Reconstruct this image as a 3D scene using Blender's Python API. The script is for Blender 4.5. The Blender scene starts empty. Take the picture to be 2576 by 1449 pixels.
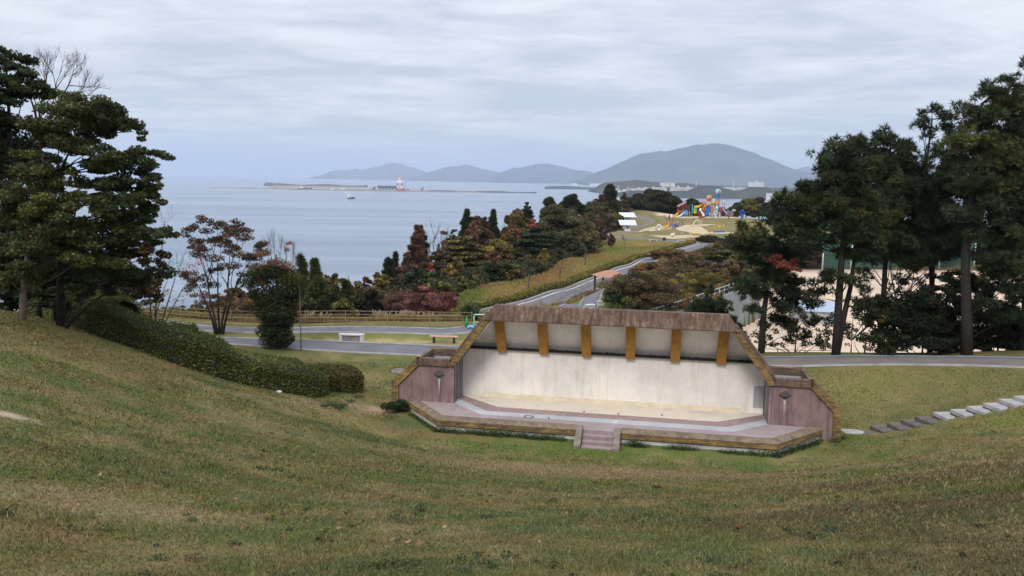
import bpy, bmesh, math, random
import numpy as np
from mathutils import Matrix, Vector, Euler

# ------------------------------------------------------------------ camera
W, H, F = 2576.0, 1449.0, 2020.0          # pixel frame the photograph was measured in
PITCH, ROLL, ZC = math.radians(7.72), math.radians(0.85), 11.0
scene = bpy.context.scene
COL = scene.collection
camd = bpy.data.cameras.new("camera")
camd.sensor_width = 36.0
camd.lens = 36.0 * F / W
camd.clip_start, camd.clip_end = 0.1, 200000.0
cam = bpy.data.objects.new("camera", camd)
COL.objects.link(cam)
CM = Matrix.Rotation(math.pi / 2 - PITCH, 4, 'X') @ Matrix.Rotation(ROLL, 4, 'Z')
cam.matrix_world = Matrix.Translation((0, 0, ZC)) @ CM
scene.camera = cam

# ------------------------------------------------------------------ sky and sun
SUN_EL, SUN_AZ = math.radians(42), math.atan2(-0.35, -1.0)     # behind the camera, a little to its left
world = bpy.data.worlds.new("World")
scene.world = world
world.use_nodes = True
def build_world():
    nt = world.node_tree; N = nt.nodes; L = nt.links
    N.clear()
    def nd(t, **k):
        n = N.new(t)
        for a, b in k.items(): setattr(n, a, b)
        return n
    def mth(op, a, b=None, c=None, clamp=False):
        n = nd('ShaderNodeMath', operation=op, use_clamp=clamp)
        for i, x in enumerate((a, b, c)):
            if x is None: continue
            if hasattr(x, 'is_linked'): L.new(x, n.inputs[i])
            else: n.inputs[i].default_value = x
        return n.outputs[0]
    out = nd('ShaderNodeOutputWorld'); bg = nd('ShaderNodeBackground')
    bg.inputs['Strength'].default_value = 0.1
    sky = nd('ShaderNodeTexSky', sky_type='NISHITA')
    sky.sun_disc = False; sky.sun_elevation = SUN_EL; sky.sun_rotation = SUN_AZ
    tc = nd('ShaderNodeTexCoord'); sep = nd('ShaderNodeSeparateXYZ')
    L.new(tc.outputs['Generated'], sep.inputs[0])
    z = mth('MAXIMUM', sep.outputs[2], 0.0)
    zz = mth('ADD', z, 0.07)
    cx = mth('DIVIDE', sep.outputs[0], zz); cy = mth('DIVIDE', sep.outputs[1], zz)
    cb = nd('ShaderNodeCombineXYZ'); L.new(cx, cb.inputs[0]); L.new(cy, cb.inputs[1])
    def noise(scale, detail, rough, sx, sy, rot, dist=0.0):
        mp = nd('ShaderNodeMapping'); mp.inputs['Scale'].default_value = (sx, sy, 1); mp.inputs['Rotation'].default_value = (0, 0, rot)
        L.new(cb.outputs[0], mp.inputs[0])
        n = nd('ShaderNodeTexNoise'); n.inputs['Scale'].default_value = scale; n.inputs['Detail'].default_value = detail
        n.inputs['Roughness'].default_value = rough; n.inputs['Distortion'].default_value = dist
        L.new(mp.outputs[0], n.inputs['Vector']); return n.outputs['Fac']
    n1 = noise(0.8, 8, 0.56, 0.85, 1.15, 0.05, 0.5)
    n2 = noise(2.8, 7, 0.62, 0.8, 1.15, -0.08, 0.5)
    s = mth('ADD', mth('MULTIPLY', n1, 0.68), mth('MULTIPLY', n2, 0.32))
    # towards the horizon the bands melt together
    rmp = nd('ShaderNodeValToRGB'); e = rmp.color_ramp.elements
    e[0].position = 0.42; e[0].color = (0, 0, 0, 1); e[1].position = 0.60; e[1].color = (1, 1, 1, 1)
    L.new(s, rmp.inputs[0])
    soft = mth('DIVIDE', z, 0.075, clamp=True)
    cl = nd('ShaderNodeMix', data_type='RGBA')
    dark, light = (4.95, 5.25, 5.95, 1), (7.3, 7.4, 7.75, 1)
    L.new(rmp.outputs[0], cl.inputs['Factor']); cl.inputs['A'].default_value = dark; cl.inputs['B'].default_value = light
    hz = nd('ShaderNodeMix', data_type='RGBA'); hz.inputs['A'].default_value = (5.35, 5.75, 6.4, 1)
    L.new(cl.outputs['Result'], hz.inputs['B']); L.new(mth('POWER', soft, 0.6), hz.inputs['Factor'])
    # overcast skies grow brighter towards the zenith
    gain = mth('ADD', mth('MULTIPLY', mth('POWER', z, 1.4), 1.5), 1.0)
    vm = nd('ShaderNodeVectorMath', operation='SCALE'); L.new(hz.outputs['Result'], vm.inputs[0]); L.new(gain, vm.inputs['Scale'])
    mx = nd('ShaderNodeMix', data_type='RGBA'); mx.inputs['Factor'].default_value = 0.88
    L.new(sky.outputs[0], mx.inputs['A']); L.new(vm.outputs[0], mx.inputs['B'])
    L.new(mx.outputs['Result'], bg.inputs['Color']); L.new(bg.outputs[0], out.inputs['Surface'])
build_world()
sund = bpy.data.lights.new("sun", 'SUN')
sund.energy = 1.5; sund.angle = math.radians(15); sund.color = (1.0, 0.94, 0.86)
sun = bpy.data.objects.new("sun", sund); COL.objects.link(sun)
sv = Vector((math.sin(SUN_AZ) * math.cos(SUN_EL), math.cos(SUN_AZ) * math.cos(SUN_EL), math.sin(SUN_EL)))
sun.rotation_euler = (-sv).to_track_quat('-Z', 'Y').to_euler(); sun.location = (0, -20, 60)
scene.view_settings.view_transform = 'Standard'; scene.view_settings.look = 'None'
scene.view_settings.exposure = 0.24; scene.view_settings.gamma = 1.0
cy = scene.cycles
cy.use_denoising = True
cy.max_bounces = 6; cy.diffuse_bounces = 3; cy.glossy_bounces = 2; cy.transmission_bounces = 4
cy.transparent_max_bounces = 8; cy.volume_bounces = 1; cy.caustics_reflective = False; cy.caustics_refractive = False
cy.sample_clamp_indirect = 4.0

# ------------------------------------------------------------------ helpers
rng = np.random.default_rng(7)
RM = np.array(CM.to_3x3())
def ray(u, v):
    return RM @ np.array([(u - W / 2) / F, -(v - H / 2) / F, -1.0])
def at_y(u, v, y):
    d = ray(u, v); return np.array([0, 0, ZC]) + d * (y / d[1])
def at_z(u, v, z):
    d = ray(u, v); return np.array([0, 0, ZC]) + d * ((z - ZC) / d[2])

def hash2(ix, iy, seed):
    h = (ix.astype(np.int64) * 374761393 + iy.astype(np.int64) * 668265263 + seed * 974634777) & 0xFFFFFFFF
    h = ((h ^ (h >> 13)) * 1274126177) & 0xFFFFFFFF
    return ((h ^ (h >> 16)) & 0xFFFF) / 65535.0
def vnoise(x, y, seed=0):
    ix, iy = np.floor(x), np.floor(y); fx, fy = x - ix, y - iy
    fx = fx * fx * (3 - 2 * fx); fy = fy * fy * (3 - 2 * fy)
    a, b = hash2(ix, iy, seed), hash2(ix + 1, iy, seed); c, d = hash2(ix, iy + 1, seed), hash2(ix + 1, iy + 1, seed)
    return (a * (1 - fx) + b * fx) * (1 - fy) + (c * (1 - fx) + d * fx) * fy
def fbm(x, y, seed=0, o=4):
    s, a, t = 0, 1.0, 0
    for i in range(o):
        s = s + a * vnoise(x * 2 ** i, y * 2 ** i, seed + i * 17); t += a; a *= 0.55
    return s / t

def tag(o, label=None, cat=None, group=None, kind=None):
    if label: o["label"] = label
    if cat: o["category"] = cat
    if group: o["group"] = group
    if kind: o["kind"] = kind
    return o
def empty(name, loc=(0, 0, 0), rz=0.0, label=None, cat=None, group=None):
    o = bpy.data.objects.new(name, None); COL.objects.link(o)
    o.location = [float(c) for c in loc]; o.rotation_euler = (0, 0, rz); o.empty_display_size = 0.3
    return tag(o, label, cat, group)
def raw_mesh(name, v, f, mat=None, parent=None, col=None, smooth=False, loc=None):
    """f: (n,3) or (n,4) int array; col: per-vertex rgb"""
    v = np.asarray(v, np.float32); f = np.asarray(f, np.int32)
    me = bpy.data.meshes.new(name)
    me.vertices.add(len(v)); me.vertices.foreach_set("co", v.ravel())
    k = f.shape[1]
    me.loops.add(f.size); me.loops.foreach_set("vertex_index", f.ravel())
    me.polygons.add(len(f)); me.polygons.foreach_set("loop_start", np.arange(len(f), dtype=np.int32) * k)
    me.polygons.foreach_set("loop_total", np.full(len(f), k, np.int32))
    if smooth: me.polygons.foreach_set("use_smooth", np.ones(len(f), bool))
    if col is not None:
        a = me.color_attributes.new("Col", 'FLOAT_COLOR', 'POINT')
        c = np.ones((len(v), 4), np.float32); c[:, :3] = col
        a.data.foreach_set("color", c.ravel())
    me.update(calc_edges=True); me.validate()
    if mat: me.materials.append(mat)
    o = bpy.data.objects.new(name, me); COL.objects.link(o)
    if parent: o.parent = parent
    if loc is not None: o.location = [float(c) for c in loc]
    return o

class MB:
    """collects simple solids into one mesh"""
    def __init__(s): s.v = []; s.f = []; s.sm = []
    def add(s, vs, fs, smooth=False):
        n = len(s.v); s.v += [tuple(map(float, p)) for p in vs]; s.f += [tuple(i + n for i in q) for q in fs]; s.sm += [smooth] * len(fs)
        return s
    def box(s, c, d, rz=0.0, bevel=0.0):
        x, y, z = d[0] / 2, d[1] / 2, d[2] / 2
        cr, sr = math.cos(rz), math.sin(rz)
        P = []
        for sx, sy, sz in ((-1, -1, -1), (1, -1, -1), (1, 1, -1), (-1, 1, -1), (-1, -1, 1), (1, -1, 1), (1, 1, 1), (-1, 1, 1)):
            a, b = sx * x, sy * y
            P.append((c[0] + a * cr - b * sr, c[1] + a * sr + b * cr, c[2] + sz * z))
        return s.add(P, [(3, 2, 1, 0), (4, 5, 6, 7), (0, 1, 5, 4), (1, 2, 6, 5), (2, 3, 7, 6), (3, 0, 4, 7)])
    def b2(s, lo, hi):
        return s.box([(a + b) / 2 for a, b in zip(lo, hi)], [b - a for a, b in zip(lo, hi)])
    def prism(s, poly, a, b, axis='z'):
        """poly of 2-D points extruded from a to b along axis; axis z: (x,y); axis y: (x,z); axis x: (y,z)"""
        def P(p, h): return {'z': (p[0], p[1], h), 'y': (p[0], h, p[1]), 'x': (h, p[0], p[1])}[axis]
        n = len(poly)
        vs = [P(p, a) for p in poly] + [P(p, b) for p in poly]
        fs = [tuple(range(n)), tuple(range(2 * n - 1, n - 1, -1))] + [(i, i + n, (i + 1) % n + n, (i + 1) % n) for i in range(n)]
        return s.add(vs, fs)
    def tube(s, pts, rad, n=6, cap=True, smooth=True):
        pts = [Vector(p) for p in pts]
        if not hasattr(rad, '__len__'): rad = [rad] * len(pts)
        vs, fs = [], []
        for i, p in enumerate(pts):
            t = (pts[min(i + 1, len(pts) - 1)] - pts[max(i - 1, 0)])
            if t.length < 1e-9: t = Vector((0, 0, 1))
            t.normalize()
            a = t.cross(Vector((0, 0, 1)) if abs(t.z) < 0.9 else Vector((1, 0, 0))).normalized(); b = t.cross(a)
            for k in range(n):
                w = 2 * math.pi * k / n
                vs.append(p + (a * math.cos(w) + b * math.sin(w)) * rad[i])
        for i in range(len(pts) - 1):
            for k in range(n):
                fs.append((i * n + k, i * n + (k + 1) % n, (i + 1) * n + (k + 1) % n, (i + 1) * n + k))
        if cap: fs += [tuple(range(n))[::-1], tuple((len(pts) - 1) * n + k for k in range(n))]
        return s.add(vs, fs, smooth)
    def lathe(s, c, prof, n=14, smooth=True):
        vs, fs = [], []
        for r, z in prof:
            for k in range(n):
                w = 2 * math.pi * k / n; vs.append((c[0] + r * math.cos(w), c[1] + r * math.sin(w), c[2] + z))
        m = len(prof)
        for i in range(m - 1):
            for k in range(n): fs.append((i * n + k, i * n + (k + 1) % n, (i + 1) * n + (k + 1) % n, (i + 1) * n + k))
        fs += [tuple(range(n))[::-1], tuple((m - 1) * n + k for k in range(n))]
        return s.add(vs, fs, smooth)
    def ball(s, c, r, n=14, m=9, sc=(1, 1, 1)):
        prof = [(math.sin(math.pi * i / (m - 1)) * r, -math.cos(math.pi * i / (m - 1)) * r) for i in range(m)]
        vs, fs = [], []
        for q, z in prof:
            for k in range(n):
                w = 2 * math.pi * k / n; vs.append((c[0] + q * math.cos(w) * sc[0], c[1] + q * math.sin(w) * sc[1], c[2] + z * sc[2]))
        for i in range(m - 1):
            for k in range(n): fs.append((i * n + k, i * n + (k + 1) % n, (i + 1) * n + (k + 1) % n, (i + 1) * n + k))
        return s.add(vs, fs, True)
    def sweep(s, prof, line, closed=False):
        """prof: (offset to the left of travel, z); mitred along a 2-D polyline"""
        L = [np.array(p, float) for p in line]; m = len(L); vs = []; fs = []; k = len(prof)
        for i in range(m):
            d0 = L[i] - L[i - 1] if i > 0 else L[1] - L[0]
            d1 = L[i + 1] - L[i] if i < m - 1 else L[-1] - L[-2]
            d0 = d0 / np.linalg.norm(d0); d1 = d1 / np.linalg.norm(d1)
            n0 = np.array([-d0[1], d0[0]]); n1 = np.array([-d1[1], d1[0]]); b = n0 + n1; b = b / max(1e-6, np.dot(b, n0))
            for o, z in prof: vs.append((L[i][0] + b[0] * o, L[i][1] + b[1] * o, z))
        for i in range(m - 1):
            for j in range(k): fs.append((i * k + j, i * k + (j + 1) % k, (i + 1) * k + (j + 1) % k, (i + 1) * k + j))
        fs += [tuple(range(k))[::-1], tuple((m - 1) * k + j for j in range(k))]
        return s.add(vs, fs)
    def build(s, name, mat=None, parent=None, loc=None, bevel=0.0, rz=0.0):
        me = bpy.data.meshes.new(name); me.from_pydata(s.v, [], s.f); me.update()
        me.polygons.foreach_set("use_smooth", s.sm)
        bm = bmesh.new(); bm.from_mesh(me); bmesh.ops.recalc_face_normals(bm, faces=bm.faces)
        if bevel > 0:
            es = [e for e in bm.edges if len(e.link_faces) == 2 and e.calc_face_angle(0) > 0.5]
            bmesh.ops.bevel(bm, geom=es, offset=bevel, segments=2, affect='EDGES', profile=0.6)
        bm.to_mesh(me); bm.free()
        if mat: me.materials.append(mat)
        o = bpy.data.objects.new(name, me); COL.objects.link(o)
        if parent: o.parent = parent
        if loc is not None: o.location = [float(c) for c in loc]
        o.rotation_euler.z = rz
        return o

def copy_tree(o, parent=None):
    c = o.copy(); COL.objects.link(c)
    if parent: c.parent = parent
    for ch in list(o.children): copy_tree(ch, c)
    return c
# ------------------------------------------------------------------ materials
class NT:
    def __init__(s, name):
        s.m = bpy.data.materials.new(name); s.m.use_nodes = True
        s.t = s.m.node_tree; s.N = s.t.nodes; s.L = s.t.links
        s.b = s.N['Principled BSDF']; s.b.inputs['Specular IOR Level'].default_value = 0.25
        s.co = s.N.new('ShaderNodeTexCoord').outputs['Object']
    def link(s, a, b): s.L.new(a, b)
    def mapping(s, scale=(1, 1, 1), rot=(0, 0, 0), loc=(0, 0, 0), vec=None):
        n = s.N.new('ShaderNodeMapping'); n.inputs['Scale'].default_value = scale; n.inputs['Rotation'].default_value = rot; n.inputs['Location'].default_value = loc
        s.link(vec or s.co, n.inputs[0]); return n.outputs[0]
    def noise(s, scale, detail=5, rough=0.55, vec=None, dist=0.0):
        n = s.N.new('ShaderNodeTexNoise'); n.inputs['Scale'].default_value = scale; n.inputs['Detail'].default_value = detail
        n.inputs['Roughness'].default_value = rough; n.inputs['Distortion'].default_value = dist
        s.link(vec or s.co, n.inputs['Vector']); return n.outputs['Fac']
    def ramp(s, fac, stops):
        n = s.N.new('ShaderNodeValToRGB'); cr = n.color_ramp
        while len(cr.elements) < len(stops): cr.elements.new(0.5)
        for e, (p, c) in zip(cr.elements, stops):
            e.position = p; e.color = (c, c, c, 1) if not hasattr(c, '__len__') else tuple(c) + (1,)
        s.link(fac, n.inputs[0]); return n.outputs[0]
    def mix(s, fac, a, b, mode='MIX'):
        n = s.N.new('ShaderNodeMix'); n.data_type = 'RGBA'; n.blend_type = mode
        for k, x in (('Factor', fac), ('A', a), ('B', b)):
            i = n.inputs[k] if k == 'Factor' else [q for q in n.inputs if q.name == k and q.type == 'RGBA'][0]
            if hasattr(x, 'is_linked'): s.link(x, i)
            elif hasattr(x, '__len__'): i.default_value = tuple(x) + (1,)
            else: i.default_value = x
        return [q for q in n.outputs if q.type == 'RGBA'][0]
    def math(s, op, a, b=None, clamp=False):
        n = s.N.new('ShaderNodeMath'); n.operation = op; n.use_clamp = clamp
        for i, x in enumerate((a, b)):
            if x is None: continue
            if hasattr(x, 'is_linked'): s.link(x, n.inputs[i])
            else: n.inputs[i].default_value = x
        return n.outputs[0]
    def bump(s, h, strength=0.3, dist=0.02):
        n = s.N.new('ShaderNodeBump'); n.inputs['Strength'].default_value = strength; n.inputs['Distance'].default_value = dist
        s.link(h, n.inputs['Height']); s.link(n.outputs[0], s.b.inputs['Normal'])
    def done(s, col, rough=0.85):
        if hasattr(col, 'is_linked'): s.link(col, s.b.inputs['Base Color'])
        else: s.b.inputs['Base Color'].default_value = tuple(col) + (1,)
        s.b.inputs['Roughness'].default_value = rough
        return s.m

def plain(name, col, rough=0.7, var=0.25, scale=3.0, bump=0.0, detail=5):
    t = NT(name); n = t.noise(scale, detail)
    c2 = tuple(max(0, x * (1 - var)) for x in col); c3 = tuple(min(1, x * (1 + var * 0.6)) for x in col)
    r = t.ramp(n, [(0.3, c2), (0.55, col), (0.75, c3)])
    if bump: t.bump(n, bump)
    return t.done(r, rough)

def m_attr(name, rough=0.7, transl=0.0, noise_scale=0.0, spec=0.2, var=0.3):
    """colour from the mesh's own per-leaf / per-vertex colours"""
    t = NT(name); t.b.inputs['Specular IOR Level'].default_value = spec
    a = t.N.new('ShaderNodeAttribute'); a.attribute_name = 'Col'
    c = a.outputs['Color']
    if noise_scale:
        n = t.noise(noise_scale, 6, 0.65)
        c = t.mix(1.0, c, t.ramp(n, [(0.28, 1 - var), (0.5, 1.0), (0.75, 1 + var)]), 'MULTIPLY')
    t.done(c, rough)
    if transl:
        tr = t.N.new('ShaderNodeBsdfTranslucent'); t.link(c, tr.inputs[0])
        ms = t.N.new('ShaderNodeMixShader'); ms.inputs[0].default_value = transl
        t.link(t.b.outputs[0], ms.inputs[1]); t.link(tr.outputs[0], ms.inputs[2])
        t.link(ms.outputs[0], t.N['Material Output'].inputs['Surface'])
    return t.m
M = {}
M['leaf'] = m_attr('leaf', 0.6, 0.22)
M['needle'] = m_attr('needle', 0.65, 0.1)
M['grass_blade'] = m_attr('grass_blade', 0.7, 0.2, spec=0.1)

def m_ground():
    t = NT('ground'); t.b.inputs['Specular IOR Level'].default_value = 0.05
    a = t.N.new('ShaderNodeAttribute'); a.attribute_name = 'Col'
    f1 = t.noise(2.2, 7, 0.7); f2 = t.noise(14, 6, 0.7); f3 = t.noise(60, 4, 0.7)
    c = t.mix(1.0, a.outputs['Color'], t.ramp(f1, [(0.3, (0.82, 0.9, 0.78)), (0.5, (1, 1, 1)), (0.7, (1.22, 1.06, 1.0))]), 'MULTIPLY')
    c = t.mix(1.0, c, t.ramp(f2, [(0.28, (0.55, 0.62, 0.5)), (0.5, (1, 1, 1)), (0.72, (1.35, 1.28, 1.2))]), 'MULTIPLY')
    c = t.mix(0.8, c, t.ramp(f3, [(0.3, 0.55), (0.5, 1.0), (0.7, 1.4)]), 'MULTIPLY')
    h = t.math('ADD', t.math('MULTIPLY', f2, 0.6), t.math('MULTIPLY', f3, 0.4))
    t.bump(h, 0.55, 0.06)
    return t.done(c, 0.95)
M['ground'] = m_ground()

def m_asphalt(name, col):
    t = NT(name); n1 = t.noise(0.7, 5, 0.6); n2 = t.noise(45, 3, 0.7)
    c = t.mix(1.0, t.ramp(n1, [(0.3, tuple(x * .82 for x in col)), (0.7, tuple(x * 1.15 for x in col))]), t.ramp(n2, [(0.3, 0.75), (0.7, 1.25)]), 'MULTIPLY')
    t.bump(n2, 0.3, 0.01); return t.done(c, 0.9)
M['asphalt'] = m_asphalt('asphalt', (0.15, 0.147, 0.168))
M['asphalt_brown'] = m_asphalt('asphalt_brown', (0.19, 0.168, 0.155))
M['kerb'] = plain('kerb_concrete', (0.33, 0.32, 0.33), 0.9, 0.3, 1.3)
M['kerb_blue'] = plain('kerb_blue_grey', (0.20, 0.23, 0.28), 0.9, 0.3, 1.3)
M['sand'] = plain('sand', (0.60, 0.47, 0.35), 0.95, 0.22, 0.09, 0.1, 8)
M['playsand'] = plain('play_sand', (0.52, 0.42, 0.28), 0.95, 0.25, 0.5, 0.1, 8)

def m_grain(name, yellow, dark, amt=0.5, seed=0.0):
    """board-marked concrete painted ochre: dark lichen rubbed into wood-grain streaks"""
    t = NT(name)
    mp = t.mapping((1.3, 1.3, 9.0), loc=(seed, seed, 0))
    g = t.noise(1.5, 6, 0.6, mp, 1.2)
    w = t.noise(1.1, 5, 0.65); fine = t.noise(24, 4, 0.6)
    f = t.math('ADD', t.math('MULTIPLY', g, 0.55), t.math('ADD', t.math('MULTIPLY', w, 0.4), t.math('MULTIPLY', fine, 0.12)))
    c = t.ramp(f, [(amt - 0.10, dark), (amt, tuple((a + b) * 0.5 for a, b in zip(yellow, dark))), (amt + 0.07, yellow), (amt + 0.17, tuple(min(1, x * 1.25) for x in yellow))])
    t.bump(g, 0.5, 0.02); return t.done(c, 0.9)
M['grain'] = m_grain('grained_concrete', (0.34, 0.215, 0.072), (0.085, 0.062, 0.042), 0.55)
M['grain_dark'] = m_grain('grained_concrete_weathered', (0.27, 0.19, 0.10), (0.095, 0.068, 0.055), 0.60, 3.3)
def m_lip_top():
    t = NT('weathered_lip'); n = t.noise(3, 6, 0.65); n2 = t.noise(22, 5, 0.7)
    c = t.mix(0.6, t.ramp(n, [(0.3, (0.12, 0.09, 0.07)), (0.55, (0.22, 0.17, 0.12)), (0.75, (0.33, 0.24, 0.11))]), t.ramp(n2, [(0.3, 0.5), (0.7, 1.3)]), 'MULTIPLY')
    t.bump(n2, 0.3, 0.01); return t.done(c, 0.95)
M['lip_top'] = m_lip_top()
def m_fascia():
    t = NT('stained_fascia')
    s1 = t.noise(2.4, 6, 0.62, t.mapping((2.6, 1, 0.5))); s2 = t.noise(9, 5, 0.7, t.mapping((2.2, 1, 0.6))); sp = t.noise(3.1, 5, 0.7)
    f = t.math('ADD', t.math('MULTIPLY', s1, 0.55), t.math('MULTIPLY', s2, 0.45))
    c = t.ramp(f, [(0.38, (0.06, 0.042, 0.036)), (0.47, (0.115, 0.076, 0.06)), (0.56, (0.18, 0.118, 0.088)), (0.64, (0.29, 0.21, 0.13))])
    bl = t.noise(1.1, 5, .6, t.mapping((1, 1, .8)))
    c = t.mix(0.7, c, t.ramp(bl, [(.35, .62), (.5, 1.0), (.66, 1.3)]), 'MULTIPLY')
    c = t.mix(t.ramp(sp, [(0.62, 0.0), (0.70, 0.75)]), c, (0.34, 0.235, 0.11))
    t.bump(s2, 0.3, 0.01); return t.done(c, 0.9)
M['fascia'] = m_fascia()
M['ochre'] = (lambda t: (lambda n, k: t.done(t.mix(t.ramp(k, [(0.66, 0.0), (0.72, 0.8)]), t.ramp(n, [(0.3, (0.30, 0.145, 0.03)), (0.55, (0.40, 0.20, 0.045)), (0.75, (0.48, 0.26, 0.075))]), (0.12, 0.07, 0.03)), 0.8))(t.noise(2.6, 7, 0.65), t.noise(7, 5, 0.6, t.mapping((1, 1, 0.35)))))(NT('ochre_paint'))
def m_plaster(name, base, warm, dirt, low=0.0):
    t = NT(name)
    n = t.noise(0.9, 6, 0.6); st = t.noise(2.2, 5, 0.6, t.mapping((1.6, 1, 0.16))); sp = t.noise(8, 6, 0.7)
    c = t.ramp(n, [(0.3, tuple(x * 0.9 for x in base)), (0.55, base), (0.75, warm)])
    c = t.mix(t.ramp(st, [(0.52, 0.0), (0.72, 0.5)]), c, dirt)
    pt = t.noise(0.45, 4, 0.5); c = t.mix(0.6, c, t.ramp(pt, [(0.36, 0.86), (0.6, 1.06)]), 'MULTIPLY'); c = t.mix(0.35, c, t.ramp(sp, [(0.3, 0.8), (0.6, 1.05)]), 'MULTIPLY')
    t.bump(sp, 0.1, 0.01)
    return t.done(c, 0.9)
M['white_wall'] = m_plaster('white_plaster', (0.83, 0.79, 0.755), (0.85, 0.80, 0.72), (0.56, 0.50, 0.43))
M['soffit'] = m_plaster('soffit_plaster', (0.83, 0.79, 0.77), (0.86, 0.82, 0.79), (0.68, 0.62, 0.58))
def m_mauve():
    t = NT('mauve_wall')
    n = t.noise(1.2, 6, 0.6); st = t.noise(2.6, 5, 0.6, t.mapping((1.9, 1.9, 0.12))); sp = t.noise(11, 6, 0.75)
    c = t.ramp(n, [(0.3, (0.19, 0.125, 0.122)), (0.55, (0.275, 0.19, 0.183)), (0.75, (0.34, 0.25, 0.235))])
    c = t.mix(t.ramp(st, [(0.48, 0.0), (0.64, 0.7)]), c, (0.11, 0.075, 0.078))
    c = t.mix(0.6, c, t.ramp(sp, [(0.3, 0.6), (0.62, 1.1), (0.75, 1.5)]), 'MULTIPLY')
    t.bump(sp, 0.25, 0.01); return t.done(c, 0.95)
M['mauve'] = m_mauve()
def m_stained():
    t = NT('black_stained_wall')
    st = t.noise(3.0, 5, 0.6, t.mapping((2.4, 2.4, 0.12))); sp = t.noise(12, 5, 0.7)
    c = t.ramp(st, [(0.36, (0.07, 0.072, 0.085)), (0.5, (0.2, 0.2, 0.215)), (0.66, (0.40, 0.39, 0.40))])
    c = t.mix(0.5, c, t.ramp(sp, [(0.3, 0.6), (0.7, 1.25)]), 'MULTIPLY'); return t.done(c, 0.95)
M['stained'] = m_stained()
def m_paving(name, base, light):
    t = NT(name); n = t.noise(0.8, 6, 0.6); sp = t.noise(26, 5, 0.7); vo = t.N.new('ShaderNodeTexVoronoi'); vo.feature = 'DISTANCE_TO_EDGE'; vo.inputs['Scale'].default_value = 0.55
    wv = t.N.new('ShaderNodeVectorMath'); wv.operation = 'ADD'; nn = t.N.new('ShaderNodeTexNoise'); nn.inputs['Scale'].default_value = 2.5; t.link(t.co, nn.inputs['Vector'])
    t.link(t.co, wv.inputs[0]); t.link(nn.outputs['Color'], wv.inputs[1]); t.link(wv.outputs[0], vo.inputs['Vector'])
    c = t.ramp(n, [(0.3, tuple(x * 0.85 for x in base)), (0.55, base), (0.78, light)])
    c = t.mix(0.5, c, t.ramp(sp, [(0.3, 0.78), (0.7, 1.18)]), 'MULTIPLY')
    c = t.mix(t.ramp(vo.outputs['Distance'], [(0.006, 0.45), (0.014, 0.0)]), c, tuple(min(1, x * 1.7) for x in base))
    t.bump(sp, 0.15, 0.01); return t.done(c, 0.9)
M['floor_mauve'] = m_paving('mauve_paving', (0.335, 0.272, 0.275), (0.41, 0.335, 0.335))
M['floor_pink'] = m_paving('dusky_pink_paving', (0.33, 0.235, 0.225), (0.38, 0.28, 0.265))
M['floor_pale'] = m_paving('pale_grey_paving', (0.44, 0.445, 0.475), (0.54, 0.545, 0.57))
def m_cream():
    t = NT('cream_paving'); n = t.noise(1.0, 6, 0.6); n2 = t.noise(3.2, 6, 0.65)
    c = t.ramp(n, [(0.3, (0.58, 0.52, 0.47)), (0.5, (0.72, 0.65, 0.55)), (0.72, (0.74, 0.61, 0.42))])
    c = t.mix(t.ramp(n2, [(0.55, 0.0), (0.7, 0.6)]), c, (0.56, 0.54, 0.55)); return t.done(c, 0.9)
M['floor_cream'] = m_cream()
M['ledge_cream'] = plain('cream_ledge', (0.74, 0.66, 0.50), 0.9, 0.2, 1.4)
M['plinth'] = plain('whitewashed_plinth', (0.58, 0.58, 0.59), 0.95, 0.3, 2.2)
M['cheek'] = plain('lichen_concrete', (0.23, 0.19, 0.16), 0.95, 0.4, 5)
M['step_pink'] = plain('pink_step', (0.31, 0.235, 0.235), 0.9, 0.25, 4)
M['grey_panel'] = plain('grey_panel', (0.40, 0.41, 0.43), 0.8, 0.12, 1.2)
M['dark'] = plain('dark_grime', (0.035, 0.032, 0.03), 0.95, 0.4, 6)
M['lamp_grey'] = plain('lamp_niche_grey', (0.075, 0.075, 0.073), 0.8, 0.3, 6)
M['lime'] = plain('lime_streak', (0.52, 0.45, 0.44), 0.95, 0.3, 6)
M['bark'] = plain('bark', (0.062, 0.05, 0.042), 0.95, 0.45, 6, 0.5)
M['bark_dark'] = plain('bark_dark', (0.036, 0.031, 0.029), 0.95, 0.45, 6, 0.5)
M['bark_pale'] = plain('bark_pale', (0.17, 0.145, 0.115), 0.95, 0.35, 6, 0.4)
M['twig'] = plain('twig', (0.12, 0.105, 0.1), 0.95, 0.3, 6)
M['stone'] = plain('bench_stone', (0.55, 0.53, 0.52), 0.9, 0.18, 6, 0.1)
M['stone_dark'] = plain('bench_stone_rough', (0.26, 0.23, 0.22), 0.95, 0.4, 5, 0.3)
M['slab'] = plain('stepping_slab', (0.37, 0.36, 0.36), 0.95, 0.25, 3, 0.2)
M['slab_old'] = plain('stepping_slab_old', (0.135, 0.122, 0.112), 0.95, 0.35, 3, 0.3)
M['slab_side'] = plain('slab_side', (0.085, 0.07, 0.058), 0.95, 0.4, 4)
M['bench_wood'] = plain('bench_wood', (0.52, 0.285, 0.225), 0.7, 0.2, 5)
M['metal_dark'] = plain('dark_metal', (0.03, 0.03, 0.032), 0.5, 0.2, 5)
M['rope'] = plain('tan_cable', (0.34, 0.235, 0.165), 0.8, 0.2, 3)
M['white'] = plain('white_paint', (0.78, 0.77, 0.76), 0.6, 0.08, 2)
M['line'] = plain('road_line', (0.55, 0.54, 0.55), 0.8, 0.25, 1.5)
M['steel'] = plain('galvanised_steel', (0.46, 0.48, 0.50), 0.5, 0.15, 3)
def paint(n, c, r=0.5): 
    if n not in M: M[n] = plain(n, c, r, 0.12, 1.5)
    return M[n]
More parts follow.
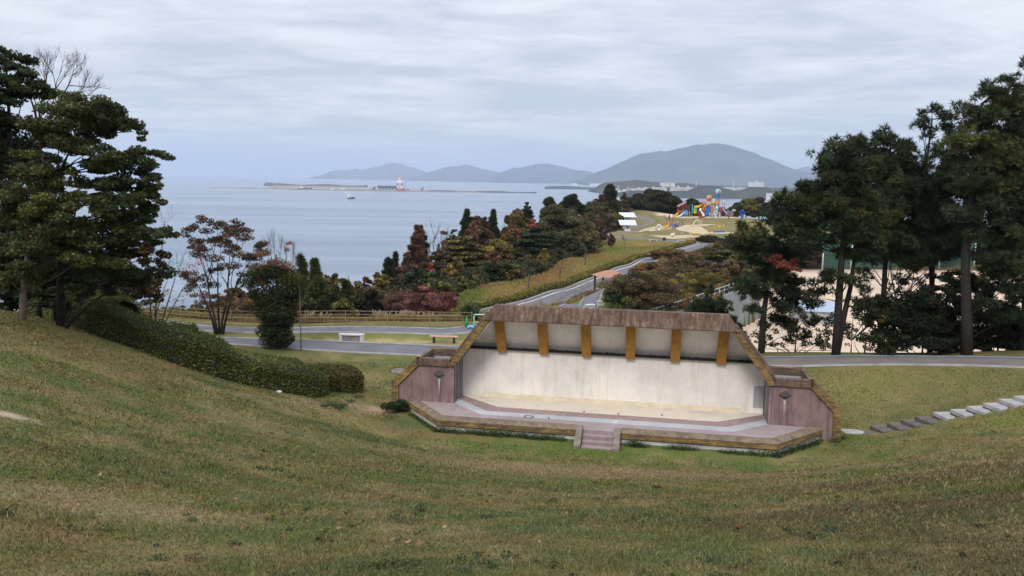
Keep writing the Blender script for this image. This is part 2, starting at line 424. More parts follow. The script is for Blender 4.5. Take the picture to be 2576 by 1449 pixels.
# ------------------------------------------------------------------ terrain
SEA = -49.0
CTRL = [(0, 0, 9.4), (0, -12, 11.6), (-20, -8, 10.6), (22, -6, 10.8), (-45, -5, 9.5), (45, -5, 10.5), (0, -60, 13), (-90, -40, 8), (90, -40, 10),
        (0, 5, 7.9), (0, 8, 7.0), (0, 12, 5.6), (0, 16, 4.2), (0, 20, 2.9), (0, 24, 1.7), (0, 28, .65), (0, 31, .08), (3, 33, 0), (-4, 34.5, 0), (10, 31, .05), (-5.4, 37, .05), (14, 34, .0), (9, 30, .1),
        (0, 42, 0), (4, 39, 0), (12, 38, .1), (0, 50, 0), (0, 58, 0), (0, 62, 0), (-12, 50, 0), (-12, 60, 0), (-25, 60, 0), (-25, 52, .4), (-40, 60, .5), (-13, 44, .5),
        (15, 60, -3), (20, 75, -8), (33, 62, -3), (45, 62, -2), (30, 100, -9), (50, 100, -9), (80, 100, -9), (30, 140, -9), (60, 180, -9), (100, 180, -9), (70, 140, -9), (120, 120, -9), (45, 49, 1.5), (70, 50, 1),
        (50, 80, -8.5), (80, 80, -8),
        (5.6, 74, -.5), (12, 93, -1), (8, 69, -.5), (2, 66, -.3), (15, 86, -3.2), (35, 120, -4), (40, 150, -5.5), (22, 110, -3), (30, 135, -5), (52, 170, -6), (60, 190, -6),
        *[(float(np.interp(y, [85, 101.4, 115.3, 157.6, 204], [-4.1, 5.5, 11.5, 29.3, 51.5])) + o, y - o * .4, -4) for y in range(85, 206, 12) for o in (-4.5, 0, 4)], (-14, 76, -3.6), (0, 80, -3.8),
        (-6, 97, -3.6), (8, 140, -3.6), (23, 209, -5), (2, 110, -3.4),
        (-20, 105, -6), (5, 205, -9), (-8, 150, -7), (-45, 120, -25), (-20, 220, -30), (-30, 160, -26), (-85, 130, -53), (-60, 230, -55), (-70, 170, -53),
        (-20, 68, -1.6), (-30, 76, -2.6), (-33, 85, -3.3), (-44, 100, -17), (-60, 110, -38), (-90, 110, -53), (-117, 300, -41), (-105, 300, -41), (-130, 300, -42), (-92, 296, -43), (-117, 325, -54), (-117, 270, -48), (-55, 72, -10), (-75, 60, -18), (-100, 55, -40), (-130, 60, -55), (-75, 20, 0), (-120, 10, -30),
        (60, 320, -9), (95, 380, -54), (40, 350, -34), (20, 300, -30), (0, 330, -55), (130, 330, -14), (150, 250, -9), (200, 300, -12), (250, 200, -8), (200, 450, -50), (320, 350, -40), (300, 100, -5), (200, 60, 0), (140, 420, -54)]
CPIX = [(480, 930, 33), (700, 985, 35), (850, 1008, 36.5), (240, 845, 32), (60, 790, 31), (0, 950, 20), (0, 1100, 14), (0, 1300, 9.5), (300, 1100, 17), (600, 1100, 23), (900, 1100, 29), (300, 1300, 10.8), (800, 1300, 12), (0, 1449, 7.6), (700, 1449, 7.9),
        (2576, 1449, 8), (2300, 1300, 11.5), (2576, 1300, 10.8), (2576, 1150, 20), (2200, 1200, 22), (1900, 1300, 12.3), (2576, 1060, 31), (2300, 1110, 31), (2120, 1100, 35), (2300, 1030, 37), (2576, 980, 36), (2560, 1012, 33.7),
        (2300, 915, 43), (2576, 920, 40), (2000, 912, 46), (2430, 890, 45), (2105, 890, 47.5), (1918, 885, 50), (2570, 890, 43),
        (1440, 772, 74), (1560, 716, 93), (1690, 606, 225), (1780, 546, 285), (1720, 546, 286), (1850, 548, 281), (1780, 545, 296), (1720, 545, 298), (1850, 547, 293), (1900, 551, 286), (1650, 545, 285), (1530, 585, 225), (1560, 533, 300), (1820, 590, 235), (1925, 562, 268), (1580, 582, 228), (1700, 575, 255),
        (1300, 740, 103), (1450, 655, 141), (1400, 700, 122), (1520, 630, 178), (1600, 620, 200)]
CT = np.array(CTRL + [tuple(at_y(*p)) for p in CPIX], float)
_c2 = 9.0
def _phi(d2): return np.sqrt(d2 + _c2)
_n = len(CT)
CT = CT[[all(np.hypot(*(CT[i, :2] - CT[j, :2])) > 1.2 for j in range(i)) for i in range(len(CT))]]; _n = len(CT)
_A = _phi(((CT[:, None, :2] - CT[None, :, :2]) ** 2).sum(-1)) - np.eye(_n) * 0.15
_P = np.c_[np.ones(_n), CT[:, :2] / 100]
_S = np.block([[_A, _P], [_P.T, np.zeros((3, 3))]])
_w = np.linalg.solve(_S, np.r_[CT[:, 2], 0, 0, 0])
SO = np.array([4.315, 35.44]); SA = math.radians(-10.6); SC, SS = math.cos(SA), math.sin(SA)
def st_of(x, y):
    dx, dy = x - SO[0], y - SO[1]; return dx * SC + dy * SS, -dx * SS + dy * SC
def st_w(s, t): return SO[0] + s * SC - t * SS, SO[1] + s * SS + t * SC
WALLP = [at_y(u, v, y) for u, v, y in [(1632, 780, 86), (1700, 760, 92), (1770, 738, 99), (1830, 718, 107), (1875, 702, 114), (1905, 692, 120)]]
SPORT = [(17.5, 76), (28, 67), (45, 63), (80, 63), (135, 80), (155, 150), (125, 192), (66, 192), (50, 165)] + [(p[0] + .3, p[1] - .2) for p in WALLP[::-1]]
def inside(X, Y, poly):
    r = np.zeros(X.shape, bool); n = len(poly)
    for i in range(n):
        (x0, y0), (x1, y1) = poly[i], poly[(i + 1) % n]
        if y0 == y1: continue
        c = ((y0 > Y) != (y1 > Y)) & (X < (x1 - x0) * (Y - y0) / (y1 - y0) + x0); r ^= c
    return r
def terr(x, y):
    x = np.atleast_1d(np.asarray(x, float)); y = np.atleast_1d(np.asarray(y, float)); out = np.empty(x.shape)
    for i in range(0, len(x), 20000):
        X, Y = x[i:i + 20000], y[i:i + 20000]
        r = np.hypot(X, Y); q = np.minimum(1, 900 / np.maximum(r, 1e-6))
        d2 = (X[:, None] - CT[:, 0]) ** 2 + (Y[:, None] - CT[:, 1]) ** 2
        z = _phi(d2) @ _w[:_n] + _w[_n] + _w[_n + 1] * X / 100 + _w[_n + 2] * Y / 100
        # level pad under the stage
        s, t = st_of(X, Y)
        k = np.clip(1 - np.maximum(np.maximum(np.abs(s) - 10.0, np.maximum(-4.0 - t, t - 2.6)), 0) / 2.5, 0, 1)
        k = k * k * (3 - 2 * k); z = z * (1 - k)
        z = np.where(inside(X, Y, SPORT), -9.2, z)
        # the land ends in the sea
        z = np.where((Y > 300) | (X < -80), np.minimum(z, np.maximum(-56, z)), z)
        far = np.clip((r - 430) / 150, 0, 1) * (Y > -0.3 * np.abs(X)); z = z * (1 - far) - 57 * far
        out[i:i + 20000] = np.clip(z, -57, 16)
    return out
def tz(x, y): return float(terr(x, y)[0])
def ground_hit(u, v, y0=3.0, y1=420.0):
    d = ray(u, v); d = d / d[1]
    ys = np.exp(np.linspace(math.log(y0), math.log(y1), 700)); g = terr(d[0] * ys, ys) - (ZC + d[2] * ys)
    i = np.argmax(g > 0)
    if g[i] <= 0: i = len(ys) - 1
    lo, hi = ys[max(i - 1, 0)], ys[i]
    for _ in range(18):
        m = (lo + hi) / 2
        if tz(d[0] * m, m) > ZC + d[2] * m: hi = m
        else: lo = m
    return np.array([d[0] * hi, hi, tz(d[0] * hi, hi)])
def on_ground(u, y):
    """ground point under pixel column u at depth y"""
    x = at_y(u, 724, y)[0]
    for _ in range(3):
        z = tz(x, y)
        v = H / 2
        # roll makes the column lean: solve for the row that carries this height
        a, b = at_y(u, 300, y), at_y(u, 1300, y); k = (z - a[2]) / (b[2] - a[2]); x = a[0] + (b[0] - a[0]) * k
    return np.array([x, y, tz(x, y)])

road_x = lambda y: np.interp(y, [60, 76, 86.2, 91.8, 101.4, 115.3, 137.4, 157.6, 181, 196.3, 204], [-17.6, -9.1, -3.5, .1, 5.5, 11.5, 20.0, 29.3, 40.1, 47.5, 51.5])
belt_x = lambda y: np.interp(y, [70, 85, 96.7, 106.7, 115.9, 132.7, 152.5, 179, 209, 240, 270], [-30, -14, -7, -6, -.3, 6.3, 11.6, 18, 22, 22, 24])
BLOBS = []   # (x, y, rx, ry, rgb, weight)
def blob(u, v, rx, ry, c, w=0.8): p = ground_hit(u, v); BLOBS.append((p[0], p[1], rx, ry, c, w))
GREEN, DRY, RUST, TEAL = np.array((.104, .120, .036)), np.array((.222, .18, .086)), np.array((.19, .125, .062)), np.array((.072, .108, .045))
blob(1400, 1185, 6.5, 1.6, (.215, .155, .085), .75); blob(1800, 1200, 4.5, 1.6, (.175, .125, .07), .55)
blob(930, 1028, 1.3, .7, (.31, .22, .15), .9); blob(15, 1043, .8, .35, (.36, .29, .22), .95); blob(790, 1015, 1.6, .4, (.24, .17, .11), .7)
blob(1500, 1130, 7, 1.2, (.085, .125, .03), .7); blob(1850, 1180, 3.5, 1.0, (.08, .115, .035), .6)
blob(880, 1090, 2.3, .9, (.052, .068, .03), .6); blob(520, 960, 1.5, .5, (.055, .08, .03), .7); blob(600, 985, 1.3, .35, (.06, .10, .035), .7)
blob(1500, 1290, 2.6, .9, TEAL, .65); blob(1300, 1330, 2.0, .8, TEAL, .5); blob(1700, 1400, 2.0, .6, TEAL, .45); blob(1150, 1420, 1.2, .5, (.05, .075, .035), .5); blob(700, 1235, 2.5, .7, (.23, .185, .10), .25)
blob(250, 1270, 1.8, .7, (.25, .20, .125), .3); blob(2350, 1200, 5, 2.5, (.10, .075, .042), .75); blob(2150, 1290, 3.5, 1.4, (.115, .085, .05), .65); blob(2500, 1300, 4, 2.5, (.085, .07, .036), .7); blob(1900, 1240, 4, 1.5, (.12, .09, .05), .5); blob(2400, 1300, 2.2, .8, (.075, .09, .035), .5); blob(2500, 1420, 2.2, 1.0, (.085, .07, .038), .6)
blob(2530, 1060, 1.4, 1.2, (.16, .17, .05), .6); blob(420, 1180, 3, 1.2, (.075, .085, .03), .5); blob(120, 860, 4, 2.5, (.125, .105, .045), .5)
blob(1300, 850, 12, 1.1, (.125, .165, .04), .8); blob(800, 850, 9, 1.1, (.15, .17, .05), .7); blob(1100, 862, 14, .8, (.34, .275, .145), .85); blob(650, 858, 4, .9, (.33, .27, .15), .7)
blob(2150, 960, 4, 3, (.19, .17, .065), .7); blob(2400, 960, 5, 3, (.15, .145, .055), .6); blob(2200, 1040, 4, 1.6, (.12, .115, .05), .5); blob(2050, 895, 6, .8, (.12, .16, .045), .8)
def ground_col(x, y):
    n1 = fbm(x * .35, y * .35, 3); n2 = fbm(x * 1.3, y * 1.3, 11, 4); n3 = fbm(x * .12 + 5, y * .12, 23)
    k = np.clip((0.5 * n1 + 0.5 * n2 - 0.38) * 3.4, 0, 1)[:, None]
    c = GREEN * (1 - k) + DRY * k
    k2 = np.clip((fbm(x * .8 + 9, y * .8, 31) - .56) * 5, 0, 1)[:, None]; c = c * (1 - .6 * k2) + RUST * .6 * k2
    k3 = np.clip((fbm(x * 1.1 - 4, y * 1.1, 41) - .57) * 5, 0, 1)[:, None]; c = c * (1 - .6 * k3) + TEAL * .6 * k3
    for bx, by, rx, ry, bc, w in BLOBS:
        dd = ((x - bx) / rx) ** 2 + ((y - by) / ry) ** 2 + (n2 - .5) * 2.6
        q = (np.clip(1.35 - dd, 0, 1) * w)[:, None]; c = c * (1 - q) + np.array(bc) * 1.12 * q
    # beyond the lower path: rough verge, meadow, wood, turf of the play hill
    far = np.clip((y - 61.3) / .6, 0, 1); rx_, bx_ = road_x(y), belt_x(y)
    verge = np.array((.20, .15, .065)) * (1 - n1[:, None]) + np.array((.13, .115, .04)) * n1[:, None]
    kk = np.clip((fbm(x * .18, y * .07, 91) - .36) * 4, 0, 1)[:, None]; mead = np.array((.225, .15, .06)) * (1 - kk) + np.array((.15, .155, .042)) * kk
    mead = mead * (0.62 + .45 * n3[:, None] + .32 * n2[:, None])
    wood = np.array((.075, .056, .032)) * (.7 + .6 * n2[:, None])
    turf = np.array((.165, .155, .068)) * (1 - k) + np.array((.24, .195, .105)) * k
    right = np.array((.125, .11, .048)) * (1 - k) + np.array((.19, .145, .07)) * k
    g = np.where((x < bx_)[:, None], wood, np.where((x < rx_ - 1)[:, None], mead, right))
    g = np.where(((y < 86) & (x < 20) & (x > -60))[:, None], np.where(((x < bx_ - 3) & (y > 72))[:, None], wood, verge), g)
    g = np.where(((x > 4) & (x < 14) & (y > 60) & (y < 92))[:, None], np.array((.12, .15, .042)) * (.8 + .4 * n2[:, None]), g)
    tf = np.clip((y - 205) / 8, 0, 1)[:, None] * ((x > 20))[:, None]; g = g * (1 - tf) + turf * tf
    d2 = np.clip((y - 300) / 12, 0, 1)[:, None]; g = g * (1 - d2) + wood * d2
    rt = ((x > 12) & (y < 200) & (x > road_x(y) + 3))[:, None]; g = np.where(rt, np.array((.11, .09, .045)) * (.7 + .6 * n2[:, None]), g)
    sidebank = ((np.abs(x) > 12) & (y > 47) & (x > 0))[:, None]
    c = np.where(sidebank & (y[:, None] > 49), g * .6 + c * .4, c)
    return c * (1 - far[:, None]) + g * far[:, None]

def build_ground():
    az = np.radians(np.r_[np.arange(-180, -42, 3.0), np.arange(-42, -36, 1.0), np.arange(-36, 36, 0.3), np.arange(36, 42, 1.0), np.arange(42, 180, 3.0)])
    rr = np.r_[0.0, np.exp(np.arange(math.log(1.2), math.log(900), 0.0165))]
    A, Rr = np.meshgrid(az, rr[1:]); x, y = (Rr * np.sin(A)).ravel(), (Rr * np.cos(A)).ravel()
    x = np.r_[x, 0]; y = np.r_[y, 0]
    z = terr(x, y)
    z += (fbm(x * .5, y * .5, 77) - .5) * .03 * np.clip(1 - np.hypot(x, y) / 60, 0, 1) * (np.abs(st_of(x, y)[0]) > 11)
    m, n = len(rr) - 1, len(az)
    I = np.arange(m * n).reshape(m, n)
    a, b = I[:-1], I[1:]
    q = np.stack([a, np.roll(a, -1, 1), np.roll(b, -1, 1), b], -1).reshape(-1, 4)[:, ::-1]
    c0 = m * n
    fan = np.stack([I[0], np.roll(I[0], -1), np.full(n, c0), np.full(n, c0)], -1)
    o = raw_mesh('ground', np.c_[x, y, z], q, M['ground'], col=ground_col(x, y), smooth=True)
    bm = bmesh.new(); bm.from_mesh(o.data); bm.verts.ensure_lookup_table()
    for i in range(n):
        bm.faces.new((bm.verts[i], bm.verts[(i + 1) % n], bm.verts[c0])).smooth = True
    bmesh.ops.recalc_face_normals(bm, faces=bm.faces)
    bm.to_mesh(o.data); bm.free()
    tag(o, kind='structure')
build_ground()

# ------------------------------------------------------------------ sea
def build_sea():
    t = NT('sea_water')
    n1 = t.noise(.012, 6, .6, t.mapping((1, 2.2, 1))); n2 = t.noise(.16, 5, .65, t.mapping((1, 2.5, 1), (0, 0, .3))); n3 = t.noise(.0016, 5, .6, t.mapping((.5, 2.5, 1)))
    n4 = t.noise(.004, 6, .65, t.mapping((.35, 4.0, 1)))
    c = t.ramp(t.math('ADD', t.math('MULTIPLY', n3, .5), t.math('MULTIPLY', n4, .5)), [(.38, (.10, .15, .205)), (.5, (.15, .205, .275)), (.62, (.22, .28, .35))])
    t.bump(t.math('ADD', t.math('MULTIPLY', n1, 3.0), t.math('MULTIPLY', n2, 1.2)), .24, 1.0)
    t.b.inputs['IOR'].default_value = 1.33; t.b.inputs['Specular IOR Level'].default_value = .5
    m = t.done(c, .22)
    R = 40000; rs = [0, 150, 400, 900, 2000, 5000, 12000, 24000, R]; n = 72; v = [(0, 0, SEA)]; f = []
    for r in rs[1:]:
        for k in range(n): v.append((r * math.sin(2 * math.pi * k / n), r * math.cos(2 * math.pi * k / n), SEA))
    for k in range(n): f.append((0, 1 + (k + 1) % n, 1 + k, 1 + k))
    mb = MB(); mb.v = v; mb.f = [(0, 1 + (k + 1) % n, 1 + k) for k in range(n)]
    for i in range(len(rs) - 2):
        for k in range(n):
            a = 1 + i * n; b = a + n; mb.f.append((a + k, a + (k + 1) % n, b + (k + 1) % n, b + k))
    mb.sm = [False] * len(mb.f)
    tag(mb.build('sea', m), kind='structure')
build_sea()

# ------------------------------------------------------------------ paths and roads
def ribbon(name, pts, wl, wr, mat, off=0.03, kerb=None, kw=0.14, kz=0.05, step=0.8, label=None, cat=None):
    """draped strip along a world polyline; wl / wr widths left and right of it"""
    P = np.array([p[:2] for p in pts], float); d = np.r_[0, np.cumsum(np.hypot(*np.diff(P, axis=0).T))]
    # Catmull-Rom resample
    n = max(8, int(d[-1] / step)); s = np.linspace(0, d[-1], n); Q = np.empty((n, 2))
    E_ = np.vstack([2 * P[0] - P[1], P, 2 * P[-1] - P[-2]])
    for i, q in enumerate(s):
        j = min(np.searchsorted(d, q, 'right') - 1, len(P) - 2); t = (q - d[j]) / (d[j + 1] - d[j]); a, b, c, e = E_[j:j + 4]
        Q[i] = .5 * (2 * b + (c - a) * t + (2 * a - 5 * b + 4 * c - e) * t * t + (3 * b - a - 3 * c + e) * t ** 3)
    T = np.gradient(Q, axis=0); T /= np.linalg.norm(T, axis=1)[:, None]; Nn = np.c_[-T[:, 1], T[:, 0]]
    def strip(nm, o0, o1, dz, mt, rows=5):
        os_ = np.linspace(o0, o1, rows); X = Q[:, None, :] + Nn[:, None, :] * os_[None, :, None]
        x, y = X[..., 0].ravel(), X[..., 1].ravel(); z = terr(x, y) + dz
        I = np.arange(n * rows).reshape(n, rows); f = np.stack([I[:-1, :-1], I[1:, :-1], I[1:, 1:], I[:-1, 1:]], -1).reshape(-1, 4)[:, ::-1]
        o = raw_mesh(nm, np.c_[x, y, z], f, mt)
        me = o.data; bm = bmesh.new(); bm.from_mesh(me)
        r = bmesh.ops.extrude_face_region(bm, geom=list(bm.faces)); 
        for e in r['geom']:
            if isinstance(e, bmesh.types.BMVert): e.co.z -= 0.25
        bmesh.ops.recalc_face_normals(bm, faces=bm.faces); bm.to_mesh(me); bm.free()
        return o
    o = tag(strip(name, -wr, wl, off, mat, 7), kind='structure')
    if kerb:
        for side in kerb:
            a = (wl + .004, wl + kw) if side == 'l' else (-wr - kw, -wr - .004)
            tag(strip('kerb', a[0], a[1], off + kz, M['kerb'] if kerb[side] is None else M[kerb[side]], 2), kind='structure')
    return Q, Nn
near = [ground_hit(u, v) for u, v in [(760, 893), (900, 897), (1040, 900)]]
pathL = [(-30, 50.2), (-22, 51.2)] + [(-14.5, 51.5), (-9, 51.1), (-5, 50.5)]
pathR = [tuple(ground_hit(u, v)[:2]) for u, v in [(2000, 909), (2150, 906), (2300, 906), (2450, 908), (2576, 912)]]
ribbon('path', pathL + [(1, 49.6), (6, 48.8)], 1.35, 1.35, M['asphalt'], kerb={'l': None, 'r': None})
ribbon('path', [(6.05, 48.8)] + pathR + [(30, 37), (40, 31)], 1.0, 1.1, M['asphalt_brown'], kerb={'l': 'kerb_blue', 'r': None})
pathB = [(-60, 58), (-40, 59.5)] + [tuple(ground_hit(u, v)[:2]) for u, v in [(560, 829.5), (800, 830), (1000, 831), (1150, 832.5)]]
ribbon('path', pathB + [(1.2, 62.5)] + [tuple(ground_hit(u, v)[:2]) for u, v in [(1437, 773), (1490, 746), (1552, 717)]] + [(17, 106)], .95, .95, M['asphalt'], kerb={'l': None, 'r': None}, kw=.18)
ys = [79, 83, 88, 95, 105, 120, 138, 156, 175, 190, 200]
RQ, RN = ribbon('road', [(float(road_x(y)), y) for y in ys] + [(62, 212), (78, 221)], 1.9, 2.2, M['asphalt'], off=.05, kerb={'l': None, 'r': None}, kw=.35, kz=.12, step=1.5)
ribbon('road_marking', [(float(road_x(y)) - 1.1, y + .5) for y in ys[1:]], .13, .13, M['line'], off=.058, step=1.5)
# paths on the play hill
ph = [(1836, 601), (1780, 612), (1720, 610), (1690, 607), (1640, 603), (1590, 600), (1545, 596), (1522, 588), (1530, 580), (1570, 574), (1610, 570), (1634, 563), (1640, 556), (1618, 549), (1580, 541)]
ribbon('path', [tuple(ground_hit(u, v)[:2]) for u, v in ph], 1.25, 1.25, M['asphalt_brown'], off=.08, step=1.2)
# sports ground below the pines, and bare sand under the play equipment
def patch(name, ctr, rx, ry, mat, off, n=40, seed=1, wob=.25):
    a = np.linspace(0, 2 * np.pi, n, endpoint=False); rows = [.02, .35, .7, 1.0]; v = []; 
    w = 1 + wob * (vnoise(np.cos(a) * 2 + seed, np.sin(a) * 2 + seed * 3, seed) - .5) * 2
    X = np.array([[(ctr[0] + rx * r * np.cos(t) * ww, ctr[1] + ry * r * np.sin(t) * ww) for t, ww in zip(a, w)] for r in rows]).reshape(-1, 2)
    z = terr(X[:, 0], X[:, 1]) + off; z[-n:] -= off * 1.5
    I = np.arange(len(rows) * n).reshape(len(rows), n); f = np.stack([I[:-1], np.roll(I[:-1], -1, 1), np.roll(I[1:], -1, 1), I[1:]], -1).reshape(-1, 4)[:, ::-1]
    return tag(raw_mesh(name, np.c_[X, z], f, mat, smooth=True), kind='structure')
def sports():
    mb = MB(); mb.prism([(x, y) for x, y in SPORT], -9.6, -9.1)
    tag(mb.build('sports_ground', M['sand']), kind='structure')
sports()
for i, (u, v, rx, ry) in enumerate([(1780, 545, 21, 9), (1662, 575, 5, 5), (1745, 577, 4.5, 13), (1628, 566 + 11, 4, 3), (1690, 596, 7, 3.2), (1715, 594, 5, 2.6), (1803, 586, 5, 2.5), (1754, 567, 6, 2.5)]):
    p = ground_hit(u, v); patch('sand_patch', p, rx, ry, M['playsand'], .07 + .004 * i, seed=i + 2)
# ------------------------------------------------------------------ the stage
def build_stage():
    R = empty('bandshell_stage', (SO[0], SO[1], 0), SA, 'open-air concrete stage with trapezoid canopy, white back wall and mauve wings', 'stage')
    lipL = [(-9.28, .02), (-7.13, -2.5), (-1.02, -2.5)]; lipR = [(.87, -2.5), (7.13, -2.5), (9.32, -.02)]
    fl = MB().prism([(-9.1, .0), (-7.0, -2.35), (-1.0, -2.35), (-.72, -2.6), (.56, -2.6), (.86, -2.35), (7.0, -2.35), (9.14, .0), (7.1, .0), (7.1, 1.72), (-7.1, 1.72), (-7.1, .0)], -.3, .5)
    fl.build('floor', M['floor_mauve'], R)
    def flat(name, poly, z, m): return MB().prism(poly, z - .03, z).build(name, m, R)
    flat('floor_band', [(-7.1, .07), (-5.51, -1.44), (5.52, -1.46), (7.1, -.02), (7.1, .74), (5.3, -.82), (-5.36, -.86), (-7.1, .86)], .504, M['floor_pale'])
    flat('floor_band', [(-7.1, .864), (-5.36, -.856), (5.3, -.816), (7.1, .744), (7.1, 1.5), (4.96, -.13), (-4.96, -.13), (-7.1, 1.5)], .5035, M['floor_pink'])
    flat('floor_patch', [(-7.09, 1.504), (-4.96, -.126), (4.96, -.126), (7.09, 1.504), (7.09, 1.715), (-7.09, 1.715)], .5045, M['floor_cream'])
    # lip: flat top, chamfer, face with a board joint
    prof = [(.28, .44), (.28, .57), (.10, .57), (-.10, .455), (-.10, .40), (-.085, .39), (-.10, .38), (-.10, .22), (-.02, .17), (.28, .17)]
    top = [(.28, .44), (.28, .58), (.10, .58), (-.108, .462), (-.108, .405), (.0, .405)]
    for ln in (lipL, lipR):
        MB().sweep(prof, ln).build('lip_face', M['grain'], R)
        MB().sweep([(o, z + .004) for o, z in top], ln).build('lip_top', M['lip_top'], R)
        MB().sweep([(.26, -.35), (.26, .2), (.0, .2), (.0, -.35)], ln).build('plinth', M['plinth'], R)
    # return of the lip against each wing
    MB().prism([(-9.3, .04), (-8.98, .04), (-8.86, .0), (-9.2, -.02)], .3, .62).build('lip_return', M['cheek'], R)
    MB().prism([(9.34, .0), (9.0, .0), (8.9, -.05), (9.25, -.09)], .3, .62).build('lip_return', M['cheek'], R)
    # steps between two sloping cheeks
    for k, (z, t0) in enumerate(((.34, -2.92), (.19, -3.24), (.05, -3.56))):
        MB().b2((-.73, t0, -.3), (.57, -2.55, z)).build('step', M['step_pink'], R, bevel=.012)
    for s0 in (-1.02, .585):
        MB().prism([(-2.3, .5), (-2.35, .6), (-2.75, .6), (-3.68, .12), (-3.68, -.3), (-2.3, -.3)], s0, s0 + .27, 'x').build('step_cheek', M['cheek'], R, bevel=.015)
    # back wall, side returns, ledges
    bw = MB().prism([(-7.098, -.3), (7.098, -.3), (7.098, 2.42), (6.78, 2.86), (-6.78, 2.86), (-7.098, 2.42)], 1.72, 1.98, 'y').build('back_wall', M['white_wall'], R)
    for s in (-4.13, -.03, 4.1): MB().b2((s - .006, 1.716, .5), (s + .006, 1.73, 2.84)).build('joint', M['plinth'], bw)
    MB().b2((-6.06, 1.5, .49), (6.1, 1.74, .665)).build('base_ledge', M['ledge_cream'], R, bevel=.01)
    MB().b2((-6.95, 1.55, 2.845), (6.95, 1.98, 2.895)).build('wall_ledge', M['dark'], R)
    MB().b2((6.64, 1.69, .76), (7.09, 1.72, 1.76)).build('grey_board', M['grey_panel'], R)
    for s0, s1 in ((-7.34, -7.1), (7.1, 7.34)):
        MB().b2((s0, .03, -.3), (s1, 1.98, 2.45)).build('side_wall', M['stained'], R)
    # canopy: soffit rising to the front, slanted cheeks, roof skin, fascia, raking beams
    A, B, C, D_ = (-5.42, .1, 4.62), (5.42, .1, 4.62), (-7.08, .1, 2.36), (7.08, .1, 2.36)
    E_, G, K, Lb = (-6.72, 1.96, 2.87), (6.72, 1.96, 2.87), (-7.08, 1.95, 2.36), (7.08, 1.95, 2.36)
    A, B = (-5.42, .78, 4.50), (5.42, .78, 4.50); sf = MB(); up = lambda p, d: (p[0], p[1] + .06, p[2] + d)
    MB().b2((-5.5, .12, 4.5), (5.5, .86, 4.58)).build('canopy_underside', M['soffit'], R)
    sf.add([A, B, G, E_, up(A, .12), up(B, .12), up(G, .12), up(E_, .12)], [(0, 3, 2, 1), (4, 5, 6, 7), (0, 1, 5, 4), (1, 2, 6, 5), (2, 3, 7, 6), (3, 0, 4, 7)])
    sf.build('soffit', M['soffit'], R)
    for sg in (-1, 1):
        q = [(sg * 5.42, .1, 4.62), (sg * 7.08, .1, 2.36), (sg * 7.08, 2.4, 2.36), (sg * 6.62, 1.98, 3.0)]
        o = [(p[0] + sg * .30, p[1], p[2] + .2) for p in q]
        o[0] = (sg * 5.55, .1, 4.95)
        MB().add(q + o, [(0, 1, 2, 3), (7, 6, 5, 4), (0, 4, 5, 1), (1, 5, 6, 2), (2, 6, 7, 3), (3, 7, 4, 0)]).build('canopy_side', M['grain_dark'], R)
        # raking beam, front face in the plane of the wings
        ax = lambda s: s * sg
        MB().prism([(ax(5.70), 4.60), (ax(7.30), 2.40), (ax(7.30), 2.26), (ax(7.06), 2.26), (ax(6.96), 2.42), (ax(5.36), 4.60)], -.10, .55, 'y').build('raking_beam', M['grain'], R, bevel=.012)
    rs = MB(); a = [(-5.28, .52, 5.2), (5.28, .52, 5.2), (6.75, 2.4, 3.15), (-6.75, 2.4, 3.15)]; b = [(-5.4, .56, 4.7), (5.4, .56, 4.7), (6.6, 2.16, 3.04), (-6.6, 2.16, 3.04)]
    rs.add(a + b, [(0, 1, 2, 3), (7, 6, 5, 4), (0, 4, 5, 1), (1, 5, 6, 2), (2, 6, 7, 3), (3, 7, 4, 0)]); rs.build('roof_slab', M['grain_dark'], R)
    fa = MB(); fv = [(-5.74, -.16, 4.56), (5.72, -.16, 4.56), (5.24, .12, 5.27), (-5.22, .12, 5.27), (-5.74, .3, 4.56), (5.72, .3, 4.56), (5.24, .55, 5.27), (-5.22, .55, 5.27), (-5.74, -.17, 4.62), (5.72, -.17, 4.62), (-5.74, .3, 4.62), (5.72, .3, 4.62)]
    fa.add([(-5.74, -.16, 4.56), (5.72, -.16, 4.56), (5.72, .34, 4.56), (-5.74, .34, 4.56), (-5.75, -.17, 4.60), (5.73, -.17, 4.60), (5.24, .10, 5.26), (-5.22, .10, 5.26), (5.24, .5, 5.26), (-5.22, .5, 5.26)],
           [(0, 3, 2, 1), (0, 1, 5, 4), (4, 5, 6, 7), (7, 6, 8, 9), (9, 8, 2, 3), (1, 2, 8, 6, 5), (0, 4, 7, 9, 3)])
    fa.build('fascia', M['fascia'], R, bevel=.015)
    for s in (-5.12, -3.08, -1.05, 1.0, 3.05, 5.12):
        MB().prism([(.80, 4.49), (1.62, 2.93), (1.64, 2.74), (1.50, 2.74), (.60, 4.40), (.60, 4.49)], s - .215, s + .215, 'x').build('ceiling_beam', M['ochre'], R, bevel=.012)
    # wings
    for sg in (-1, 1):
        sx = lambda s: s * sg
        fp = [(sx(7.1), -.3), (sx(9.82), -.3), (sx(9.82), 1.3), (sx(8.86), 2.27), (sx(7.1), 2.27)]
        w = MB().prism(fp, .0, .22, 'y').build('wing', M['mauve'], R)
        MB().prism(fp, 2.22, 2.42, 'y').build('rear_wall', M['mauve'], w)
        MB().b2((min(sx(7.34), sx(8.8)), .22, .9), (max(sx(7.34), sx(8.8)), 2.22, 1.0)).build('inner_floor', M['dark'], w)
        MB().b2((min(sx(7.34), sx(9.2)), 2.2, 1.0), (max(sx(7.34), sx(9.2)), 2.219, 2.26)).build('inner_face', M['floor_pale'], w)
        cp = MB()
        cp.b2((min(sx(7.3), sx(8.92)), -.1, 2.262), (max(sx(7.3), sx(8.92)), .2, 2.60))
        cp.build('front_coping', M['fascia'], w, bevel=.012)
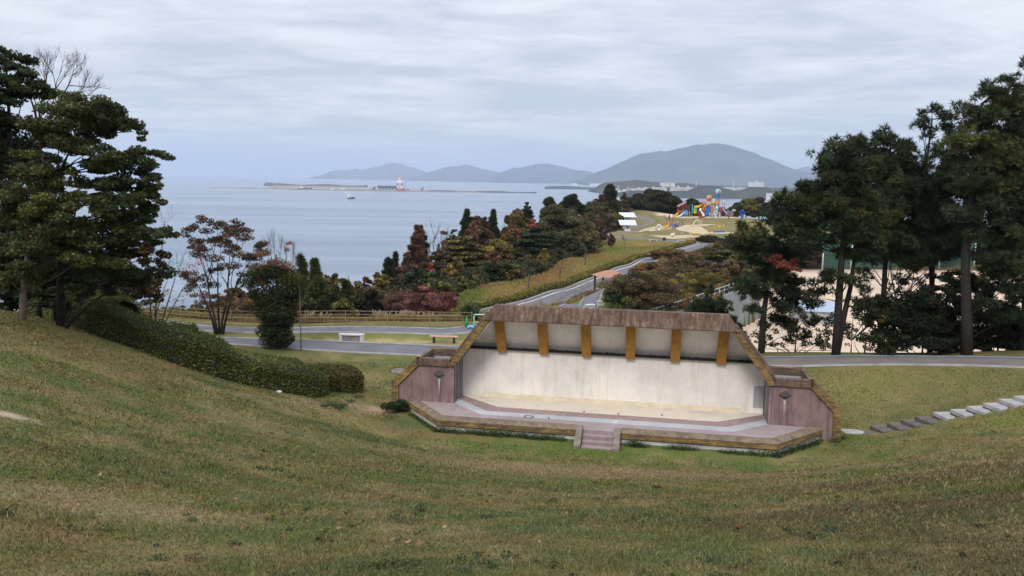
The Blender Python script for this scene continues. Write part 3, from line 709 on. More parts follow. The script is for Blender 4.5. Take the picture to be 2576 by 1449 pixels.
        MB().b2((min(sx(7.1), sx(8.92)), 2.16, 2.262), (max(sx(7.1), sx(8.92)), 2.47, 2.60)).build('rear_coping', M['grain_dark'], w, bevel=.012)
        sl = [(sx(8.92), 2.60), (sx(10.13), 1.38), (sx(10.13), -.4), (sx(9.80), -.4), (sx(9.80), 1.24), (sx(8.76), 2.29), (sx(8.76), 2.60)]
        MB().prism(sl, -.1, .42, 'y').build('slanted_coping', M['grain'], w, bevel=.012)
        MB().prism([(p[0] - sg * .02, p[1] - .015) for p in sl], .42, 2.47, 'y').build('slanted_side', M['grain_dark'], w)
        c = 7.815 if sg < 0 else 7.76
        dm = MB(); y0 = -.002; d = [(sx(c) - .30, y0, 1.85), (sx(c), y0, 1.66), (sx(c) + .30, y0, 1.85), (sx(c), y0, 2.07), (sx(c), -.09, 1.80)]
        dm.add(d, [(0, 1, 4), (1, 2, 4), (2, 3, 4), (3, 0, 4), (3, 2, 1, 0)]); dm.build('lamp_niche', M['lamp_grey'], w)
        MB().prism([(sx(c) - .045, 1.64), (sx(c) + .05, 1.64), (sx(c) + .02, 1.2), (sx(c) + .005, .85), (sx(c) - .015, 1.2)], -.004, .0, 'y').build('lime_streak', M['lime'], w)
    MB().lathe((-3.29, -1.34, .5), [(.24, .0), (.24, .012), (.16, .016), (.16, .012), (.0, .012)], 20).build('drain_cover', M['cheek'], R)
    MB().lathe((-3.29, -1.34, .513), [(.155, .0), (.155, .008), (.0, .008)], 20).build('drain_lid', M['floor_pale'], R)
    return R
stage = build_stage()
def sw(s, t, z): x, y = st_w(s, t); return (x, y, z)
def pinecones():
    """cones and droppings collected on the ledge above the back wall"""
    r = random.Random(4); first = None
    spans = [(-6.4, -5.5, 1), (-4.6, -3.4, 4), (-2.8, -1.3, 15), (-.8, .7, 12), (1.25, 2.7, 12), (3.3, 4.85, 13), (5.4, 6.4, 7)]
    for a, b, n in spans:
        for i in range(n):
            s = a + (b - a) * (i + r.random() * .9) / n
            if first is None:
                mb = MB(); mb.ball((0, 0, 0.045), .05, 8, 6, (1, 1, .9)); o = mb.build('pine_cone', M['dark']); first = o
            else:
                o = first.copy(); COL.objects.link(o)
            o.location = sw(s, 1.60 + r.random() * .12, 2.893); k = .55 + r.random() * .6; o.scale = (k, k, k)
            tag(o, 'dark pine cone lying on the ledge above the white stage wall', 'pine cone', 'pine cones along the stage wall ledge')
pinecones()
pb = MB().ball((0, 0, .03), .035, 8, 6).build('pebble', M['dark'], loc=sw(-2.38, -1.42, .505)); tag(pb, 'small dark pebble on the stage floor near the round drain cover', 'pebble')
for i, (s, t, lb) in enumerate([(-.95, -.05, 'small dark pebble left of the stage floor middle, near the white wall'), (.6, -.06, 'small dark pebble on the stage floor straight behind the steps'), (2.55, .25, 'small dark pebble on the cream floor patch right of the steps')]):
    o = pb.copy(); COL.objects.link(o); o.location = sw(s, t, .508); tag(o, lb, 'pebble')
# stepping stones climbing from the right wing
def stones():
    px = [(2138, 1086, 78, 0), (2187, 1089, 46, 1), (2224, 1082, 52, 1), (2267, 1076, 56, 1), (2304, 1068, 52, 1), (2340, 1060, 48, 1), (2384, 1049, 58, 0), (2429, 1042, 62, 0), (2471, 1034, 62, 0), (2513, 1026, 66, 0), (2552, 1016, 66, 0), (2590, 1008, 66, 0)]
    names = ['wide pale landing slab on the grass beside the right stage wing', 'small sunken dull slab just after the pale landing slab', 'dark weathered step, lowest of the raised steps on the grass', 'dark weathered step, second of the four dark raised steps', 'dark weathered step, third of the four dark raised steps', 'darkest weathered step, just below the first pale grey step',
             'pale grey step, lowest of the pale flight', 'pale grey step, second of the pale flight', 'pale grey step, third of the pale flight', 'pale grey step, fourth of the pale flight', 'pale grey step near the right edge of the photo', 'pale grey step cut by the right edge of the photo']
    prev = None
    for i, (u, v, w, dk) in enumerate(px):
        p = ground_hit(u, v); wm = w / F * p[1] * .92
        if i == 0: poly = [(-.62, -.34), (.35, -.36), (.58, -.2), (.62, .02), (.45, .26), (.1, .33), (-.62, .34)]; th = .05
        elif i == 1: poly = [(-.36, -.3), (.28, -.32), (.4, 0), (.2, .3), (-.34, .26)]; th = .05
        else: poly = [(-.42, -.52), (.34, -.5), (.42, .46), (-.36, .52)]; th = .17
        R = empty('step_slab', (p[0], p[1], p[2]), math.radians(12 + 4 * math.sin(i * 1.7)) if i > 1 else 0, names[i], 'stepping stone', 'slab steps climbing the grass bank')
        z = .03 if i < 2 else .10
        MB().prism(poly, z - th, z).build('tread', M['slab_old' if dk else 'slab'], R, bevel=.02)
        if i > 1: MB().prism([(a * .93 - .02, b * .95) for a, b in poly], -.35, z - th + .02).build('riser', M['slab_side'], R)
stones()
# benches
def stone_bench(u, v, label, rz=0.0, L=1.8, group=None, y=None):
    p = ground_hit(u, v) if y is None else on_ground(u, y)
    R = empty('stone_bench', p, rz, label, 'bench', group)
    MB().prism([(-L / 2 + .18, -.24), (L / 2 - .18, -.24), (L / 2 - .04, -.16), (L / 2, 0), (L / 2 - .04, .16), (L / 2 - .18, .24), (-L / 2 + .18, .24), (-L / 2 + .04, .16), (-L / 2, 0), (-L / 2 + .04, -.16)], .40, .5).build('seat', M['stone'], R, bevel=.03)
    for s in (-1, 1):
        MB().prism([(s * (L / 2 - .02), 0), (s * (L / 2 - .06), .16), (s * (L / 2 - .18), .22), (s * (L / 2 - .30), .22), (s * (L / 2 - .30), -.22), (s * (L / 2 - .18), -.22), (s * (L / 2 - .06), -.16)], -.1, .41).build('end_block', M['stone'], R, bevel=.02)
    MB().b2((-L / 2 + .3, -.15, -.1), (L / 2 - .3, .15, .4)).build('middle_block', M['stone_dark'], R)
    return R
stone_bench(885, 858, 'pale stone block bench with rounded ends on the grass between the two paths', math.radians(-3))
def slat_bench(u, v, label, rz):
    p = ground_hit(u, v); R = empty('bench', p, rz, label, 'bench')
    MB().b2((-.95, -.24, .40), (.95, .24, .46)).build('seat', M['bench_wood'], R, bevel=.015)
    for s in (-.68, .68):
        MB().b2((s - .06, -.17, .02), (s + .06, .17, .40)).b2((s - .09, -.2, -.05), (s + .09, .2, .03)).build('leg', M['metal_dark'], R)
slat_bench(1117, 862, 'backless bench with pinkish wooden seat and dark legs behind the left stage wing', math.radians(-4))
for u, v, lb in [(1484, 779, 'short white stone block seat just above the canopy edge, nearer the stage'), (1511, 768, 'short white stone block seat beside the large brown bush')]:
    p = ground_hit(u, v); R = empty('block_bench', p, math.radians(18), lb, 'bench', 'white stone block benches on the lawn behind the stage')
    MB().b2((-.42, -.28, .36), (.42, .28, .48)).build('seat', M['stone'], R, bevel=.03); MB().b2((-.34, -.22, -.1), (.34, .22, .36)).build('block', M['stone'], R)
def rim():
    p = ground_hit(1003, 936); R = empty('well_ring', p, 0, 'round concrete well ring in the grass behind the left stage wing', 'concrete ring')
    MB().lathe((0, 0, -.1), [(.42, 0), (.42, .22), (.34, .22), (.34, .15)], 20).build('ring', M['stone_dark'], R); MB().lathe((0, 0, .02), [(.34, 0), (.34, .05), (0, .05)], 20).build('lid', M['cheek'], R)
rim()
# ------------------------------------------------------------------ foliage tools
DM = 2.4; WG = 1.36
def unit(a): return a / np.maximum(np.linalg.norm(a, axis=-1, keepdims=True), 1e-9)
def leaf_quads(P, size, C, up=0.5, asp=0.5, sizevar=0.35):
    n = len(P); nn = unit(rng.normal(size=(n, 3)) + np.array([0, 0, up])); a = unit(np.cross(nn, rng.normal(size=(n, 3)))); b = np.cross(nn, a)
    s = (size * (1 + sizevar * rng.uniform(-1, 1, n)))[:, None] * 0.5
    v = np.stack([P - a * s, P + b * s * asp - nn * s * .15, P + a * s, P - b * s * asp - nn * s * .15], 1).reshape(-1, 3)
    f = np.arange(4 * n).reshape(n, 4); return v, f, np.repeat(C, 4, 0)
def needle_tufts(P, D, size, C, k=8, w=0.085, spread=0.8):
    n = len(P); d = unit(D[:, None, :] + rng.normal(size=(n, k, 3)) * spread); s = size * rng.uniform(.7, 1.2, (n, k, 1))
    side = unit(np.cross(d, rng.normal(size=(n, k, 3)))) * s * w
    p = P[:, None, :] + d * s * .08
    v = np.stack([p - side, p + side, p + d * s], 2).reshape(-1, 3); f = np.arange(3 * n * k).reshape(-1, 3)
    return v, f, np.repeat(C, 3 * k, 0)
def tint(C, n, var=.28, hue=.10):
    C = np.asarray(C, float); k = 1 + var * rng.normal(size=(n, 1)); h = 1 + hue * rng.normal(size=(n, 3))
    return np.clip(C * np.clip(k, .35, 2.0) * h, .004, .9)
def clump_points(c, r, n, shell=.45, flat=.75):
    d = unit(rng.normal(size=(n, 3))); q = rng.uniform(0, 1, (n, 1)) ** shell; p = d * q
    p[:, 2] = np.where(p[:, 2] < 0, p[:, 2] * flat, p[:, 2]); return np.asarray(c) + p * np.asarray(r), unit(d * np.array([1, 1, 1]) / np.asarray(r) )
def crown(name, clumps, mat, parent, dens, size, up=.5, asp=.55, var=.3, needle=False, k=8, hue=.1, w=.085):
    asp = max(asp, .56)
    """clumps: (center, radii, colour); dens = leaves per m2 of clump surface"""
    V, Fc, Cc = [], [], []; o = 0
    for c, r, col in clumps:
        r = np.asarray(r, float); area = 4 * math.pi * ((r[0] * r[1] + r[0] * r[2] + r[1] * r[2]) / 3); n = max(6, int(area * dens * DM))
        P, Dn = clump_points(c, r, n, .4)
        ct = tint(np.asarray(col) * (1 + .22 * rng.normal()), n, var, hue)
        if needle: v, f, cc = needle_tufts(P, unit(Dn * .8 + np.array([0, 0, .55])), size, ct, k, w)
        else: v, f, cc = leaf_quads(P, size, ct, up, asp)
        V.append(v); Fc.append(f + o); Cc.append(cc); o += len(v)
    return raw_mesh(name, np.vstack(V), np.vstack(Fc), mat, parent, np.vstack(Cc))
def limb(mb, a, b, r0, r1, bend=.12, n=5, seg=5):
    a, b = np.asarray(a, float), np.asarray(b, float); L = np.linalg.norm(b - a); off = rng.normal(size=3) * L * bend; off[2] = abs(off[2]) * .3
    t = np.linspace(0, 1, seg); pts = [a + (b - a) * q + off * math.sin(math.pi * q) for q in t]
    mb.tube(pts, [r0 + (r1 - r0) * q for q in t], n)
def twigs(mb, p, d, L, r, depth, spread=.55, kids=3, tips=None, lift=.25, n=4):
    d = unit(np.asarray(d, float)); q = np.asarray(p, float) + d * L; m = (np.asarray(p) + q) / 2 + rng.normal(size=3) * L * .07
    mb.tube([p, m, q], [r, r * .8, r * .62], n, cap=False)
    if depth <= 0:
        if tips is not None: tips.append(q)
        return
    for i in range(kids):
        nd = unit(d + rng.normal(size=3) * spread + np.array([0, 0, lift])); t = 1.0 if i == 0 else rng.uniform(.45, 1.0)
        twigs(mb, np.asarray(p) + (q - np.asarray(p)) * t, nd, L * rng.uniform(.6, .85), r * .58, depth - 1, spread, kids, tips, lift, n)

def far_tree(u, vtop, y, wpx, kind, col, label, name=None, vbase=None, group=None, col2=None, size=None, dens=None, cat=None, hmin=2.0, lean=0):
    """a whole tree placed on the terrain under pixel column u at depth y, its tip at row vtop, crown wpx wide"""
    b = on_ground(u, y)
    if vbase is not None:
        zb = at_y(u, vbase, y)[2]; b[2] = min(zb, b[2]) if zb < b[2] else b[2]
    top = at_y(u, vtop, y)[2]; h = max(hmin, top - b[2]); w = max(.6, wpx / F * y) / 2 * WG
    col = np.asarray(col, float); col2 = np.asarray(col2 if col2 is not None else col * np.array([1.25, 1.15, .9]), float)
    nm = name or {'pine': 'pine_tree', 'broad': 'tree', 'layered': 'tree', 'bare': 'bare_tree', 'shrub': 'shrub', 'cone': 'conifer'}[kind]
    R = empty(nm, b, 0, label, cat or {'shrub': 'shrub', 'pine': 'pine tree', 'cone': 'pine tree'}.get(kind, 'tree'), group)
    size = size or (.24 + .0017 * y); cl = []; mb = MB()
    vis = min(h, 2.6 * w + 4)
    if kind == 'bare':
        twigs(mb, (0, 0, -.3), (0, 0, 1), h * .42, .02 * h, 4, .42, 3, None, .35); mb.build('trunk', M['twig'], R); return R
    mb.tube([(0, 0, -.5), (0, 0, h * .45), (lean, 0, h * .9)], [.03 * h + .04, .02 * h + .03, .03], 6)
    if kind in ('broad', 'shrub'):
        z0 = h * (.02 if kind == 'shrub' else .04); zc, rz = (h + z0) / 2, (h - z0) / 2
        n = 60 if w > 2.2 else 30; wx, wy = w * rng.uniform(.9, 1.12), w * rng.uniform(.9, 1.12); lop = rng.normal(size=2) * .12
        for i in range(n):
            ze = rng.uniform(-.85, 1.0); ph_ = rng.uniform(0, 6.283); d = np.array([math.cos(ph_) * math.sqrt(1 - ze * ze), math.sin(ph_) * math.sqrt(1 - ze * ze), ze]); q = rng.uniform(.55, 1.0)
            k = rng.uniform(.13, .30); hh = zc + d[2] * rz * q; tp = 1 - .35 * max(0, d[2]) ** 2
            cl.append(((d[0] * wx * q * tp + lop[0] * w * d[2], d[1] * wy * q * tp + lop[1] * w * d[2], min(hh, h - .2)), (w * k * 1.15, w * k * 1.15, max(.28, min(rz, w) * k * .95)), (col + (col2 - col) * rng.uniform(-.15, 1.1)) * rng.uniform(.62, 1.4)))
        cl.append(((0, 0, zc - .15 * rz), (w * .55, w * .55, rz * .66), col * .8))
        for c, r, _ in cl[:9]: limb(mb, (0, 0, h * .2), c, .012 * h + .02, .02)
        crown('crown', cl, M['leaf'], R, dens or 13, size)
    elif kind == 'layered':
        nl = max(5, int(h / .85))
        for i in range(nl):
            t = i / (nl - 1); zz_ = h * (.14 + .83 * t); rr_ = w * math.sqrt(max(.06, 1 - (t * .96) ** 2.4)); m = 8 if rr_ > 1.2 else 3
            for j in range(m):
                a = rng.uniform(0, 6.28); q = rr_ * rng.uniform(.25, .85); c = (math.cos(a) * q, math.sin(a) * q, zz_ + rng.uniform(-.3, .3))
                cl.append((c, (rr_ * rng.uniform(.3, .55), rr_ * rng.uniform(.3, .55), .26), (col + (col2 - col) * rng.uniform(-.1, 1.1)) * rng.uniform(.7, 1.3)))
                if j < 2: limb(mb, (0, 0, zz_ * .8), c, .06, .02)
        crown('crown', cl, M['leaf'], R, dens or 13, size, up=1.6)
    elif kind in ('pine', 'cone'):
        nl = max(7, int(vis / .62)); z0 = h - vis * (.92 if kind == 'cone' else .8)
        for i in range(nl):
            t = i / (nl - 1); zz_ = z0 + (h - z0 - .25) * t
            rr_ = (w * ((1 - t) ** .8 * 1.4 + .05) if kind == 'cone' else w * (math.sqrt(max(.05, 1 - (t * .97) ** 1.8)) * .9 + .06)) * rng.uniform(.62, 1.15)
            for j in range(6 if t < .5 else 4):
                a = rng.uniform(0, 6.28); q = rr_ * rng.uniform(.2, 1.0); c = (math.cos(a) * q, math.sin(a) * q, zz_ + q * .14 + rng.uniform(-.3, .3)); e = rng.uniform(.16, .34)
                cl.append((c, (rr_ * e + .12, rr_ * e + .12, .16 + rr_ * .06), col + (col2 - col) * rng.uniform(0, 1)))
                if j < 3: limb(mb, (0, 0, zz_ - .3), c, .05, .02)
        cl.append(((0, 0, h - .3), (.16, .16, .45), col))
        crown('crown', cl, M['needle'], R, (dens or 6.5) * 1.9, size * 1.2, needle=True, k=9, w=.14)
    mb.build('trunk', M['bark_dark'], R)
    return R
# ------------------------------------------------------------------ trees at the left edge
def px_clump(u, v, hw, hh, y, ry, base, col):
    """ellipsoid of foliage measured in the photograph, placed at its real depth, as (local centre, radii, colour)"""
    p = at_y(u, v, y); return (tuple(p - base), (hw / F * y, ry, hh / F * y), col)
def placed_tree(name, label, cat, base, clumps, colbark, trunk, dens, size, mat='leaf', needle=False, group=None, extra=None, limbs=True, up=.7, asp=.5, k=9, w=.085, tr=.16, var=.3, gx=1.12, gz=1.75, maxsub=12, lobe=(.19, .43), spr=(.25, 1.12)):
    base = np.asarray(base, float); R = empty(name, base, 0, label, cat, group); mb = MB(); cl = []
    spine = [np.asarray(p) - base for p in trunk]; m = len(spine); rad = [tr * (1 - .78 * i / max(1, m - 1)) for i in range(m)]
    mb.tube(spine, rad, 8)
    for u, v, hw, hh, y, ry, col in clumps:
        c = px_clump(u, v, hw * gx, hh * gz, y, ry * gx, base, col); cl.append(c)
        if limbs:
            z = np.array(c[0]); lower = [s for s in spine if s[2] < z[2] - .15] or [spine[0]]; s0 = lower[-1]
            limb(mb, s0, z - np.array([0, 0, c[1][2] * .3]), .028 + .05 * tr, .012, .1)
    mb.build('trunk', M[colbark], R)
    # break every big clump into lobes so that the outline is uneven
    sub = []
    for c, r, col in cl:
        r = np.asarray(r); nsub = int(np.clip(r[0] * r[1] * 9, 6, maxsub * 2))
        for i in range(nsub):
            d = unit(rng.normal(size=3)); sub.append((np.asarray(c) + d * r * rng.uniform(*spr), np.maximum(r * rng.uniform(*lobe), .14), np.asarray(col) * rng.uniform(.75, 1.3)))
    crown('crown', sub, M[mat], R, dens, size, up, asp, var, needle, k, w=w)
    if extra: extra(R, base, sub)
    return R
def left_trees():
    dk, md, ol, yg, br = (.040, .053, .02), (.060, .072, .026), (.076, .083, .028), (.09, .092, .026), (.095, .062, .03)
    Y = 31.0; b = on_ground(150, Y)
    tp = lambda *q: [b - np.array([0, 0, .4])] + [at_y(u, v, y) for u, v, y in q]
    L2 = [(300, 296, 52, 20, 31, 1.3, md), (240, 285, 60, 20, 30.5, 1.3, ol), (335, 322, 24, 13, 31.5, .8, md), (180, 300, 55, 30, 31, 1.4, md), (150, 340, 60, 24, 30, 1.2, ol),
          (300, 398, 62, 17, 31, 1.3, md), (380, 392, 40, 12, 31, .9, md), (350, 415, 40, 12, 32, .9, dk), (225, 375, 26, 14, 32, .9, md),
          (330, 452, 62, 13, 31.5, 1.2, dk), (385, 462, 24, 10, 31, .7, md), (260, 470, 44, 15, 31, 1.2, ol),
          (345, 505, 60, 15, 31, 1.2, md), (390, 500, 22, 10, 31, .7, md), (250, 520, 60, 18, 30, 1.2, ol), (365, 535, 36, 10, 31.5, .9, dk),
          (300, 560, 70, 14, 31, 1.2, md), (385, 592, 50, 13, 31, 1.0, md), (320, 600, 62, 17, 30.5, 1.2, ol), (425, 588, 18, 9, 31, .6, md),
          (270, 640, 62, 20, 30.5, 1.2, ol), (350, 640, 40, 16, 31, 1.0, br), (200, 600, 60, 24, 30, 1.2, ol), (330, 690, 60, 22, 31.5, 1.2, dk), (395, 660, 26, 12, 31, .8, br), (230, 700, 60, 22, 31, 1.2, dk)]
    placed_tree('evergreen_tree', 'tall evergreen with tiers of dark leathery leaves reaching out over the sea', 'tree', b, L2, 'bark_dark', tp((152, 640, 31), (160, 520, 31), (150, 440, 31), (190, 340, 31), (230, 300, 31)), 80, .125, tr=.17, gx=1.25, gz=2.3, maxsub=14)
    b = on_ground(20, 33); tp = lambda *q: [b - np.array([0, 0, .4])] + [at_y(u, v, y) for u, v, y in q]
    L1 = [(25, 150, 34, 18, 33, 1.1, dk), (-5, 118, 16, 14, 33, .8, dk), (60, 205, 48, 17, 33, 1.2, dk), (95, 232, 44, 10, 33, 1.0, md), (20, 240, 50, 20, 33, 1.2, dk), (15, 300, 44, 22, 33, 1.2, md), (-40, 200, 50, 50, 33, 1.5, dk), (-40, 330, 60, 60, 33, 1.5, dk), (15, 370, 40, 24, 33, 1.2, dk), (60, 420, 60, 26, 33.5, 1.2, dk), (-30, 460, 60, 40, 33, 1.4, dk), (110, 480, 40, 24, 34, 1.2, dk)]
    placed_tree('evergreen_tree', 'darkest evergreen at the top left corner, cut by the left edge of the photo', 'tree', b, L1, 'bark_dark', tp((22, 600, 33), (30, 400, 33), (15, 160, 33)), 70, .13, tr=.18, gx=1.3, gz=1.9, maxsub=14)
    b = on_ground(55, 29.5); tp = lambda *q: [b - np.array([0, 0, .4])] + [at_y(u, v, y) for u, v, y in q]
    L3 = [(80, 420, 46, 24, 29.5, 1.0, ol), (130, 440, 40, 26, 29.5, 1.0, yg), (60, 470, 50, 30, 29, 1.1, ol), (120, 510, 58, 30, 29, 1.1, yg), (175, 560, 44, 26, 29.5, 1.0, ol), (60, 550, 56, 30, 29, 1.1, yg), (130, 610, 60, 26, 29, 1.1, ol), (200, 640, 48, 22, 29.5, 1.0, yg), (60, 630, 50, 26, 29, 1.1, ol), (30, 700, 34, 22, 29, .9, yg), (95, 690, 40, 24, 29.5, 1.0, ol), (20, 520, 40, 40, 29, 1.0, ol), (150, 370, 40, 24, 30, .9, ol)]
    placed_tree('young_tree', 'olive yellow leaved tree with a pale bare trunk at the top of the slope', 'tree', b, L3, 'bark_pale', tp((58, 740, 29.5), (70, 640, 29.5), (90, 520, 29.5), (110, 430, 29.5)), 62, .115, tr=.15, var=.35, gx=1.4, gz=1.55, maxsub=12)
    for i, (u, y, cl, lb) in enumerate([(30, 33, [(20, 600, 60, 40, 33, 1.4, dk), (30, 690, 60, 40, 33, 1.4, dk), (-20, 640, 50, 80, 33, 1.4, dk), (70, 740, 50, 24, 33, 1.2, dk), (110, 755, 40, 18, 32.5, 1.1, dk), (170, 762, 40, 14, 32.5, 1.0, dk), (20, 765, 40, 16, 32.5, 1.0, dk)], 'dark evergreen shrub in the shade behind the pale trunk'),
                                        (140, 35, [(130, 690, 60, 40, 35, 1.4, dk), (170, 735, 60, 26, 35, 1.3, dk), (110, 620, 50, 40, 35, 1.4, dk), (200, 680, 40, 30, 35, 1.3, md), (90, 560, 60, 40, 35, 1.4, dk)], 'dark leafy shrub filling the gap below the tall evergreen'),
                                        (290, 36, [(290, 735, 56, 24, 36, 1.3, dk), (250, 720, 40, 26, 36, 1.2, dk), (340, 740, 46, 22, 36, 1.2, br), (370, 720, 30, 26, 36, 1.0, br), (300, 700, 50, 22, 36.5, 1.2, dk)], 'brownish shrub growing behind the upper end of the long hedge')]):
        b = on_ground(u, y); placed_tree('shrub', lb, 'shrub', b, cl, 'bark_dark', [b - np.array([0, 0, .3]), b + np.array([0, 0, 1.2])], 42, .16, tr=.08, gx=1.3, gz=1.4)
    # bare tree standing behind the evergreens
    b = on_ground(95, 36); R = empty('bare_tree', b, 0, 'leafless tree with thin branches rising above the evergreens at the top left', 'tree'); mb = MB(); tips = []
    fork = at_y(100, 330, 36) - b
    mb.tube([(0, 0, -.4), fork * .5, fork], [.16, .12, .085], 7)
    for (u, v) in [(72, 235), (112, 225), (140, 225), (172, 215), (185, 250), (90, 260)]:
        q = at_y(u, v, 36 + rng.uniform(-.6, .6)) - b; mb.tube([fork, (fork + q) / 2 + rng.normal(size=3) * .12, q], [.06, .045, .03], 5); dv = unit(q - fork)
        for _ in range(3): twigs(mb, q, unit(dv + rng.normal(size=3) * .3), .72, .022, 3, .36, 3, tips, .3)
    mb.build('trunk', M['twig'], R)
    P = np.array([at_y(u + rng.normal() * 22, v + rng.normal() * 14, 36 + rng.normal() * .5) - b for u, v in [(165, 262)] * 130 + [(120, 290)] * 60])
    v, f, c = leaf_quads(P, .13, tint((.24, .085, .045), len(P))); raw_mesh('leaves', v, f, M['leaf'], R, c)
    # small half-bare tree with yellow and red leaves next to the hedge
    b = on_ground(385, 40); R = empty('small_tree', b, 0, 'spindly half bare tree with a few yellow leaves low down and red ones on top', 'tree'); mb = MB(); tips = []
    for u, v in [(395, 690), (415, 720), (440, 700), (372, 640), (410, 600), (455, 735)]:
        q = at_y(u, v, 40 + rng.uniform(-.5, .5)) - b; mb.tube([(0, 0, -.3), q * .55 + rng.normal(size=3) * .1, q], [.05, .035, .022], 5); twigs(mb, q, unit(q - np.array([0, 0, .5])), .7, .016, 3, .5, 3, tips, .3)
    mb.build('trunk', M['twig'], R)
    def sprinkle(name, pts, col, n, sp, sz=.11):
        P = np.array([at_y(u + rng.normal() * sp, v + rng.normal() * sp * .6, 40 + rng.normal() * .4) - b for u, v in pts for _ in range(n)]); v, f, c = leaf_quads(P, sz, tint(col, len(P))); raw_mesh(name, v, f, M['leaf'], R, c)
    sprinkle('yellow_leaves', [(390, 745), (415, 735), (440, 755), (470, 742), (380, 725)], (.33, .24, .03), 45, 11); sprinkle('red_leaves', [(470, 675), (490, 668), (445, 685), (500, 655)], (.33, .085, .06), 26, 9)
left_trees()

# ------------------------------------------------------------------ trees on the flat between hedge and paths
def mid_trees():
    # brown-leaved autumn tree, several stems
    y = 54.5; b = on_ground(553, y); R = empty('autumn_tree', b, 0, 'airy autumn tree with several stems and clusters of rust brown leaves', 'tree'); mb = MB(); tips = []
    stems = [(548, 700), (575, 690), (520, 690), (600, 700), (500, 720)]
    ends = [(520, 590), (545, 600), (578, 610), (610, 615), (555, 640), (500, 640), (640, 640), (590, 660), (520, 660), (650, 665), (485, 615), (625, 680), (500, 730), (540, 745), (480, 715), (620, 745), (560, 700), (600, 600), (530, 630)]
    SP = []
    for su, sv in stems:
        s = at_y(su, sv, y + rng.uniform(-.5, .5)) - b; foot = np.array([(su - 553) * .004, rng.uniform(-.12, .12), -.3]); fk = np.array([(su - 553) * .009, 0, 1.0])
        mb.tube([foot, fk, (fk + s) / 2 + rng.normal(size=3) * .1, s], [.10, .075, .055, .04], 6); SP.append(s)
    for i, (u, v) in enumerate(ends):
        q = at_y(u, v, y + rng.uniform(-1.1, 1.1)) - b; s = min(SP, key=lambda p: np.linalg.norm(p - q)) * rng.uniform(.72, 1.0)
        mb.tube([s, (s + q) / 2 + rng.normal(size=3) * .16, q], [.036, .027, .016], 5)
        for _ in range(2): twigs(mb, q, unit(unit(q - s) + rng.normal(size=3) * .3), .5, .016, 2, .5, 3, tips, .3)
    mb.build('trunk', M['bark_dark'], R)
    cl = []
    for u, v, hw, hh, c in [(520, 582, 16, 8, 0), (590, 588, 20, 10, 1), (615, 600, 22, 8, 1), (560, 615, 20, 9, 1), (540, 650, 22, 10, 0), (500, 640, 22, 12, 0), (485, 622, 10, 6, 1), (600, 640, 20, 10, 1), (640, 650, 18, 9, 1), (585, 670, 20, 9, 0), (500, 700, 24, 10, 2), (480, 722, 14, 8, 2), (530, 718, 24, 10, 2), (610, 690, 14, 8, 0), (550, 765, 30, 10, 3), (610, 765, 26, 9, 3), (510, 760, 20, 8, 3), (640, 670, 20, 8, 1), (660, 640, 14, 6, 1)]:
        col = [(.10, .058, .034), (.135, .075, .036), (.072, .05, .036), (.12, .08, .045)][c]; p = at_y(u, v, y + rng.uniform(-.9, .9)) - b; cl.append((p, (hw / F * y, .55, hh / F * y), col))
    for i_, p_ in enumerate(tips[::3]): cl.append((p_, (.30, .30, .17), [(.10, .058, .034), (.125, .07, .036), (.075, .052, .036)][i_ % 3]))
    crown('leaves', [(c, np.array(r) * 1.2, k) for c, r, k in cl], M['leaf'], R, 30, .14, var=.35)
    # ivy-clad tree
    y = 50; b = on_ground(700, y); R = empty('ivy_clad_tree', b, 0, 'column shaped tree wrapped in dark glossy ivy with rusty leaves at its top', 'tree'); mb = MB()
    top = at_y(695, 640, y) - b; mb.tube([(0, 0, -.4), top * .5, top], [.16, .12, .05], 7)
    for u, v in [(640, 715), (655, 760), (720, 640), (745, 660), (630, 690), (690, 620)]: limb(mb, top * rng.uniform(.35, .8), at_y(u, v, y - .6) - b, .04, .012)
    tips = []
    for u, v in [(672, 600), (690, 585), (705, 600), (720, 615), (735, 620), (683, 610), (742, 640)]:
        q = at_y(u, v + 40, y + rng.uniform(-.5, .5)) - b; mb.tube([top * .75, (top * .75 + q) / 2, q], [.035, .025, .014], 4)
        for _ in range(3): twigs(mb, q, (rng.normal() * .15, rng.normal() * .15, 1), .62, .011, 2, .22, 3, tips, .6)
    mb.build('trunk', M['twig'], R)
    ivy = (.036, .048, .018); ol = (.07, .07, .02); rust = (.20, .085, .038)
    cl = []
    for u, v, hw, hh, c in [(690, 860, 34, 26, ivy), (705, 820, 38, 30, ivy), (690, 800, 44, 26, ivy), (715, 800, 36, 26, ivy), (685, 830, 32, 24, ivy), (670, 790, 24, 20, ol), (690, 780, 50, 30, ivy), (700, 740, 56, 30, ivy), (670, 710, 44, 26, ivy), (730, 700, 36, 30, ol), (690, 690, 50, 20, ivy), (720, 780, 30, 30, ol), (660, 760, 26, 22, ol), (735, 740, 26, 24, ivy), (715, 850, 28, 24, ivy), (650, 690, 26, 16, ol), (640, 740, 14, 12, ivy), (675, 830, 20, 16, ivy)]:
        for _ in range(3): p = at_y(u + rng.normal() * hw * .3, v + rng.normal() * hh * .3, y + rng.uniform(-.7, .7)) - b; cl.append((p, np.array((hw / F * y, .62, hh / F * y)) * rng.uniform(.75, 1.05), np.array(c) * rng.uniform(.7, 1.35)))
    crown('ivy', cl, M['leaf'], R, 60, .13, var=.3)
    cr = [(at_y(u, v, y - .3 + rng.uniform(-.5, .5)) - b, (hw / F * y * 1.25, .6, hh / F * y * 1.4), rust) for u, v, hw, hh in [(670, 668, 20, 9), (695, 660, 22, 9), (720, 668, 16, 9), (665, 690, 14, 12), (660, 712, 7, 8), (708, 680, 16, 8), (730, 612, 6, 4), (722, 628, 5, 6), (655, 640, 14, 7)]]
    crown('rusty_leaves', cr, M['leaf'], R, 38, .11, var=.35)
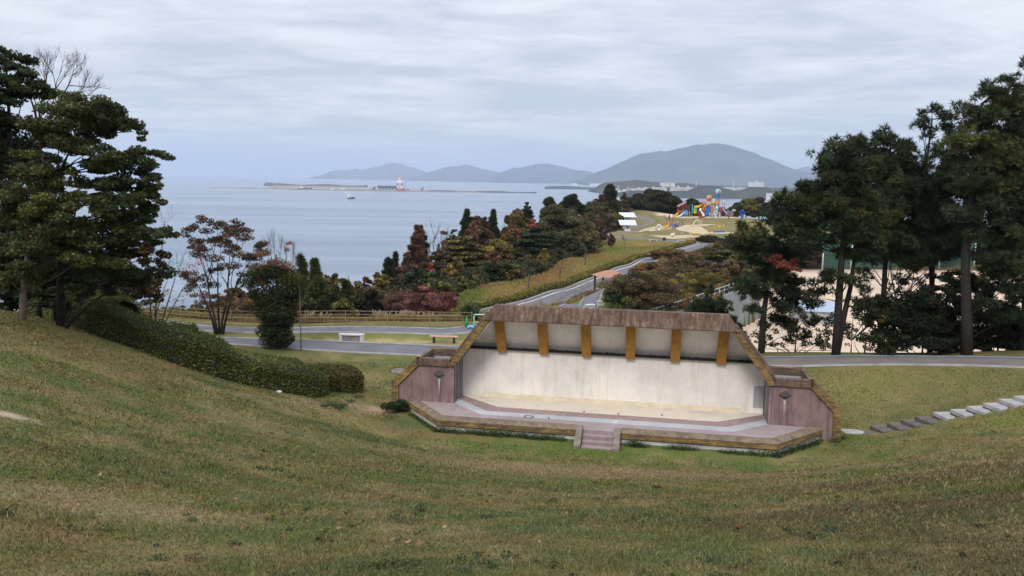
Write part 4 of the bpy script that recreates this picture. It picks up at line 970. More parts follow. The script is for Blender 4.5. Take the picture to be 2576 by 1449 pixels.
    b = on_ground(757, 49.5); R = empty('sapling', b, 0, 'thin leafless sapling stem close to the ivy clad tree', 'sapling'); mb = MB(); q = [np.array([0, 0, -.2])] + [at_y(u, v, 49.5) - b for u, v in [(756, 800), (754, 740), (750, 690)]]
    mb.tube(q, [.04, .034, .026, .014], 5); twigs(mb, q[-1], (-.2, 0, 1), .5, .012, 2, .3, 2); twigs(mb, q[-2], (.4, 0, 1), .5, .01, 2, .3, 2); mb.build('stem', M['bark_pale'], R)
mid_trees()

# ------------------------------------------------------------------ pines on the right
def right_pines():
    dk, md, ol = (.031, .043, .021), (.047, .061, .026), (.078, .086, .03)
    def pine(label, ub, y, trunk, pads, tr, group='pines behind the path', dens=8.0, size=.30, second=None, extra=None, name='pine_tree'):
        b = on_ground(ub, y); T = [b - np.array([0, 0, .5])] + [at_y(u, v, y) for u, v in trunk]
        def ex(R, base, sub):
            if second:
                mb = MB(); mb.tube([T[0] - base] + [at_y(u, v, y + .3) - base for u, v in second], [tr * .8 * (1 - .7 * i / len(second)) for i in range(len(second) + 1)], 8); mb.build('second_trunk', M['bark_dark'], R)
            if extra: extra(R, base)
        return placed_tree(name, label, 'pine tree', b, [(u, v, hw, hh, y + dy, ry, c) for u, v, hw, hh, dy, ry, c in pads], 'bark_dark', T, dens, size, 'needle', True, group, ex, k=10, w=.095, tr=tr, var=.28, gx=1.2, gz=2.0, maxsub=14, spr=(.3, 1.15), lobe=(.2, .42))
    def red(R, base):
        cl = [(at_y(u, v, 47.5) - base, (hw / F * 47.5, .4, hh / F * 47.5), (.22, .062, .042)) for u, v, hw, hh in [(1940, 655, 16, 8), (1965, 665, 22, 12), (1990, 672, 20, 12), (1955, 645, 14, 8), (2000, 655, 10, 7), (2010, 680, 8, 6), (1925, 650, 8, 5)]]
        crown('red_creeper', cl, M['leaf'], R, 42, .13)
    pine('shorter pine with a patch of red leaves, nearest the right wing of the stage', 1915, 49.5, [(1920, 800), (1928, 740), (1925, 680), (1935, 600)],
         [(1900, 580, 34, 12, 0, 1, ol), (1880, 605, 34, 12, 0, 1, md), (1925, 610, 44, 14, 0, 1.2, dk), (1950, 580, 30, 12, 0, 1, dk), (1895, 640, 34, 12, 0, 1, dk), (1960, 630, 40, 14, .5, 1.2, dk), (1930, 665, 40, 14, 0, 1.1, dk), (2000, 640, 30, 14, 0, 1, md), (1885, 712, 40, 10, -.5, 1, dk), (1860, 725, 22, 9, 0, .8, md), (1940, 700, 44, 12, 0, 1.2, dk), (1990, 715, 36, 12, 0, 1, dk), (1905, 745, 30, 8, 0, .9, md), (2010, 745, 30, 10, .4, 1, dk), (1975, 765, 34, 12, 0, 1, dk), (2020, 785, 24, 10, 0, .9, md), (1890, 775, 22, 8, 0, .8, dk), (1955, 810, 30, 12, .6, .9, dk), (1990, 830, 26, 14, .6, .9, md)], .24, extra=red)
    pine('tall pine with two trunks from one foot, its crown against the mountain', 2102, 47, [(2110, 760), (2118, 640), (2128, 560), (2135, 440), (2139, 350)],
         [(2139, 350, 26, 16, 0, .8, md), (2105, 375, 26, 14, 0, .9, md), (2170, 375, 26, 14, 0, .9, md), (2065, 398, 26, 14, 0, .8, md), (2130, 405, 50, 18, 0, 1.2, dk), (2185, 415, 34, 16, 0, 1, ol), (2085, 430, 36, 16, 0, 1.1, dk), (2140, 450, 56, 20, 0, 1.3, md), (2095, 480, 50, 16, 0, 1.2, dk), (2020, 475, 24, 10, 0, .8, md), (2045, 490, 30, 12, 0, .9, md), (1990, 505, 26, 10, 0, .9, md), (2010, 525, 50, 14, 0, 1.2, dk), (2080, 520, 60, 18, 0, 1.3, ol), (2150, 510, 60, 22, 0, 1.3, md), (1970, 500, 14, 8, 0, .7, md), (2050, 560, 60, 18, 0, 1.3, dk), (1985, 560, 44, 14, 0, 1.1, md), (2130, 565, 60, 20, 0, 1.3, dk), (2190, 560, 50, 22, 0, 1.2, ol), (2020, 600, 50, 14, 0, 1.2, dk), (2200, 620, 46, 16, 0, 1.1, dk), (2160, 640, 40, 12, 0, 1.1, dk), (2150, 700, 34, 10, -.3, 1, md), (2080, 700, 30, 10, 0, 1, dk), (2070, 745, 30, 10, 0, .9, dk), (2170, 745, 26, 12, .2, .9, md)], .27, second=[(2122, 800), (2140, 720), (2150, 640), (2165, 540)])
    pine('pine in the middle of the right hand group with a spiky crown top', 2215, 50, [(2222, 760), (2230, 600), (2238, 450), (2240, 350)],
         [(2240, 338, 22, 14, 0, .8, md), (2215, 360, 24, 14, 0, .9, dk), (2268, 362, 26, 14, 0, .9, md), (2245, 385, 44, 18, 0, 1.2, dk), (2290, 390, 24, 14, 0, .9, md), (2230, 430, 50, 20, 0, 1.3, md), (2280, 440, 46, 20, 0, 1.2, dk), (2240, 480, 56, 22, 0, 1.3, dk), (2290, 500, 46, 22, 0, 1.2, dk), (2230, 540, 56, 22, 0, 1.3, md), (2300, 560, 50, 22, 0, 1.2, dk), (2250, 600, 56, 20, 0, 1.3, dk), (2320, 620, 44, 20, 0, 1.2, dk), (2270, 650, 50, 14, 0, 1.2, md)], .22)
    pine('thin open crowned pine between two fuller ones, sky showing through its top', 2340, 51, [(2345, 760), (2340, 560), (2330, 420), (2345, 300)],
         [(2346, 284, 18, 12, 0, .7, md), (2310, 300, 16, 9, 0, .6, md), (2325, 320, 14, 8, 0, .6, dk), (2372, 305, 16, 10, 0, .7, md), (2395, 290, 14, 9, 0, .6, dk), (2345, 345, 16, 9, 0, .6, dk), (2390, 330, 24, 12, 0, .8, dk), (2370, 375, 26, 12, 0, .8, md), (2340, 400, 20, 10, 0, .8, dk), (2400, 410, 36, 18, 0, 1.1, dk), (2360, 450, 44, 18, 0, 1.2, dk), (2400, 500, 50, 22, 0, 1.3, dk), (2350, 530, 44, 20, 0, 1.2, dk), (2380, 580, 50, 22, 0, 1.2, dk), (2350, 640, 50, 16, 0, 1.2, dk)], .2)
    pine('largest pine with the thickest trunk and a wide crown on the right', 2434, 44.5, [(2432, 800), (2428, 650), (2440, 520), (2450, 400), (2470, 260)],
         [(2432, 266, 22, 12, 0, .8, md), (2460, 290, 30, 12, 0, .9, dk), (2510, 218, 26, 12, 0, .9, md), (2495, 245, 30, 12, 0, .9, md), (2545, 240, 36, 16, 0, 1.1, md), (2580, 190, 24, 16, 0, .9, md), (2530, 275, 46, 16, 0, 1.2, ol), (2480, 320, 46, 18, 0, 1.2, md), (2550, 320, 50, 20, 0, 1.2, dk), (2430, 350, 44, 18, 0, 1.2, ol), (2500, 370, 60, 20, 0, 1.4, ol), (2570, 380, 50, 24, 0, 1.3, md), (2440, 410, 50, 18, 0, 1.2, md), (2520, 430, 60, 22, 0, 1.4, ol), (2460, 470, 56, 18, 0, 1.3, md), (2560, 470, 50, 22, 0, 1.3, md), (2500, 510, 60, 20, 0, 1.4, dk), (2420, 540, 46, 18, 0, 1.2, dk), (2560, 540, 50, 22, 0, 1.3, dk), (2470, 570, 50, 16, 0, 1.2, dk), (2540, 600, 50, 16, 0, 1.3, md), (2580, 640, 40, 16, 0, 1.2, ol), (2500, 650, 44, 12, 0, 1.2, dk), (2560, 680, 44, 14, 0, 1.2, ol), (2490, 690, 30, 10, 0, 1, md), (2550, 740, 40, 12, 0, 1.1, dk), (2480, 760, 30, 9, 0, 1, dk), (2530, 800, 40, 14, .5, 1.1, dk)], .34, size=.28)
    pine('pine cut by the right edge of the photo, only its lower boughs in view', 2572, 46, [(2578, 780), (2590, 600), (2600, 400)],
         [(2590, 560, 40, 30, 1, 1.3, dk), (2580, 720, 40, 16, 1, 1.2, dk), (2600, 480, 50, 40, 1, 1.5, dk), (2570, 830, 40, 18, 1, 1.2, dk), (2600, 640, 40, 40, 1, 1.4, dk)], .25)
    pine('pine standing further along the path, beyond the right edge of the photo', 2790, 43, [(2790, 760), (2795, 500), (2800, 320)], [(2800 + dx, v_, 60, 24, 0, 1.5, dk if v_ % 3 else md) for dx, v_ in [(0, 260), (-50, 320), (50, 330), (-70, 400), (60, 410), (0, 380), (-60, 480), (60, 490), (0, 460), (-70, 560), (70, 560), (0, 540), (-50, 640), (50, 650), (0, 720), (-40, 800), (50, 820)]], .26)
    pine('young pine with upright candles just behind the right end of the stage canopy', 1792, 56, [(1790, 800), (1788, 735)],
         [(1786, 728, 10, 10, 0, .4, md), (1770, 748, 12, 10, 0, .5, md), (1808, 752, 12, 10, 0, .5, md), (1790, 765, 26, 12, 0, .8, dk), (1755, 772, 18, 10, 0, .7, md), (1828, 772, 18, 10, 0, .7, md), (1785, 790, 44, 14, 0, 1.0, dk), (1745, 795, 18, 10, 0, .7, md), (1835, 798, 20, 10, 0, .7, md), (1790, 820, 50, 14, 0, 1.1, dk), (1850, 830, 24, 16, 0, .9, dk)], .12, group=None, size=.24, dens=14, name='young_pine')
    def bush(lb, u, y, cl, dens=34, col='bark_dark', size=.15):
        b = on_ground(u, y); placed_tree('bush', lb, 'bush', b, cl, col, [b - np.array([0, 0, .3]), b + np.array([0, 0, 1.0])], dens, size, tr=.07, gx=1.2, gz=1.35, maxsub=10)
    k1, k2, k3 = (.020, .026, .012), (.032, .04, .015), (.06, .06, .02)
    bush('big black green bush between the double trunked pine and the thick trunked pine', 2320, 47, [(2300, 770, 70, 34, 47, 1.4, k1), (2360, 780, 60, 40, 47, 1.4, k1), (2260, 820, 60, 34, 47, 1.3, k1), (2330, 840, 80, 36, 46.5, 1.4, k1), (2390, 830, 44, 40, 47, 1.3, k1), (2230, 860, 40, 20, 46.5, 1.1, k2), (2350, 730, 40, 24, 47, 1.2, k1), (2390, 740, 30, 30, 47, 1.1, k1), (2280, 860, 50, 22, 46.6, 1.2, k1), (2370, 868, 50, 18, 46.4, 1.2, k1), (2250, 780, 50, 30, 47.5, 1.2, k1), (2320, 800, 60, 40, 47.5, 1.3, k1)], 46)
    bush('lighter leafy bush at the foot of the double trunked pine', 2175, 47.5, [(2170, 800, 34, 24, 47.5, 1.1, k2), (2190, 840, 40, 26, 47.5, 1.1, k2), (2150, 850, 24, 20, 47.5, .9, k2), (2215, 810, 20, 20, 47.5, .9, k3), (2215, 800, 12, 10, 47, .6, (.16, .12, .02))], 26)
    bush('thin twiggy bush between the two left pines, sand showing through it', 2000, 50, [(1985, 830, 30, 16, 50, .9, k2), (2020, 850, 34, 20, 50, .9, k2), (1970, 860, 30, 16, 50, .9, k2), (2040, 825, 22, 16, 50, .8, k3), (2050, 865, 26, 14, 50, .8, k2), (1940, 845, 20, 20, 50, .8, k2), (2075, 845, 20, 24, 50, .8, k2), (1905, 850, 24, 22, 51, .8, k2), (2030, 800, 30, 14, 51, .8, k3)], 24)
    bush('dark bush right of the thick pine trunk, reaching the right edge', 2510, 47, [(2500, 850, 40, 26, 47, 1.2, k1), (2550, 850, 40, 26, 47, 1.2, k1), (2480, 800, 26, 24, 47, 1.1, k1), (2530, 780, 40, 16, 47, 1.1, k1), (2470, 860, 40, 22, 47, 1.1, k1), (2570, 800, 40, 30, 47, 1.1, k1), (2500, 820, 50, 30, 47, 1.2, k1), (2540, 868, 44, 18, 46.5, 1.1, k1), (2480, 872, 36, 14, 46.5, 1.0, k2)], 36)
    bush('shadowy thicket behind the thickest pine trunk, under its lowest boughs', 2440, 50, [(2440, 780, 50, 30, 50, 1.2, k1), (2420, 840, 50, 34, 50, 1.2, k1), (2460, 720, 40, 30, 50, 1.2, k1), (2500, 740, 40, 30, 50, 1.2, k1), (2400, 700, 40, 24, 50, 1.2, k1), (2430, 860, 50, 20, 49, 1.2, k1)], 38)
    bush('greenish undergrowth between the double trunked pine and the sand', 2140, 52, [(2120, 820, 30, 24, 52, 1, k2), (2080, 860, 30, 18, 52, 1, k2), (2230, 760, 40, 24, 52, 1, k2), (2190, 780, 30, 24, 52, 1, k2), (2060, 800, 26, 20, 53, 1, k2), (2150, 770, 30, 20, 53, 1, k2), (2260, 720, 36, 18, 53, 1, k1), (2300, 700, 40, 16, 53, 1, k1)], 20)
    b = on_ground(2240, 52); R = empty('bare_tree', b, 0, 'grey leafless tree with a net of fine branches in front of the bright sand', 'tree'); mb = MB()
    tr_ = at_y(2255, 760, 52) - b; mb.tube([(0, 0, -.3), tr_ * .5, tr_], [.12, .1, .07], 6)
    for u, v in [(2300, 680), (2350, 660), (2200, 680), (2240, 650), (2170, 665), (2330, 700), (2270, 630), (2390, 650)]:
        q = at_y(u, v, 52 + rng.uniform(-1, 1)) - b; mb.tube([tr_, (tr_ + q) / 2 + rng.normal(size=3) * .2, q], [.05, .04, .02], 4); twigs(mb, q, unit(q - tr_), .9, .016, 3, .5, 3, None, .1); twigs(mb, (tr_ + q) / 2, unit(q - tr_), .9, .016, 3, .5, 3, None, .2)
    mb.build('trunk', M['twig'], R)
right_pines()
# ------------------------------------------------------------------ hedges
def hedge(name, label, line, hgt, width, n, size, cols, seed=3, core=(.03, .032, .014), cat='hedge', var=.3, back=1.0):
    """line: world xy points of the front foot; the hedge stands to the left of travel"""
    P = np.array(line, float); d = np.r_[0, np.cumsum(np.hypot(*np.diff(P, axis=0).T))]; L = d[-1]
    base = np.array([P[:, 0].mean(), P[:, 1].mean(), 0]); base[2] = tz(base[0], base[1]); R = empty(name, base, 0, label, cat)
    def at(s):
        x, y = np.interp(s, d, P[:, 0]), np.interp(s, d, P[:, 1]); e = .5
        tx, ty = np.interp(s + e, d, P[:, 0]) - np.interp(s - e, d, P[:, 0]), np.interp(s + e, d, P[:, 1]) - np.interp(s - e, d, P[:, 1]); k = np.hypot(tx, ty); k = np.where(k < 1e-6, 1, k)
        return x, y, -ty / k, tx / k
    def surf(s, q, inset=0):
        """q 0..1 goes up the front, over the top, down the back"""
        wob = .75 + .5 * fbm(s * .55, q * 2 + seed, seed); hh = hgt * (.86 + .28 * vnoise(s * .7, s * 0 + 2, seed + 5)) - inset
        endk = np.clip(np.minimum(s + .05, L - s + .05) / 1.5, .03, 1) ** .6
        ww = width; tot = hh + ww + hh; a = q * tot
        o = np.where(a < hh, 0, np.where(a < hh + ww, a - hh, ww)); z = np.where(a < hh, a, np.where(a < hh + ww, hh, hh - (a - hh - ww)))
        rnd = np.clip(1 - np.minimum(o, ww - o) / .45, 0, 1) ** 2; z = z - rnd * .22 * (z > hh * .8) * hgt
        o = ww / 2 + (o - ww / 2) * (.93 + .14 * (wob - .75)) * endk; o = np.clip(o, inset, ww - inset); z = z * (.9 + .2 * (wob - .75)) * (.6 + .4 * endk)
        x, y, nx, ny = at(np.clip(s, inset, L - inset)); X, Y = x + nx * o, y + ny * o
        return X, Y, terr(X, Y) * .25 + terr(x + nx * ww * .12, y + ny * ww * .12) * .75 + z * 1.0
    ns, nq = max(10, int(L / .45)), 12
    S, Q = np.meshgrid(np.linspace(.15, L - .15, ns), np.linspace(0, 1, nq), indexing='ij'); X, Y, Z = surf(S.ravel(), Q.ravel(), .10)
    Z = Z.reshape(ns, nq); Z[:, 0] -= .5; Z[:, -1] -= 1.4
    I = np.arange(ns * nq).reshape(ns, nq); f = np.stack([I[:-1, :-1], I[1:, :-1], I[1:, 1:], I[:-1, 1:]], -1).reshape(-1, 4)
    cm = paint('hedge_blocking_core', core, .9)
    o = raw_mesh('branches', np.c_[X, Y, Z.ravel()] - base, f, cm, R)  # solid dark core added inside the leaves to block light
    s = rng.uniform(0, L, n); q = rng.uniform(0, 1, n); X, Y, Z = surf(s, q); Pp = np.c_[X, Y, Z] + rng.normal(size=(n, 3)) * .045 - base
    kk = np.clip((fbm(s * .5, q * 4, seed + 9) - .42) * 4, 0, 1)[:, None]; k2 = np.clip((fbm(s * 1.3, q * 6, seed + 19) - .56) * 6, 0, 1)[:, None]
    C = np.array(cols[0]) * (1 - kk) + np.array(cols[1]) * kk; C = C * (1 - k2 * .7) + np.array(cols[2]) * k2 * .7
    v, f, c = leaf_quads(Pp, size, np.clip(C * np.clip(1 + var * rng.normal(size=(n, 1)), .4, 2) * (1 + .08 * rng.normal(size=(n, 3))), .004, .9), .9, .5); raw_mesh('leaves', v, f, M['leaf'], R, c)
    return R
HP = [tuple(ground_hit(u, v)[:2]) for u, v in [(60, 790), (160, 815), (240, 845), (350, 882), (480, 930), (600, 965), (700, 985), (790, 1002), (858, 1008)]]
hedge('hedge', 'long dark green hedge running down the grass slope towards the stage', HP, 1.45, 2.7, 74000, .10, [(.078, .102, .024), (.145, .165, .04), (.19, .17, .05)])
HB = [(x + .7, y + 2.7) for x, y in HP[3:]] + [tuple(ground_hit(880, 975)[:2])]
HB = [tuple(np.array(p)) for p in HB]
hedge('low_hedge', 'lower reddish tinged hedge strip behind the long dark hedge', HB, 1.15, 1.5, 24000, .10, [(.08, .092, .026), (.125, .12, .036), (.16, .10, .05)], seed=8)
# roadside hedge strip beside the rising road
HR = [(float(road_x(y)) - 2.5, y + .2) for y in np.linspace(86, 197, 24)]
HRL = [(x, y) for x, y in HR]
hedge('roadside_hedge', 'low yellow green hedge running the length of the road below the meadow', HRL, .95, 1.3, 19000, .22, [(.15, .145, .028), (.27, .215, .036), (.17, .12, .04)], seed=12, core=(.07, .065, .02))
b = ground_hit(1782, 606)
far_tree(1785, 599, 200, 46, 'shrub', (.035, .04, .018), 'dark clipped bush ending the roadside hedge at the foot of the play hill', hmin=1.5)

# ------------------------------------------------------------------ cable fences
def cable_fence(label, pts, spacing, hgt, nc):
    P = np.array(pts, float); d = np.r_[0, np.cumsum(np.hypot(*np.diff(P, axis=0).T))]; L = d[-1]; n = int(L / spacing) + 1
    X = np.interp(np.linspace(0, L, n), d, P[:, 0]); Y = np.interp(np.linspace(0, L, n), d, P[:, 1]); Z = terr(X, Y); b = np.array([X[0], Y[0], Z[0]])
    R = empty('cable_fence', b, 0, label, 'fence')
    for x, y, z in zip(X, Y, Z): MB().tube([(x - b[0], y - b[1], z - b[2] - .3), (x - b[0], y - b[1], z - b[2] + hgt + .04)], .024, 6).build('post', M['rope'], R)
    for k in range(nc):
        h = hgt * (k + .35) / (nc - .65)
        MB().tube([(x - b[0], y - b[1] - .04, z - b[2] + h) for x, y, z in zip(X, Y, Z)], .021, 5).build('cable', M['rope'], R)
FL = [(-40, 62.0)] + [tuple(ground_hit(u, v)[:2] + np.array([0, 1.0])) for u, v in [(500, 821), (700, 823), (900, 825), (1100, 827.5), (1185, 829)]]
cable_fence('long tan cable fence along the far side of the lower path', FL, 3.0, 1.1, 5)
FD = [tuple(ground_hit(u, v)[:2]) for u, v in [(1290, 800), (1350, 779), (1400, 757), (1450, 735), (1500, 713), (1540, 700)]]
cable_fence('tan cable fence running diagonally up to the pink roofed shelter', FD, 3.0, 1.1, 5)

# ------------------------------------------------------------------ rough grass, pampas, lawn
def blades(name, X, Y, hgt, wid, C, lean=.35, zoff=0.0, kind='stuff', label=None, cat=None):
    n = len(X); Z = terr(X, Y) + zoff; a = rng.uniform(0, 2 * np.pi, n); h = hgt * rng.uniform(.55, 1.25, n); ln = lean * rng.normal(size=(n, 2))
    P = np.c_[X, Y, Z]; side = np.c_[np.cos(a), np.sin(a), np.zeros(n)] * (wid / 2 * np.ones(n))[:, None]; tip = np.c_[ln * h[:, None], h]
    mid = tip * np.array([.35, .35, .6])
    v = np.stack([P - side, P + side, P + mid + side * .7, P + tip, P + mid - side * .7], 1).reshape(-1, 3)
    o5 = np.arange(n)[:, None] * 5; t = np.concatenate([o5 + [0, 1, 2], o5 + [0, 2, 4], o5 + [4, 2, 3]], 1).reshape(-1, 3)
    return tag(raw_mesh(name, v, t, M['grass_blade'], None, np.repeat(C, 5, 0)), label, cat, kind=kind)
def verge():
    n = 90000; y = 62.0 + rng.uniform(0, 1, n) ** 1.4 * 24; x = rng.uniform(-42, 7, n); m = (x < np.interp(y, [60, 68, 76, 86], [6, 1, -6, -7.5])) & (x > -42 + (y - 62) * .9) & (x > belt_x(y) - 14) | ((y > 63.5) & (x > road_x(y) + 3.6) & (x < -1.5 + (y - 63) * .42))
    x, y = x[m], y[m]; k = rng.uniform(0, 1, len(x)) * .6 + .4 * vnoise(x * .5, y * .5, 4); k = k[:, None]
    C = np.array((.085, .10, .03)) * (k < .40) + np.array((.30, .215, .085)) * ((k >= .40) & (k < .75)) + np.array((.22, .115, .05)) * (k >= .75); C = C * rng.uniform(.65, 1.35, (len(x), 1))
    blades('verge_grass', x, y, .26 + .42 * vnoise(x * .5, y * .5, 9) ** 1.5, .04, C, .55, 0, label='golden rough grass along the cable fence')
    y = rng.uniform(76, 180, 30000); x = road_x(y) + 3 + rng.uniform(0, 1, len(y)) ** 1.5 * 5
    m = x < 6 + (y - 66) * .45; x, y = x[m], y[m]
    blades('bank_grass', x, y, .25 + .4 * vnoise(x * .3, y * .3, 4), .06, np.array((.27, .20, .095)) * rng.uniform(.55, 1.3, (len(x), 1)) * (1 - .5 * (vnoise(x * .4, y * .4, 14) > .62))[:, None], .55, label='dry grass on the bank between the road and the shelter path')
    y = np.exp(rng.uniform(math.log(88), math.log(215), 60000)); x = belt_x(y) + (road_x(y) - 3.4 - belt_x(y)) * rng.uniform(0, 1, len(y)); k = vnoise(x * .22, y * .08, 33) * .7 + .3 * rng.uniform(0, 1, len(y)); e = np.clip(1 - (x - belt_x(y)) / 3.5, 0, 1)
    C = np.where((k < .48)[:, None], np.array((.135, .15, .04)), np.where((k < .62)[:, None], np.array((.21, .17, .06)), np.array((.24, .145, .06)))) * rng.uniform(.6, 1.35, (len(x), 1))
    blades('meadow_grass', x, y, .05 + .08 * k + .45 * e * rng.uniform(0, 1, len(x)), .09, C * 1.25, .6, label='uneven brown and green grass of the sloping meadow')
verge()
def pampas():
    for u, v, k, lb in [(779, 796, 5, 'pale pampas tuft just right of the ivy clad tree, behind the fence'), (818, 800, 5, 'low pampas tuft in front of the light green pines'), (950, 795, 9, 'pampas clump with drooping plumes left of the red bushes'), (968, 797, 8, 'pampas clump with dense plumes below the left end of the red bushes'), (1006, 795, 10, 'tallest bright pampas clump in front of the red bushes'), (1020, 797, 9, 'golden pampas clump beside the tallest one'), (1036, 799, 6, 'pampas clump right of the golden one'), (1055, 801, 5, 'small pampas clump below the middle of the red bushes'), (1080, 803, 6, 'pampas clump below the right part of the red bushes'), (1098, 806, 6, 'pampas clump nearest the road end of the fence')]:
        y = 64.5 + rng.uniform(0, 1.5); b = on_ground(u, y); R = empty('pampas_grass', b, 0, lb, 'pampas grass', 'pampas clumps behind the cable fence'); ht = at_y(u, v - 12, y)[2] - b[2]
        n = 160; a = rng.uniform(0, 6.28, n); h = ht * rng.uniform(.4, .75, n); sp = rng.uniform(.15, .8, n); P0 = np.c_[np.cos(a) * .1, np.sin(a) * .1, np.zeros(n)]; tip = np.c_[np.cos(a) * sp, np.sin(a) * sp, h]; sd = np.c_[-np.sin(a), np.cos(a), np.zeros(n)] * .018
        md = P0 + tip * [.4, .4, .8]; V = np.stack([P0 - sd, P0 + sd, md + sd, P0 + tip, md - sd], 1).reshape(-1, 3); o5 = np.arange(n)[:, None] * 5; t = np.concatenate([o5 + [0, 1, 2], o5 + [0, 2, 4], o5 + [4, 2, 3]], 1).reshape(-1, 3)
        raw_mesh('leaves', V, t, M['grass_blade'], R, np.repeat(tint((.20, .16, .06), n, .3), 5, 0))
        Vs, Fs, Cs, o = [], [], [], 0
        for i in range(k):
            a = rng.uniform(0, 6.28); sp = rng.uniform(.1, .6); q = np.array([math.cos(a) * sp, math.sin(a) * sp, ht * rng.uniform(.72, .98)]); ax = unit(np.array([math.cos(a) * .5 + .35, math.sin(a) * .5, .9])); m = 60
            pts = q + ax * rng.uniform(-.2, .22, (m, 1)) + rng.normal(size=(m, 3)) * .025; v_, f_, c_ = leaf_quads(pts, .10, tint((.46, .37, .27), m, .15, .03), 0, .3); Vs.append(v_); Fs.append(f_ + o); Cs.append(c_); o += len(v_)
        raw_mesh('plumes', np.vstack(Vs), np.vstack(Fs), M['leaf'], R, np.vstack(Cs))
pampas()
def lawn():
    n = 520000; az = np.radians(rng.uniform(-46, 46, n)); r = np.exp(rng.uniform(math.log(4.2), math.log(50), n) ** 1.0); x, y = r * np.sin(az), r * np.cos(az)
    s, t = st_of(x, y); m = ~((np.abs(s) < 10.3) & (t > -3.75 + np.clip(np.abs(s) - 7.1, 0, 3) * 1.15) & (t < 2.6)) & ~((np.abs(s) < 1.2) & (t < -2) & (t > -3.8)) & (y < 47)
    pth = np.array(pathR); px = np.interp(x, pth[:, 0], pth[:, 1]); m &= ~((x > 8) & (np.abs(y - px) < 2.1)); m &= ~((x > 12) & (y > px + 1.6))
    for u, v, w_, _ in [(2138, 1086, 0, 0), (2187, 1089, 0, 0), (2224, 1082, 0, 0), (2267, 1076, 0, 0), (2304, 1068, 0, 0), (2340, 1060, 0, 0), (2384, 1049, 0, 0), (2429, 1042, 0, 0), (2471, 1034, 0, 0), (2513, 1026, 0, 0), (2552, 1016, 0, 0)]:
        p = ground_hit(u, v); m &= ~((np.abs(x - p[0]) < .5) & (np.abs(y - p[1]) < .62))
    x, y, r = x[m], y[m], r[m]; n = len(x)
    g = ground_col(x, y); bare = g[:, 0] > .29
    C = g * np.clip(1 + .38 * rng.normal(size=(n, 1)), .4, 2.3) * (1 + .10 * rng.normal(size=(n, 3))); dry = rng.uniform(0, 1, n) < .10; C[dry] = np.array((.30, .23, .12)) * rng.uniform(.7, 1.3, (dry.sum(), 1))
    C = np.clip(C, .004, .8); k = ~bare
    h = (.022 + .020 * vnoise(x * .9, y * .9, 55) + .03 * np.clip(vnoise(x * .5, y * .5, 66) - .72, 0, 1) * 4) * np.clip(r / 9, 1, 1.7)
    blades('lawn_grass', x[k], y[k], h[k], np.maximum(.004, .00105 * r[k]), C[k], .75, -.004, label='short mown grass of the sloping lawn')
    # longer wisps near the camera
    X, Y = [], []
    for u, v, q, sp in [(1450, 1395, 60, .16), (1500, 1420, 50, .2), (1560, 1400, 40, .15), (1330, 1430, 40, .2), (640, 1215, 20, .15), (120, 1200, 60, .5), (1490, 1170, 30, .3), (1000, 1430, 30, .2), (540, 960, 120, .6), (520, 955, 120, .5), (610, 985, 100, .5), (1530, 1440, 60, .3)]:
        p = ground_hit(u, v); X += list(p[0] + rng.normal(size=q) * sp); Y += list(p[1] + rng.normal(size=q) * sp)
    X, Y = np.array(X), np.array(Y); blades('grass_wisps', X, Y, .13 * np.ones(len(X)), .008, tint((.16, .15, .06), len(X), .35), .55, label='longer grass wisps standing up from the lawn')
lawn()
def tufts():
    cl = []
    for _ in range(420):
        az = math.radians(rng.uniform(-34, 34)); r = math.exp(rng.uniform(math.log(5), math.log(30))); x, y = r * math.sin(az), r * math.cos(az); s, t = st_of(x, y)
        if abs(s) < 10.5 and t > -4.2: continue
        if vnoise(np.array([x * .45]), np.array([y * .45]), 141)[0] < .45: continue
        q = rng.uniform(.05, .16); cl.append(((x, y, tz(x, y) + .02), (q, q, .035 + q * .15), [(.05, .075, .026), (.07, .095, .03), (.06, .085, .045), (.11, .08, .045)][rng.integers(0, 4)]))
    crown('lawn_weeds', cl, M['leaf'], None, 210, .045, up=.9); tag(bpy.data.objects['lawn_weeds'], 'small dark weeds dotted through the lawn', kind='stuff')
tufts()
